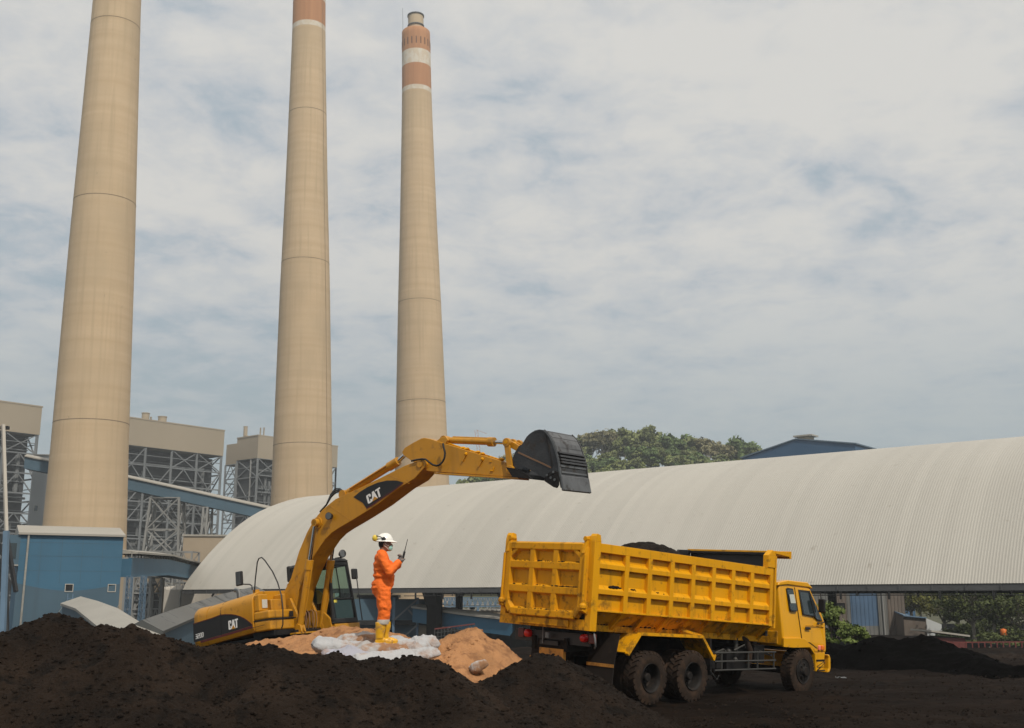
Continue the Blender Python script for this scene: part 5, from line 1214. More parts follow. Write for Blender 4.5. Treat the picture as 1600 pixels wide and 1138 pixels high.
mb.prism(pr_b, YA - .03, YB + .03); mb.build('bumper', M['tcab'], dt, bevel=.03, seg=3)
for (px, py), m_, nm in (((1280.2, 1012.5), 'pink', 'marker_lamp'), ((1285.3, 1012.5), 'amb', 'indicator_lamp')):
    x, z = tk(px, py, .06); wd_ = .045 if nm == 'marker_lamp' else .065
    mb = MB(); mb.box(x - wd_, x + wd_, YA - .045, YA + .01, z - .055, z + .055); mb.build(nm, M[m_], cab, bevel=.02, seg=3)
# mirrors
for s in (1, -1):
    yy = YA - .03 if s > 0 else YB + .03; mb = MB()
    mb.box(8.13, 8.19, min(yy, yy - s * .18), max(yy, yy - s * .18), 1.86, 2.18); mi_ = mb.build('mirror', M['eblk'], dt, bevel=.03, seg=3)
    mb = MB(); ya = (YA + .11 if s > 0 else YB - .11); mb.tube([(8.1, ya, 2.3), (8.15, yy - s * .06, 2.32), (8.16, yy - s * .08, 2.12)], .015, 6); mb.build('mirror_arm', M['eblk'], mi_)
# ================================================================== excavator
EF = frame(-.6, .122, .026); EO = V((-5.634, 29.852, .153))
ex = thing('excavator', 'yellow tracked excavator with its boom raised and bucket over the truck', 'excavator', EO, EF)
def el(px, py, y): p = loc_(EF, EO, px, py, y); return (p.x, p.z)
def el3(px, py, y): a = el(px, py, y); return V((a[0], y, a[1]))
# tracks
for yc in (-1.12, 1.12):
    sgn = 1 if yc > 0 else -1
    out = []
    for k in range(9): a = pi / 2 + pi * k / 8; out.append((-1.85 + .40 * cos(a), .42 + .40 * sin(a)))
    for k in range(9): a = -pi / 2 + pi * k / 8; out.append((1.85 + .40 * cos(a), .42 + .40 * sin(a)))
    mb = MB(); mb.prism(out, yc - .30, yc + .30); tr = mb.build('track', M['soot'], ex, smooth=30)
    sh_ = MB(); per = []
    n = len(out)
    for i in range(n):
        a, b = V(out[i]), V(out[(i + 1) % n]); L_ = (b - a).length; m_ = max(1, round(L_ / .17)); 
        for k in range(m_): per.append((a.lerp(b, (k + .5) / m_), (b - a).normalized()))
    for p, d in per:
        nn_ = V((-d.y, d.x)) * -1; q = p + nn_ * .02
        c = V((q.x, yc, q.y)); dx = V((d.x, 0, d.y)); u = V((nn_.x, 0, nn_.y)); sh_.beam(c - V((0, .31, 0)), c + V((0, .31, 0)), .15, .03, up=u); sh_.beam(c - V((0, .31, 0)) + u * .03 + dx * .03, c + V((0, .31, 0)) + u * .03 + dx * .03, .025, .04, up=u)
    sh_.build('track_shoes', M['soot'], tr)
    rl = MB()
    for x in [-1.3 + .43 * k for k in range(7)]: rl.tube([(x, yc - sgn * .05, .2), (x, yc + sgn * .315, .2)], .1, 10)
    for x in (-1.85, 1.85): rl.tube([(x, yc - sgn * .05, .42), (x, yc + sgn * .32, .42)], .27, 16)
    rl.build('rollers', M['blk'], tr, smooth=40)
mb = MB(); mb.box(-1.0, 1.0, -.83, .83, .35, .72); mb.lathe([(.6, .70), (.6, .98), (.55, .98)], 24); mb.build('undercarriage', M['soot'], ex)
# upper structure deck
mb = MB(); mb.box(-2.3, -.1, -1.2, 1.25, .93, 1.02); mb.box(-.4, .38, -1.2, 1.2, 1.0, 1.14); mb.box(.1, .55, -.62, .62, .96, 1.10); mb.build('deck', M['blk'], ex, bevel=.01)
mb = MB(); mb.box(.38, .62, -.66, .66, .985, 1.03); mb.prism([(-.3, 1.13), (.45, 1.13), (.42, 1.5), (.2, 1.95), (-.1, 1.95)], -.40, -.32); mb.prism([(-.3, 1.13), (.45, 1.13), (.42, 1.5), (.2, 1.95), (-.1, 1.95)], .32, .40)
for y in (-.48, -.36, .36, .48): mb.prism([(.40, 1.03), (.66, 1.03), (.62, 1.2), (.5, 1.26)], y - .025, y + .025)
mb.build('boom_mount', M['eyel'], ex, bevel=.008)
# engine house: cross-sections lofted along x, rounded upper edge
def house(x0, x1, zr0, zr1, ya, yb, z0=1.14, rr=.34, n=7):
    def ring(x, zt_, dz=0):
        z0 = 1.0 + .085 * (x + 2.0)
        r = [V((x, ya + .05, z0)), V((x, ya, z0 + .1))]
        for k in range(n + 1): a = pi + (pi / 2) * (-k / n); r.append(V((x, ya + rr + rr * cos(a), zt_ - rr * .8 + rr * .8 * sin(a))))
        for k in range(n + 1): a = pi / 2 - (pi / 2) * k / n; r.append(V((x, yb - rr + rr * cos(a), zt_ - rr * .8 + rr * .8 * sin(a))))
        r += [V((x, yb, z0 + .1)), V((x, yb - .05, z0))]; return r
    return [ring(x0 + (x1 - x0) * k / 4, zr0 + (zr1 - zr0) * k / 4) for k in range(5)]
rg = house(-2.0, -.22, 2.05, 2.2, -1.35, 1.35); mb = MB(); mb.loft(rg); eng = mb.build('engine_house', M['eyel'], ex, smooth=35, bevel=.012)
# counterweight, rounded at the rear
mb = MB(); rings = []
base = house(-2.01, -2.01, 2.045, 2.045, -1.35, 1.35)[0]
for f, dx in ((1, 0), (1, -.38), (.985, -.5), (.95, -.58), (.86, -.62)):
    cy = 0; cz = 1.58; rings.append([V((-2.012 + dx - .10 * (1 - (p.y / 1.35) ** 2), p.y * f, cz + (p.z - cz) * (1 if f == 1 else f))) for p in base])
mb.loft(rings); cw = mb.build('counterweight', M['eyel'], ex, smooth=35)
# front right locker, stepped
mb = MB(); mb.box(-.215, .40, -1.33, -.46, 1.14, 1.42); mb.box(-.215, .36, -1.33, -.46, 1.435, 1.66); lk = mb.build('front_locker', M['eyel'], ex, bevel=.05, seg=3)
mb = MB(); mb.box(-.215, .43, -1.34, -.45, 1.415, 1.44); mb.build('locker_seam', M['hose'], lk)
mb = MB(); mb.box(-.22, .10, -.98, -.62, 1.663, 1.95); mb.box(-.21, .16, -.60, -.50, 1.663, 2.08); mb.box(-.215, -.02, -1.3, -.98, 1.663, 2.1); sq = mb.build('filter_box', M['eyel'], ex, bevel=.03, seg=3)
# black side panel with its lettering
yk = -1.352
arc_px = [(302.0, 976.0), (318, 971.0), (331, 967), (344.6, 961.8), (352, 961), (361, 961), (368, 962), (375.5, 964.2), (381, 966.8), (386, 970), (391, 974), (394.6, 977.5), (361, 988), (338, 994.5), (313.7, 1001.5), (303, 1004)]
pp = [el(x, y, yk) for x, y in arc_px]
mb = MB(); mb.prism(pp, yk - .004, yk + .02)
sp_ = mb.build('black_side_panel', M['eblk'], ex)
mb = MB()
for a, b in zip(pp[:11], pp[1:12]): mb.beam((a[0], yk - .006, a[1] + .012), (b[0], yk - .006, b[1] + .012), .01, .018)
for a, b in zip(pp[11:14], pp[12:15]): mb.beam((a[0], yk - .006, a[1] - .03), (b[0], yk - .006, b[1] - .03), .01, .05)
mb.build('red_edge_line', mat('dark_red_line', (.09, .012, .012), .6), sp_)
mb = MB()
for x, y in ((345.5, 0),): 
    x0 = el(344.8, 965, yk)[0]; mb.beam((x0, -1.356, 1.18), (x0, -1.356, 1.78), .014, .016); mb.tube([V((x0, -1.353 + .34 * (1 - cos(t)) , 1.80 + .30 * sin(t))) for t in (0, .4, .8, 1.2, 1.57)], .009, 5)
mb.beam((-1.95, -1.356, 1.15), (.2, -1.356, 1.30), .008, .012); mb.build('panel_seams', M['hose'], ex)
def cat_logo(bl, br, tl, y, parent):
    """three letters and the small triangle; the pixel corners give place and size"""
    o_ = el3(*bl, y); xd = el3(*br, y) - o_; zd = el3(*tl, y) - o_
    Lm = MB(); T = MB(); w_, h_ = xd.length, zd.length; X, Zd = xd / w_, zd / h_
    def pl(poly, t): v = [o_ + X * a * w_ + Zd * b * h_ for a, b in poly]; n = len(v); t.add(v + [p + V((0, -.006, 0)) for p in v], [tuple(range(n - 1, -1, -1)), tuple(range(n, 2 * n))] + [(i, (i + 1) % n, n + (i + 1) % n, n + i) for i in range(n)])
    pl([(.05, 0), (.24, 0), (.30, .08), (.30, .36), (.20, .36), (.20, .16), (.12, .16), (.12, .84), (.20, .84), (.20, .64), (.30, .64), (.30, .92), (.24, 1), (.05, 1), (0, .92), (0, .08)], Lm)
    pl([(.30, 0), (.41, 0), (.50, .46), (.59, 0), (.70, 0), (.57, 1), (.43, 1)], Lm)
    pl([(.78, 0), (.89, 0), (.89, .83), (1.0, .83), (1.0, 1), (.66, 1), (.66, .83), (.78, .83)], Lm)
    pl([(.30, -.02), (.70, -.02), (.50, .40)], T); 
    for i in range(len(T.v)): T.v[i] = T.v[i] + V((0, -.004, 0))
    Lm.build('lettering', M['white_p'], parent); T.build('triangle_mark', M['eyel'], parent)
cat_logo((357.6, 984.5), (372.5, 980.5), (356.8, 970.5), yk - .006, sp_)
o_ = el3(305.8, 999, yk - .006); xd = el3(318.8, 995.2, yk - .006) - o_; zd = el3(305.6, 991.5, yk - .006) - o_
LM = MB(); X_, Z_ = xd, zd; gw = 1 / 4.0
S_ = .16
GL = {'3': [(0, 1 - S_ * .7, .8, 1), (.8 - S_ * 1.2, .05, .8, .95), (.15, .42, .7, .6), (0, 0, .8, S_ * .7)], '2': [(0, 1 - S_ * .7, .8, 1), (.8 - S_ * 1.2, .5, .8, .9), (0, .42, .8, .6), (0, .1, S_ * 1.2, .5), (0, 0, .8, S_ * .7)], '0': [(0, .08, S_ * 1.2, .92), (.8 - S_ * 1.2, .08, .8, .92), (.08, 0, .72, S_ * .7), (.08, 1 - S_ * .7, .72, 1)], 'D': [(0, 0, S_ * 1.2, 1), (.8 - S_ * 1.2, .12, .8, .88), (.1, 0, .68, S_ * .7), (.1, 1 - S_ * .7, .68, 1)]}
for k, ch_ in enumerate('320D'):
    for q_, (a, b, c, d) in enumerate(GL[ch_]):
        v = [o_ + X_ * (gw * (k + u)) + Z_ * w_ for u, w_ in ((a, b), (c, b), (c, d), (a, d))]; off = V((0, -.0035 - .0004 * q_, 0))
        LM.hexa(v + [p_ + off for p_ in v])
LM.build('lettering', M['white_p'], sp_)
# little lamp panel and badges
a = el3(399, 941, -1.2); MB().box(-.215, -.185, -1.22, -.98, 1.74, 2.0).build('work_lamp', M['lampw'], sq, bevel=.01)
MB().box(-.0205, -.0, -1.2, -1.02, 1.74, 1.96).build('front_lamp', M['lampw'], sq, bevel=.01)
MB().box(.404, .412, -.66, -.52, 1.46, 1.60).build('warning_label', M['eblk'], lk)
# hood details
mb = MB(); mb.tube([(-1.2, -.9, 2.1), (-1.2, -.9, 2.26), (-1.24, -.9, 2.34), (-1.34, -.9, 2.37)], .06, 10); mb.build('exhaust_stack', M['steelg'], ex, smooth=60)
mb = MB(); mb.tube([(-.42, -1.0, 2.12), (-.42, -1.0, 2.26)], .09, 14); mb.build('air_intake_cap', M['eyel'], ex, smooth=40)
# mirror on its arm
a = [el3(394, 922, -1.15), el3(393.5, 915.5, -1.15), el3(390, 913.3, -1.15), el3(378, 913.0, -1.15)]
mb = MB(); mb.tube(a, .018, 6); mbarm = mb
a, b = el3(368.6, 894, -1.15), el3(379.4, 914.6, -1.15)
mb = MB(); mb.box(a.x, b.x, -1.19, -1.11, b.z, a.z); mr = mb.build('mirror', M['eblk'], ex, bevel=.03, seg=3); mbarm.build('mirror_arm', M['hose'], mr, smooth=60); MB().box(a.x + .03, b.x - .03, -1.196, -1.191, b.z + .03, a.z - .03).build('mirror_glass', M['bucket_edge'], mr)
# hand rail
pts = [(397.5, 925, -1.1), (399, 905, -1.1), (402, 879, -1.1), (404.5, 872.8, -1.1), (409, 871.2, -1.1), (414, 876, -1.12), (426, 893.5, -1.18), (434, 911, -1.25), (439.5, 930, -1.33), (442, 951, -1.37), (442, 976, -1.38), (440, 982, -1.37)]
pts = [el3(*p) for p in pts]; 
MB().tube(pts, .017, 8).build('hand_rail', M['hose'], ex, smooth=60)
# --- boom
BP = [(432, 946), (436, 939), (445, 922), (454.5, 903.6), (467, 862), (474, 845), (480, 831), (488, 817), (496, 805.5), (504, 796.5), (512, 789.7), (524, 780), (536, 774.5), (560, 763.5), (590, 749), (632, 728), (648, 722), (660, 718.5), (664, 720), (665.5, 725), (664, 730), (660, 734), (647, 748.5), (625, 761.5), (590, 788), (562, 806), (548, 814.5), (530, 825), (518, 833), (508, 843), (499, 856), (489, 871), (480, 889), (467, 923), (461, 956), (452, 960), (440, 957), (433, 952)]
def pl_(pxs, y): return [el(a, b, y) for a, b in pxs]
bp_ = pl_(BP, -.3)
mb = MB(); mb.prism(bp_, -.3, .3); boom = mb.build('boom', M['eyel'], ex, bevel=.012)
tr_ = Matrix.Translation
def pin(c, r, l, name, m, parent, n=16): return MB().tube([V(c) - V((0, l, 0)), V(c) + V((0, l, 0))], r, n).build(name, m, parent, smooth=40)
p = el3(656.5, 725.5, -.3); pin((p.x, 0, p.z), .085, .33, 'boom_tip_pin', M['eyel'], boom)
p = el3(497, 817, -.3); pin((p.x, 0, p.z), .075, .46, 'cylinder_pin', M['eyel'], boom); bcyl = p
mb = MB(); mb.tube([p + V((0, .02, 0)), p + V((0, -.03, 0))], .15, 18); mb.build('pin_boss', M['eyel'], boom, smooth=40)
# weld seams and hose clamps along the side
mb = MB()
for a, b in (((516, 791), (548, 814)), ((470, 893), (448, 915)), ((462, 912), (437, 938)), ((606, 742), (640, 756))):
    u, v = el3(*a, -.302), el3(*b, -.302); mb.beam(u, v, .006, .014)
mb.build('weld_seams', M['eyel'], boom)
# black name panel on the boom
bpx = [(552.5, 777), (562, 769), (575, 761), (590, 754.5), (605, 751), (620, 751), (630, 754), (615, 766), (600, 776), (585, 786.5), (572.5, 794), (567, 786)]
mb = MB(); mb.prism(pl_(bpx, -.303), -.308, -.299); bpn = mb.build('black_name_panel', M['eblk'], boom)
pe = pl_([(630, 754.4), (615, 766.5), (600, 776.6), (585, 787.2), (572.5, 794.6)], -.31); mb = MB()
for a, b in zip(pe[:-1], pe[1:]): mb.beam((a[0], -.31, a[1]), (b[0], -.31, b[1]), .006, .03)
mb.build('red_edge_line', bpy.data.materials['dark_red_line'], boom)
cat_logo((575.5, 788), (597, 774.5), (572.0, 775), -.312, boom)
a = el3(518, 807, -.3); mb = MB(); mb.tube([a + V((0, -.02, 0)), a + V((.02, -.14, 0))], [.07, .1], 16); wl = mb.build('work_light', M['hose'], ex, smooth=40); MB().tube([a + V((.02, -.14, 0)), a + V((.022, -.15, 0))], [.09, .085], 16).build('lens', M['bucket_edge'], wl)
# boom cylinders: feet on the deck, rods to the boom pin
for y in (-.40, .40):
    foot = V((.50, y, 1.14)); top = V((bcyl.x, y, bcyl.z)); d = (top - foot).normalized(); L_ = (top - foot).length; lb_ = 1.75
    mb = MB(); mb.tube([foot, foot + d * lb_], .088, 16); mb.tube([foot + d * (lb_ - .22), foot + d * (lb_ + .03)], .108, 16); mb.tube([foot + V((0, -.07, 0)), foot + V((0, .07, 0))], .12, 14)
    cy_ = mb.build('boom_cylinder', M['eyel'], ex, smooth=40)
    mb = MB(); mb.tube([foot + d * lb_, top], .05, 12); mb.build('rod', M['chrome'], cy_, smooth=60)
    mb = MB(); mb.tube([top + V((0, -.06, 0)), top + V((0, .06, 0))], .10, 14); mb.build('rod_eye', M['eyel'], cy_, smooth=40)
    mb = MB(); mb.tube([foot + d * .3 + V((.1, 0, 0)), foot + d * .7 + V((.12, 0, 0)), foot + d * 1.6 + V((.11, 0, 0))], .022, 6); mb.build('oil_pipe', M['eyel'], cy_, smooth=60)
mb = MB()
for k in range(2):
    for s in (-1, 1):
        y = s * (.09 + .10 * k); mb.tube([(.47, y, 1.05), (.56, y, 1.3), (.55, y, 1.52), (.47, y, 1.60), (.40, y, 1.52), (.40, y, 1.2)], .011, 6)
mb.build('hose_bundle', mat('clay_hose', (.22, .12, .06), .7, var=.3, vs=5), ex, smooth=60)
# stick cylinder on the back of the boom
c0, c1, c2 = el3(539, 773, -.05), el3(621.5, 721.2, -.05), el3(632, 711.5, -.05); d = (c1 - c0).normalized()
mb = MB(); mb.tube([c0, c1], .095, 16); mb.tube([c1 - d * .32, c1 + d * .02], .118, 16); mb.tube([c0 + V((0, -.12, 0)), c0 + V((0, .12, 0))], .12, 14); sc_ = mb.build('stick_cylinder', M['eyel'], ex, smooth=40)
MB().tube([c1, c2], .055, 12).build('rod', M['chrome'], sc_, smooth=60)
mb = MB(); mb.tube([c0 + d * .3 + V((0, -.11, .02)), c1 - d * .3 + V((0, -.11, .02))], .02, 6); mb.build('oil_pipe', M['eyel'], sc_, smooth=60)
mb = MB(); q0 = el3(531, 778, -.05); mb.prism(pl_([(527, 783), (535, 771), (545, 769), (549, 772), (544, 777)], -.12), -.14, .14); mb.build('cylinder_bracket', M['eyel'], boom, bevel=.01)
# hoses over the back of the boom
mb = MB()
for k, off in enumerate((0, .07, .14)):
    mb.tube([el3(a, b, -.12 + off) for a, b in ((500, 800), (510, 789), (517, 777 - 2 * k), (524, 770 - 3 * k), (531, 768 - 2 * k), (538, 770))], .024, 6)
mb.build('boom_hoses', M['hose'], boom, smooth=60)
# --- stick
SP = [(628, 706.5), (632, 700), (645, 692), (658, 685.2), (663, 684.2), (672, 686), (692, 692.4), (720, 701), (755, 712), (792, 723.4), (806, 728), (813, 731), (820, 738), (820, 744), (812, 746.2), (780, 744.5), (735, 741.2), (700, 738.8), (679, 737.6), (668, 736.5), (655, 729), (641, 719), (630, 711.5)]
mb = MB(); mb.prism(pl_(SP, -.2), -.2, .2); stk = mb.build('stick', M['eyel'], ex, bevel=.012)
mb = MB()
a, b = el3(679, 738.2, -.2), el3(811, 746.6, -.2); mb.beam(V((a.x, 0, a.z - .02)), V((b.x, 0, b.z - .02)), .46, .04); mb.build('wear_strip', M['eyel'], stk)
for a, b in (((728, 709.5), (722.5, 721)), ((753.5, 717.5), (748, 729))):
    u, v = el3(*a, -.21), el3(*b, -.21); MB().beam(u, v, .05, .05).build('hose_cleat', M['eyel'], stk); MB().ball(u, .045, 8).build('hose_clamp', M['tyel_dirty'], stk)
mb = MB()
for px, py in ((723, 701), (729, 702.4), (746, 707.5), (753, 710), (783, 718.5)): mb.ball(el3(px, py, -.1), (.09, .08, .05), 8)
mb.tube([el3(692, 690, -.05), el3(725, 701, -.05), el3(785, 719.5, -.05)], .022, 6); mb.build('hose_run', M['tyel_dirty'], stk, smooth=60)
mb = MB(); mb.tube([el3(771.5, 729.8, -.21), el3(770, 736, -.21), el3(766.5, 735.5, -.21)], .018, 6); mb.beam(el3(765, 721, -.21), el3(768, 721.5, -.21), .02); mb.build('grab_handle', M['tyel_dirty'], stk)
pts = [(692.3, 693), (693.5, 700), (695.5, 708), (694.5, 716), (691.5, 722), (687, 726.5), (682, 728), (676, 726.5), (670, 722), (665, 718), (659, 717.5), (650, 718.8), (643, 720.5)]
MB().tube([el3(a, b, -.33) for a, b in pts], .026, 7).build('looped_hose', M['hose'], stk, smooth=60)
# bucket cylinder
c0, c1, c2 = el3(696, 688.0, 0), el3(771, 690.8, 0), el3(792, 691.8, 0); d = (c1 - c0).normalized()
mb = MB(); mb.tube([c0, c1], .082, 16); mb.tube([c1 - d * .14, c1 + d * .03], .115, 16); mb.tube([c0 + V((0, -.1, 0)), c0 + V((0, .1, 0))], .11, 14)
mb.tube([c0 + d * .25 + V((0, 0, .09)), c1 - d * .15 + V((0, 0, .09))], .02, 6); bc_ = mb.build('bucket_cylinder', M['eyel'], ex, smooth=40)
MB().tube([c1, c2], .048, 12).build('rod', M['chrome'], bc_, smooth=60)
mb = MB()
for y in (-.15, .15): mb.prism(pl_([(682, 690), (690, 684), (698, 683.5), (701, 688), (697, 693.5), (690, 693)], y), y - .03, y + .03)
mb.build('cylinder_bracket', M['eyel'], stk, bevel=.008)
# linkage
def link(a, b, ya, w_, name='link'):
    u, v = el3(*a, ya), el3(*b, ya); mb = MB(); mb.beam(u, v, .06, .15, up=(0, 0, 1) if abs((v - u).z) < abs((v - u).x) else (1, 0, 0))
    for q in (u, v): mb.tube([q + V((0, -.045, 0)), q + V((0, .045, 0))], .105, 14)
    return mb
mb = link((792, 691.5), (797.5, 734), -.26, 0); m2 = link((792, 691.5), (797.5, 734), -.26, 0)
mb.add([v + V((0, .52, 0)) for v in m2.v], m2.f); lk_ = mb.build('side_links', M['eyel'], ex, bevel=.01)
for (a, b) in (((792, 691.5),) * 2, ((797.5, 734),) * 2): q = el3(*a, -.26); MB().tube([V((q.x, -.32, q.z)), V((q.x, .32, q.z))], .045, 10).build('link_pin', M['tyel_dirty'], lk_, smooth=40)
mb = link((793, 691.5), (814, 703), -.12, 0); m2 = link((793, 691.5), (814, 703), -.12, 0); mb.add([v + V((0, .24, 0)) for v in m2.v], m2.f)
u, v = el3(797, 694, 0), el3(810, 701, 0); mb.beam(u, v, .2, .1); mb.build('power_link', M['eyel'], ex, bevel=.01)
# --- bucket
BW = .60
SB = [(801.7, 720.5), (805, 712), (809.7, 706.5), (814, 697), (820, 687.4), (823, 682.5), (827, 678.5), (832, 675), (837, 672.8), (843, 671.8), (850.5, 673.2), (853, 683), (856, 697), (860, 713), (862.5, 729), (866, 741), (853, 748.5), (830, 735.5)]
WR = [(835, 673.2), (843, 671.3), (850.8, 672.4), (855.5, 676.8), (859.6, 682), (864.8, 692.5), (869, 705), (871.8, 714.5), (873.8, 723.5), (874.8, 734), (876.3, 746), (879, 761.6)]
wr = [el(a, b, -BW) for a, b in WR]
def shell(pts, th):
    out = []
    for i in range(len(pts)):
        a = V(pts[min(i + 1, len(pts) - 1)]) - V(pts[max(i - 1, 0)]); a.normalize(); out.append(V(pts[i]) + V((-a.y, a.x)) * -th)
    return out
inn = shell(wr, .05)
mb = MB()
sb_ = [el(a, b, -BW) for a, b in SB]
mb.loft([[V((a[0], y, a[1])) for y in (-BW - .01, -BW * .5, 0, BW * .5, BW + .01)] + [V((b[0], y, b[1])) for y in (BW + .01, BW * .5, 0, -BW * .5, -BW - .01)] for a, b in zip(wr, inn)])
bk = mb.build('bucket', M['bucket'], ex, smooth=30)
for y in (-BW, BW):
    poly = [(a, b) for a, b in sb_]
    full = sb_[:10] + [(p[0], p[1]) for p in inn[2:11]] + sb_[16:]
    MB().prism(full, y - .018 if y > 0 else y, y if y > 0 else y + .018).build('side_plate', M['bucket'], bk)
    # thick outer cheek with its raised seam
    q = [el(a, b, -BW) for a, b in ((809.7, 707), (829, 716), (848, 724.5), (861.5, 731))]; mb = MB(); yy = y - .006 if y < 0 else y + .006
    for a, b in zip(q[:-1], q[1:]): mb.beam((a[0], yy, a[1]), (b[0], yy, b[1]), .012, .035)
    mb.build('weld_line', mat('rusty_weld', (.16, .09, .05), .7) if y < 0 else bpy.data.materials['rusty_weld'], bk)
    q = [el(a, b, -BW) for a, b in ((850.5, 673.5), (853, 683), (856, 697), (860, 713), (862.5, 729))]; mb = MB()
    for a, b in zip(q[:-1], q[1:]): mb.beam((a[0], yy, a[1]), (b[0], yy, b[1]), .03, .03)
    mb.build('cheek_bar', M['eblk'], bk)
    q = [el(a, b, -BW) for a, b in ((866, 735), (874, 738), (874.5, 758), (871.5, 763), (866, 761.5), (852.5, 752.5), (852, 747), (858, 739))]
    sc2 = MB().prism(q, y - .045 if y < 0 else y + .005, y - .005 if y < 0 else y + .045).build('side_cutter', M['blk'], ex, bevel=.01)
    for px, py in ((867, 738), (863, 747), (869, 750), (857, 743)): c = el(px, py, -BW); mb = MB(); mb.tube([(c[0], yy - .05 * (1 if y < 0 else -1), c[1]), (c[0], yy - .07 * (1 if y < 0 else -1), c[1])], .03, 8); mb.build('cutter_bolt', M['bucket_edge'], sc2)
    e = [(a[0], a[1]) for a in wr[2:11]]; mb = MB()
    for a, b in zip(e[:-1], e[1:]): mb.beam((a[0], y - .012 * (1 if y < 0 else -1), a[1]), (b[0], y - .012 * (1 if y < 0 else -1), b[1]), .025, .045)
    mb.build('worn_edge', M['bucket_edge'], bk)
# wear straps across the back, the torn middle ones stand proud
def strap(i0, f, h, th, m='bucket', gap=.0):
    a, b = V(wr[i0]), V(wr[i0 + 1]); p = a.lerp(b, f); d = (b - a).normalized(); n = V((-d.y, d.x)) 
    q = p + n * (th / 2 + gap); mb = MB(); mb.beam((q.x, -BW + .03, q.y), (q.x, BW - .03, q.y), th, h, up=(d.x, 0, d.y)); return mb
mb = MB()
for i0, f in ((3, .6), (4, .6), (5, .2), (5, .8)): mb.join(strap(i0, f, .16, .02))
mb.build('wear_plates', M['bucket_edge'], bk, bevel=.006)
mb = MB()
for i0, f, h in ((6, .3, .05), (6, .9, .05), (7, .45, .05), (7, .95, .05)): mb.join(strap(i0, f, h, .05, gap=.01))
mb.build('wear_bars', M['bucket'], bk, bevel=.006)
mb = MB()
for i0, f, h, t_ in ((8, .4, .05, .02), (9, .3, .04, .02), (9, .8, .04, .015)): mb.join(strap(i0, f, h, t_))
mb.build('heel_strips', M['bucket_edge'], bk)
a, b = wr[-2], wr[-1]; mb = MB(); mb.beam((b[0] + .0, -BW - .02, b[1] + .10), (b[0] + .0, BW + .02, b[1] + .10), .07, .36, up=(b[0] - a[0], 0, b[1] - a[1])); mb.build('lip', M['bucket_edge'], bk, bevel=.02)
mb = MB()
for y in (-.2, .2): mb.prism(pl_([(800, 722), (805, 708), (812, 697), (822, 692), (830, 715), (826, 745), (818, 748), (810, 742)], y), y - .025, y + .025)
mb.build('bucket_ears', M['bucket'], bk)
q = el3(817, 741, 0); mb = MB(); mb.tube([V((q.x, -.34, q.z)), V((q.x, .34, q.z))], .07, 12); mb.build('bucket_pin', M['blk'], bk, smooth=40)
mb = MB(); mb.prism(pl_([(812, 733), (826, 735), (845, 744), (852, 751), (838, 750), (822, 748)], 0), -BW + .02, BW - .02); mb.build('bucket_inside', M['blk'], bk)
# --- cab (operator's left side)
cabt = thing
M['cabglass'] = bpy.data.materials.new('tinted_cab_glass'); g = M['cabglass']; g.use_nodes = True; nt = g.node_tree
nt.nodes.clear(); out_ = nt.nodes.new('ShaderNodeOutputMaterial'); tr_n = nt.nodes.new('ShaderNodeBsdfTransparent'); gl_n = nt.nodes.new('ShaderNodeBsdfGlossy'); mx_n = nt.nodes.new('ShaderNodeMixShader'); fr_n = nt.nodes.new('ShaderNodeFresnel')
tr_n.inputs[0].default_value = (.50, .60, .52, 1); gl_n.inputs['Roughness'].default_value = .05; fr_n.inputs[0].default_value = 1.5
nt.links.new(fr_n.outputs[0], mx_n.inputs[0]); nt.links.new(tr_n.outputs[0], mx_n.inputs[1]); nt.links.new(gl_n.outputs[0], mx_n.inputs[2]); nt.links.new(mx_n.outputs[0], out_.inputs[0])
XF, XB, CY0, CY1, CZ0, CZ1 = .97, -.55, .36, 1.36, 1.2, 2.82
def top(y, z): return y - .24 * ((z - 1.2) / 1.62) if y > 1 else y + .02 * ((z - 1.2) / 1.62)
fr_ = MB()
def cb(x0, x1, y0, y1, z0, z1): 
    v = []
    for z in (z0, z1): v += [(x0, top(y0, z), z), (x1, top(y0, z), z), (x1, top(y1, z), z), (x0, top(y1, z), z)]
    fr_.hexa(v)
pw = .085
for x0, x1 in ((XB, XB + .1), (XF - pw, XF)): cb(x0, x1, CY0, CY0 + pw, CZ0, CZ1); cb(x0, x1, CY1 - pw, CY1, CZ0, CZ1)
cb(.15, .22, CY0, CY0 + .06, CZ0, CZ1); cb(.15, .22, CY1 - .06, CY1, CZ0, CZ1)
for z0, z1 in ((CZ0, CZ0 + .10), (CZ1 - .12, CZ1)):
    cb(XF - pw, XF, CY0, CY1, z0, z1); cb(XB, XB + .1, CY0, CY1, z0, z1); cb(XB, XF, CY0, CY0 + pw, z0, z1); cb(XB, XF, CY1 - pw, CY1, z0, z1)
cb(XF - .05, XF, CY0, CY1, 1.78, 1.84)
cb(XB, .16, CY0 + .001, CY0 + .05, CZ0, 1.95); cb(XB + .001, XB + .05, CY0, CY1, CZ0, 2.0)
cb(XB, XF, CY0, CY1, CZ0 - .04, CZ0 + .03)
cbo = fr_.build('cab', M['eblk'], ex, bevel=.03, seg=3)
v = [V((x, top(y, CZ1) * 1.0, CZ1)) for x, y in ((XB - .03, CY0 - .02), (XF + .03, CY0 - .02), (XF + .03, CY1 + .02), (XB - .03, CY1 + .02))]
mb = MB(); mb.hexa(v + [p + V((-.06 if p.x > 0 else .06, .08 if p.y < .8 else -.10, .09)) for p in v]); mb.build('cab_roof', M['eblk'], cbo, bevel=.03, seg=3)
def pane(name, pts): 
    mb = MB(); mb.add(pts, [(0, 1, 2, 3)]); o = mb.build(name, M['cabglass'], cbo, recalc=False)
i = XF - .02
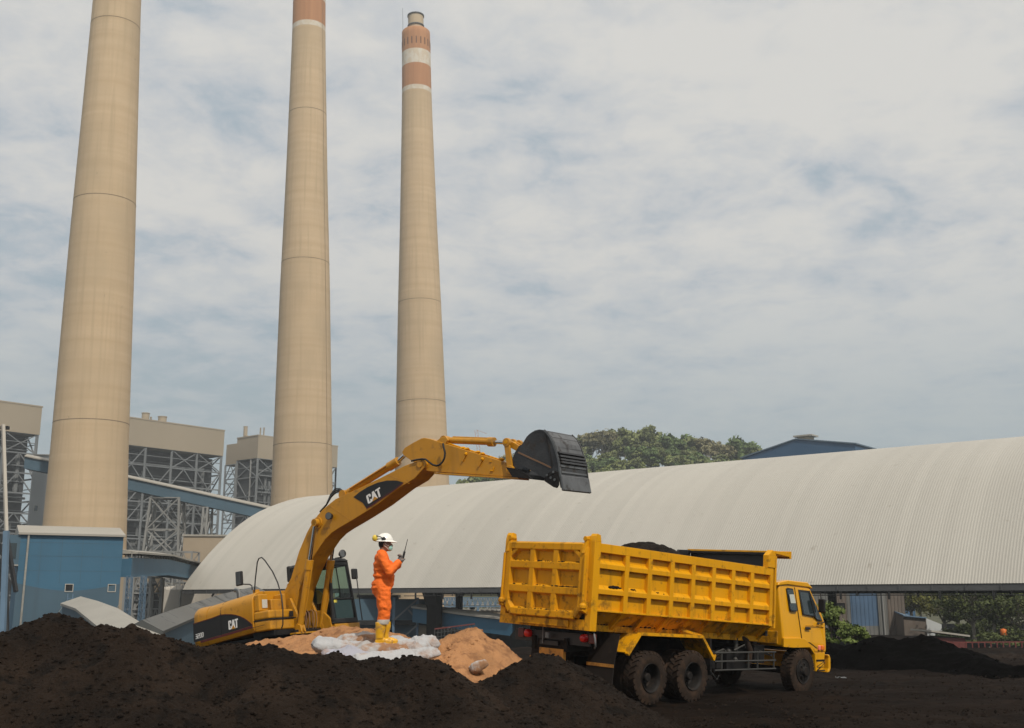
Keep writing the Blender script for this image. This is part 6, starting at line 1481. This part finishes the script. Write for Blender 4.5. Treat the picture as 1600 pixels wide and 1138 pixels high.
pane('upper_windscreen', [(i, top(CY0, 1.84) + .08, 1.84), (i, top(CY1, 1.84) - .08, 1.84), (i, top(CY1, 2.70) - .08, 2.70), (i, top(CY0, 2.70) + .08, 2.70)])
pane('lower_windscreen', [(i, CY0 + .08, 1.29), (i, CY1 - .09, 1.29), (i, top(CY1, 1.78) - .08, 1.78), (i, CY0 + .08, 1.78)])
pane('left_window', [(.22, top(CY1, 1.9) - .03, 1.3), (XF - .08, CY1 - .05, 1.3), (XF - .08, top(CY1, 2.7) - .03, 2.7), (.22, top(CY1, 2.7) - .03, 2.7)])
pane('rear_left_window', [(XB + .1, top(CY1, 1.9) - .03, 1.9), (.15, top(CY1, 1.9) - .03, 1.9), (.15, top(CY1, 2.7) - .03, 2.7), (XB + .1, top(CY1, 2.7) - .03, 2.7)])
pane('right_window', [(.22, CY0 + .03, 1.3), (XF - .08, CY0 + .03, 1.3), (XF - .08, CY0 + .05, 2.7), (.22, CY0 + .05, 2.7)])
mb = MB(); mb.box(-.3, .2, .62, 1.08, 1.24, 1.62); mb.box(-.38, -.22, .62, 1.08, 1.6, 2.3); mb.box(-.36, -.24, .74, .96, 2.3, 2.5); st_ = mb.build('seat', M['eblk'], cbo, bevel=.04)
mb = MB(); mb.box(.35, .7, .44, .62, 1.24, 1.75); mb.tube([(.5, .8, 1.24), (.45, .8, 1.9)], .02, 6); mb.tube([(.5, .95, 1.24), (.45, .95, 1.9)], .02, 6); mb.build('console', M['blk'], cbo)
mb = MB(); mb.beam((XF + .006, top(CY0, 1.9) + .36, 1.86), (XF + .006, top(CY0, 2.6) + .24, 2.66), .012, .03); mb.build('wiper', M['hose'], cbo)
MB().box(XF - .012, XF - .002, CY0 + .1, CY0 + .22, 1.72, 1.79).build('yellow_sticker', mat('yellow_sticker', (.7, .6, .08), .6), cbo)
MB().box(.3, .45, CY0 - .006, CY0 - .002, 1.5, 1.56).build('side_label', M['post'], cbo)
mb = MB(); mb.box(XB, XF + .02, .42, 1.38, .99, 1.155); mb.prism([(.1, 1.0), (.93, 1.0), (.9, 1.3), (.62, 1.55), (.1, 1.6)], .34, .415); mb.box(.94, .96, .46, 1.34, 1.02, 1.13)
mb.build('cab_base', M['eyel'], ex, bevel=.02)
q = V((.75, 1.08, 2.95)); mb = MB(); mb.tube([q + V((0, 0, -.1)), q], .025, 6); mb.beam(q + V((-.12, -.1, 0)), q + V((.05, .05, .01)), .03); mb.tube([q + V((-.02, .03, .1)), q + V((.10, -.02, .1))], [.07, .11], 14); mb.tube([q + V((0, 0, 0)), q + V((0, 0, .08))], .02, 6)
wl = mb.build('roof_work_light', M['hose'], ex, smooth=40); MB().tube([q + V((.10, -.02, .1)), q + V((.108, -.022, .1))], [.1, .09], 14).build('lens', M['bucket_edge'], wl)
a = [el3(566, 969, 1.36), el3(562, 940, 1.4), el3(557.5, 905, 1.42), el3(554.5, 893, 1.42), el3(551.5, 889, 1.4)]
mbarm = MB(); mbarm.tube(a, .016, 6)
q = el3(554.5, 896, 1.42); mb = MB(); mb.box(q.x - .05, q.x + .03, q.y - .12, q.y + .10, q.z - .16, q.z + .13); ma = mb.build('mirror', M['eblk'], ex, bevel=.035, seg=3); mbarm.build('mirror_stay', M['hose'], ma, smooth=60)
q = el3(449, 893, .75); mb = MB(); mb.box(q.x - .1, q.x + .02, .8, 1.1, q.z - .3, q.z + .15); mb.build('left_mirror', M['eblk'], ex, bevel=.04)
# ================================================================== man
def remesh(mb, name, m, parent, vox=.012, it=3, extra=None, M4=None):
    o = mb.build(name, m, None)
    r = o.modifiers.new('r', 'REMESH'); r.mode = 'VOXEL'; r.voxel_size = vox
    s = o.modifiers.new('s', 'SMOOTH'); s.iterations = it; s.factor = .5
    dg = bpy.context.evaluated_depsgraph_get(); me = bpy.data.meshes.new_from_object(o.evaluated_get(dg)); old = o.data
    o.modifiers.clear(); o.data = me; bpy.data.meshes.remove(old); me.name = name
    if not me.materials: me.materials.append(m)
    if extra:
        for v in me.vertices: v.co = extra(v.co)
    me.polygons.foreach_set('use_smooth', [True] * len(me.polygons)); me.update()
    if parent is not None: o.parent = parent
    return o
FT = P(596, 1007.5, 18.2)
MF = Matrix.Rotation(math.radians(8), 3, 'Z')       # he faces +x, turned slightly away
skin = mat('skin', (.27, .15, .095), .55, var=.06, vs=8)
cov = mat('orange_coverall', (.82, .145, .008), .8, var=.10, vs=6, dirt=(.45, .07, .006), da=.04, ds=5, bump=.5, bs=14)
B = MB()
def tap(mb, pts, rs, n=12, sy=1.0):
    mb.tube(pts, rs, n)
    for p, r in zip(pts, rs): mb.ball(p, r, 10)
# skeleton joints (x forward, y left, z up; soles at z=0)
hipz = .93; sh_z = 1.42
rs_, ls_ = V((-.03, -.19, 1.40)), V((-.03, .19, 1.40))
re_, le_ = V((.09, -.27, 1.15)), V((.10, .25, 1.14))
rw_, lw_ = V((.25, -.155, 1.325)), V((.255, .06, 1.30))
rk, lk2 = V((.035, -.11, .50)), V((.05, .11, .50))
ra, la = V((-.035, -.115, .09)), V((.05, .115, .09))
def body(mb, g, head=True, legs=True):
    # torso as stacked ellipsoids
    for z, x, rx, ry in ((.92, -.02, .125, .165), (1.0, -.01, .13, .165), (1.1, .005, .128, .16), (1.2, .0, .13, .17), (1.3, -.015, .128, .18), (1.38, -.03, .105, .175), (1.43, -.03, .07, .13)):
        mb.ball((x, 0, z), (rx + g, ry + g, .085 + g), 16)
    for s, e, w_ in ((rs_, re_, rw_), (ls_, le_, lw_)):
        tap(mb, [s, s.lerp(e, .5), e], [.062 + g, .052 + g, .043 + g]); tap(mb, [e, e.lerp(w_, .4), w_], [.043 + g, .042 + g, .03 + g])
    for hx, k, a in ((V((-.01, -.095, .9)), rk, ra), (V((-.01, .095, .9)), lk2, la)):
        tap(mb, [hx, hx.lerp(k, .5), k], [.098 + g, .082 + g, .062 + g]); tap(mb, [k, k.lerp(a, .35), a], [.06 + g, .058 + g, .042 + g])
b = MB(); body(b, -.012)
tap(b, [(-.03, 0, 1.42), (-.005, 0, 1.54)], [.062, .058])
hc = V((.02, 0, 1.615))
b.ball(hc, (.098, .077, .115), 18); b.ball(hc + V((.045, 0, -.055)), (.058, .055, .06), 14); b.ball(hc + V((.03, 0, -.02)), (.075, .066, .08), 14)
b.tube([hc + V((.095, 0, .012)), hc + V((.118, 0, -.022))], [.012, .018], 8); b.ball(hc + V((.116, 0, -.024)), .017, 8)
for s in (-1, 1):
    b.ball(hc + V((-.012, s * .078, -.008)), (.024, .010, .036), 10); b.ball(hc + V((.085, s * .03, .012)), .014, 8)
for s in (ra, la): b.tube([s, s + V((.13, 0, -.05))], [.038, .03], 8)
# hands: palm, four bent fingers and a thumb each
def hand(b, wrist, d, palm_n, curl, L=1.0):
    d = V(d).normalized(); pn = V(palm_n).normalized(); sd_ = d.cross(pn).normalized()
    pc = wrist + d * .055; b.tube([wrist, wrist + d * .03, wrist + d * .085], [.026, .034, .036], 10); b.ball(pc, (.03, .03, .03), 8)
    for k, (o_, ln) in enumerate(((-.030, .072), (-.010, .082), (.011, .076), (.030, .060))):
        p = wrist + d * .085 + sd_ * o_; c = curl; pts = [p]; dd = d.copy()
        for j in range(3):
            dd = (Matrix.Rotation(c, 3, sd_) @ dd) ; pts.append(pts[-1] + dd * ln * (.45, .33, .27)[j])
        b.tube(pts, [.0105, .010, .009, .0075], 7)
    p = wrist + d * .03 - sd_ * .034; q = p + (d * .6 - sd_ * .6 + pn * .45).normalized() * .045; b.tube([p, q, q + (d * .55 + pn * .8).normalized() * .035], [.014, .012, .009], 7)
gl = MB()
hand(b, rw_, (.35, .12, .93), (.7, .55, -.2), -.75); hand(b, lw_, (.5, -.45, .7), (.3, -.9, 0), -.6)
man = remesh(b, 'person', skin, None, .009, 2)
man.matrix_basis = Matrix.Translation(FT) @ MF.to_4x4(); tag(man, 'man in orange coverall, white helmet and yellow boots standing on sacks with a radio raised', 'person')
# coverall with folds
c = MB(); body(c, .022)
for z, x, rx, ry in ((1.2, 0, .17, .2), (1.1, 0, .178, .2), (.98, -.01, .18, .205), (.90, -.025, .172, .2), (.84, -.02, .155, .19)): c.ball((x, 0, z), (rx, ry, .07), 16)
c.ball((-.075, 0, .95), (.09, .16, .22), 14); c.ball((.115, 0, 1.05), (.08, .14, .14), 12); c.ball((.10, 0, 1.22), (.08, .14, .14), 12); c.ball((-.085, 0, 1.24), (.075, .15, .24), 14)
c.tube([(-.05, 0, 1.44), (-.02, 0, 1.49)], [.085, .07], 14)
for w_, e in ((rw_, re_), (lw_, le_)): d = (w_ - e).normalized(); c.tube([w_ - d * .09, w_ - d * .01], [.058, .066], 12)
for s in (-1, 1): c.tube([(-.0, s * .10, .88), (.02, s * .11, .70), (0.035, s * .11, .56), (.02, s * .11, .43), (.01, s * .115, .345)], [.125, .118, .108, .098, .09], 14); c.ball((.02, s * .19, .62), (.085, .045, .085), 10)
c.tube([(.115, -.02, .93), (.13, -.02, .88)], [.03, .022], 8)
def fold(v):
    n = noise.noise((v.x * 7 + v.z * 5, v.y * 7, v.z * 9)) * .016 - .008 * math.exp(-((v.z - .985) / .015) ** 2) * (v.x < .2) + noise.noise((v.x * 14 + v.z * 9, v.y * 14, v.z * 20)) * .008
    if v.z < .62: n += .006 * sin(v.z * 60 + 9 * v.y + 14 * v.x) * noise.noise((v.x * 9, v.y * 9, v.z * 5))
    ax = V((v.x, v.y, 0)); ax = ax.normalized() if ax.length > .001 else ax
    return v + ax * n
def cut(v): return v
cv = remesh(c, 'coverall', cov, man, .011, 7, fold)
bm = bmesh.new(); bm.from_mesh(cv.data); bmesh.ops.bisect_plane(bm, geom=bm.verts[:] + bm.edges[:] + bm.faces[:], plane_co=(0, 0, .335), plane_no=(0, 0, 1), clear_inner=True); bm.to_mesh(cv.data); bm.free()
cv.modifiers.new('thick', 'SOLIDIFY').thickness = .006
band = mat('dusty_grey_reflective_band', (.42, .38, .33), .7, var=.15, vs=12, dirt=(.3, .2, .13), da=.2, ds=14)
for s, a in ((-1, ra), (1, la)):
    x = .006 if s < 0 else .02; cyl = MB(); n = 20
    cyl.loft([[V((x + .012 * (z_ > .36) + (.092 + g) * cos(2 * pi * k / n), s * .114 + (.092 + g) * sin(2 * pi * k / n), z_)) for k in range(n)] for z_, g in ((.325, .002), (.345, .008), (.385, .007), (.40, .0))], cap=False); cyl.build('trouser_band', band, cv, smooth=60)
boot = mat('yellow_rubber_boot', (.70, .36, .012), .35, var=.08, vs=6, dirt=(.30, .16, .06), da=.26, ds=7, spec=.5)
for s, a in ((-1, ra), (1, la)):
    b = MB(); xx = a.x; y = s * .115
    b.tube([(xx + .01, y, .36), (xx + .012, y, .28), (xx - .0, y, .18), (xx, y, .10)], [.088, .086, .070, .066], 14)
    b.ball((xx + .0, y, .08), (.068, .05, .075), 12); b.ball((xx + .10, y, .06), (.085, .050, .055), 12); b.ball((xx + .165, y, .05), (.06, .05, .045), 12); b.ball((xx - .035, y, .05), (.045, .045, .05), 10)
    b.box(xx - .075, xx + .20, y - .045, y + .045, .0, .028)
    bo = remesh(b, 'boot', boot, man, .009, 2)
# hair, mask, gloves
h = MB(); h.ball(hc + V((-.022, 0, .012)), (.092, .082, .10), 16); hr = remesh(h, 'hair', mat('black_hair', (.012, .010, .009), .7), man, .008, 1, lambda v: v + V((-.0, 0, 0)) if v.z > hc.z - .055 else V((v.x, v.y, hc.z - .055 + (v.z - hc.z + .055) * .25)))
for v in hr.data.vertices:
    if v.co.x > hc.x + .03: v.co.x = hc.x + .03
mk = MB(); mk.ball(hc + V((.075, 0, -.06)), (.052, .056, .056), 14); mk.tube([hc + V((.075, 0, -.02)), hc + V((.118, 0, -.035))], [.03, .022], 10)
mko = remesh(mk, 'face_mask', mat('green_surgical_mask', (.30, .52, .46), .8, var=.06, vs=10), man, .007, 2, lambda v: v + V((.004 * sin(v.z * 220), 0, 0)))
mb = MB()
for s in (-1, 1):
    mb.tube([hc + V((.06, s * .062, -.03)), hc + V((.02, s * .083, -.012)), hc + V((-.012, s * .09, .022))], .0035, 5); mb.tube([hc + V((.055, s * .058, -.085)), hc + V((.02, s * .08, -.05)), hc + V((-.014, s * .088, -.03))], .0035, 5)
mb.build('ear_loops', M['white_p'], mko, smooth=60)
gm = mat('grey_knit_glove', (.16, .155, .15), .95, var=.2, vs=20)
def glove(w_, d, pn, curl):
    g = MB(); hand(g, w_ - V(d).normalized() * .01, d, pn, curl)
    g.v = [v for v in g.v]; o = remesh(g, 'glove', gm, man, .006, 1)
    m_ = o.data
    m_.update()
    for v in m_.vertices: v.co = v.co + v.normal * .006
    return o
glove(rw_, (.35, .12, .93), (.7, .55, -.2), -.75); glove(lw_, (.5, -.45, .7), (.3, -.9, 0), -.6)
# helmet with chin brim, crown ridge and yellow ear cups pushed back
hm = mat('white_helmet_shell', (.82, .80, .74), .3, var=.03, vs=4, coat=.2)
H = MB(); n = 28; rings = []
hcz = hc + V((-.008, 0, .05)); HS = 1.12
for k in range(9):
    a = pi / 2 * k / 8.6; r = cos(a); z = sin(a) * .118
    rings.append([hcz + V((.128 * r * cos(2 * pi * j / n), .105 * r * sin(2 * pi * j / n), z)) for j in range(n)])
H.loft(rings)
br = []
for k, (g, z) in enumerate(((.0, .012), (.012, .002), (.014, -.006), (.0, -.008), (-.012, .004))):
    br.append([hcz + V(((.128 + g + (.048 * max(0, cos(2 * pi * j / n)) ** 2 if 0 < k < 4 else 0)) * cos(2 * pi * j / n), (.105 + g) * sin(2 * pi * j / n), z - .012 * max(0, cos(2 * pi * j / n)) * (0 < k < 4))) for j in range(n)])
H.loft(br, cap=False)
for y in (-.03, 0, .03): H.tube([hcz + V((-.10, y, .07)), hcz + V((-.04, y, .108)), hcz + V((.03, y, .112)), hcz + V((.09, y, .08))], .010, 6)
H.v = [hcz + (v - hcz) * HS for v in H.v]
helmet = H.build('helmet', hm, man, smooth=50)
ec = mat('yellow_ear_cup', (.72, .52, .06), .45, var=.08, vs=9)
mb = MB(); 
for s in (-1, 1): mb.ball(hcz + V((-.165, s * .052, .052)), (.045, .035, .052), 12)
em = remesh(mb, 'ear_muffs', ec, man, .008, 1)
for s in (-1, 1):
    mb = MB(); mb.tube([hcz + V((-.02, s * .110, .03)), hcz + V((-.08, s * .115, .07)), hcz + V((-.14, s * .07, .085)), hcz + V((-.16, s * .052, .06))], .008, 6); mb.tube([hcz + V((-.02, s * .100, .03)), hcz + V((-.02, s * .122, .03))], .036, 12)
    mb.build('ear_muff_band', M['eblk'], em, smooth=50)
# radio held in the right hand: a thing of its own
rp = rw_ + V((.072, .045, .09)); Rm = Matrix.Translation(FT) @ MF.to_4x4()
rd = thing('hand_radio', 'black two way radio with a long aerial held in the gloved hand', 'hand radio', Rm @ rp, MF @ Matrix.Rotation(.22, 3, 'Y'))
mb = MB(); mb.box(-.018, .018, -.028, .028, -.05, .085); mb.build('case', M['eblk'], rd, bevel=.006)
mb = MB(); mb.tube([(0, -.016, .085), (0, -.016, .11), (.0, -.016, .29)], [.009, .007, .0045], 8); mb.build('aerial', M['eblk'], rd, smooth=50)
mb = MB(); mb.tube([(0, .012, .085), (0, .012, .10)], .008, 8); mb.build('knob', M['blk'], rd, smooth=50)

# ================================================================== sacks
def sack_mat(name, c, da, seed):
    return mat(name, c, .75, var=.06, vs=3, dirt=(.27, .14, .07), da=da, ds=2.6, streak=.35, ss=(9, 9, 3), sc=(.33, .31, .30), bump=.5, bs=16)
sm_clean = sack_mat('white_woven_sack', (.40, .40, .405), .24, 1); sm_dirty = sack_mat('sandy_woven_sack', (.40, .39, .38), .55, 2); sm_lil = sack_mat('lilac_striped_sack', (.34, .34, .39), .26, 3)
SG = 'white woven sacks under the man'
def sack(px, py, Y, L_, Wd, Hh, yaw, m, lab, seed, tilt=0, roll=0, group=SG, pinch=.55):
    mb = MB(); R_ = random.Random(seed); nu, nv = 84, 60
    for i in range(nu + 1):
        u = -1 + 2 * i / nu; e = (1 - abs(u) ** 6) ** .5
        wv = Wd / 2 * (1 - .16 * abs(u) ** 6 + .05 * sin(u * 3 + seed)); 
        for j in range(nv):
            a = 2 * pi * j / nv; ca, sa = cos(a), sin(a)
            sq = lambda t, p: math.copysign(abs(t) ** p, t)
            x = u * L_ / 2; y = sq(ca, .6) * wv; z = sq(sa, .75) * Hh / 2 * (e if abs(u) < 1 else 0)
            z = z if z > 0 else z * .75
            q = V((x, y, z)); fade = max(0, 1 - abs(u) ** 8)
            n = noise.noise((x * 4 + seed, y * 4, z * 4)) * .04 + max(0, 1 - 5 * abs(noise.noise((x * 3 + y * 2, y * 4 + seed, z * 2)))) * .034 - .012 + max(0, 1 - 4 * abs(noise.noise((x * 6 - y * 5, y * 7, seed)))) * .013 + max(0, 1 - 3.5 * abs(noise.noise((x * 13, y * 13, seed + 7)))) * .004
            # gathers running in from the ends
            n += .016 * abs(u) ** 3 * sin(y * 55 + seed)
            q += V((0, ca * .5, sa)) * n * (.4 + .6 * fade)
            mb.v.append(q)
    for i in range(nu):
        for j in range(nv): mb.f.append((i * nv + j, i * nv + (j + 1) % nv, (i + 1) * nv + (j + 1) % nv, (i + 1) * nv + j)); mb.m.append(0)
    mb.f += [tuple(range(nv - 1, -1, -1)), tuple(nu * nv + j for j in range(nv))]; mb.m += [0, 0]
    o = mb.build('sack', m, smooth=60)
    p = P(px, py, Y); o.matrix_basis = Matrix.Translation(p) @ (Matrix.Rotation(yaw, 3, 'Z') @ Matrix.Rotation(tilt, 3, 'Y') @ Matrix.Rotation(roll, 3, 'X')).to_4x4()
    return tag(o, lab, 'sack', group)
sack(530, 1014, 18.5, .9, .66, .30, .25, sm_clean, 'plump white sack at the left end of the sack pile', 1, tilt=.15)
sack(566, 1003, 18.9, .85, .6, .26, -.2, sm_dirty, 'grey white sack behind the boots of the man, sand across its top', 2)
sack(594, 1019, 18.15, .95, .62, .26, .1, sm_dirty, 'sand covered sack flattened under the boots of the man', 3)
sack(636, 1012, 18.6, .72, .52, .28, -.35, sm_clean, 'white sack just right of the boots of the man', 4, tilt=.18)
sack(662, 1007, 18.95, .46, .42, .26, .5, sm_clean, 'small rounded white sack at the right end of the pile touching the sand', 5)
sack(556, 1029, 17.7, .8, .58, .17, -.35, sm_lil, 'lilac tinted sack slumped on the front of the pile', 6, tilt=.22, roll=.25)
sack(600, 1034, 17.35, 1.0, .62, .14, .12, sm_clean, 'limp white sack lying lowest at the front of the pile on the coal', 7, tilt=-.05, roll=.35)
sack(652, 1022, 17.9, .7, .45, .12, .3, sm_clean, 'thin crumpled white sack spread between the pile and the sand', 8, tilt=-.1, roll=.2)
sack(540, 1033, 17.75, .7, .52, .17, .7, sm_lil, 'sagging white sack with a lilac edge at the lower left of the pile', 9, tilt=.2, roll=.3)
sack(748, 1042, 18.05, .30, .2, .14, .35, sm_dirty, 'torn dirty sack half buried in the front of the peaked sand heap', 10, tilt=-.3, group=None)
# sand under and over the sacks
heap('sand_heap', 'mound of sand spilled under and between the white sacks', 'sand heap', [crest([(500, 1030), (540, 1012), (570, 1004), (620, 1006), (650, 1014), (690, 1022)], [18.4, 18.45, 18.5, 18.5, 18.6, 18.7], .50), crest([(565, 1024), (600, 1022), (640, 1024)], [17.9, 17.9, 18.0], .5)], (-4.6, -.6, 16.2, 20.6), .035, M['sand'], .05, 200, (.01, .04), 52)
# scraps of rubbish on the ground
def scrap(px, py, Y, s, m, lab, seed):
    R_ = random.Random(seed); mb = MB(); n = 6
    for j in range(n + 1):
        for i in range(n + 1): mb.v.append(V(((i / n - .5) * s, (j / n - .5) * s * .6, .02 + s * .3 * abs(noise.noise((i * .6 + seed, j * .6, seed))))))
    for j in range(n):
        for i in range(n): k = n + 1; mb.f.append((j * k + i, j * k + i + 1, (j + 1) * k + i + 1, (j + 1) * k + i)); mb.m.append(0)
    o = mb.build('litter', m, smooth=60); o.modifiers.new('thick', 'SOLIDIFY').thickness = .004; o.location = P(px, py, Y); o.rotation_euler = (0, 0, seed); tag(o, lab, 'litter')
scrap(1314, 1061, 28.0, .26, M['steelg'], 'pale scrap of litter on the dark ground right of the truck bumper', 3)
# ================================================================== air
mb = MB(); mb.box(-1350, 1350, -80, 1450, -8, 216); hz = mb.build('haze', bpy.data.materials.new('haze'))
tag(hz, 'thin pale haze in the air over the whole yard', 'haze', kind='stuff')
hm_ = hz.data.materials[0]; hm_.use_nodes = True; hm_.node_tree.nodes.clear()
o_ = hm_.node_tree.nodes.new('ShaderNodeOutputMaterial'); vv = hm_.node_tree.nodes.new('ShaderNodeVolumePrincipled'); vv.inputs['Color'].default_value = (.88, .93, .97, 1); vv.inputs['Density'].default_value = .00038; vv.inputs['Anisotropy'].default_value = .2
hm_.node_tree.links.new(vv.outputs[0], o_.inputs['Volume'])
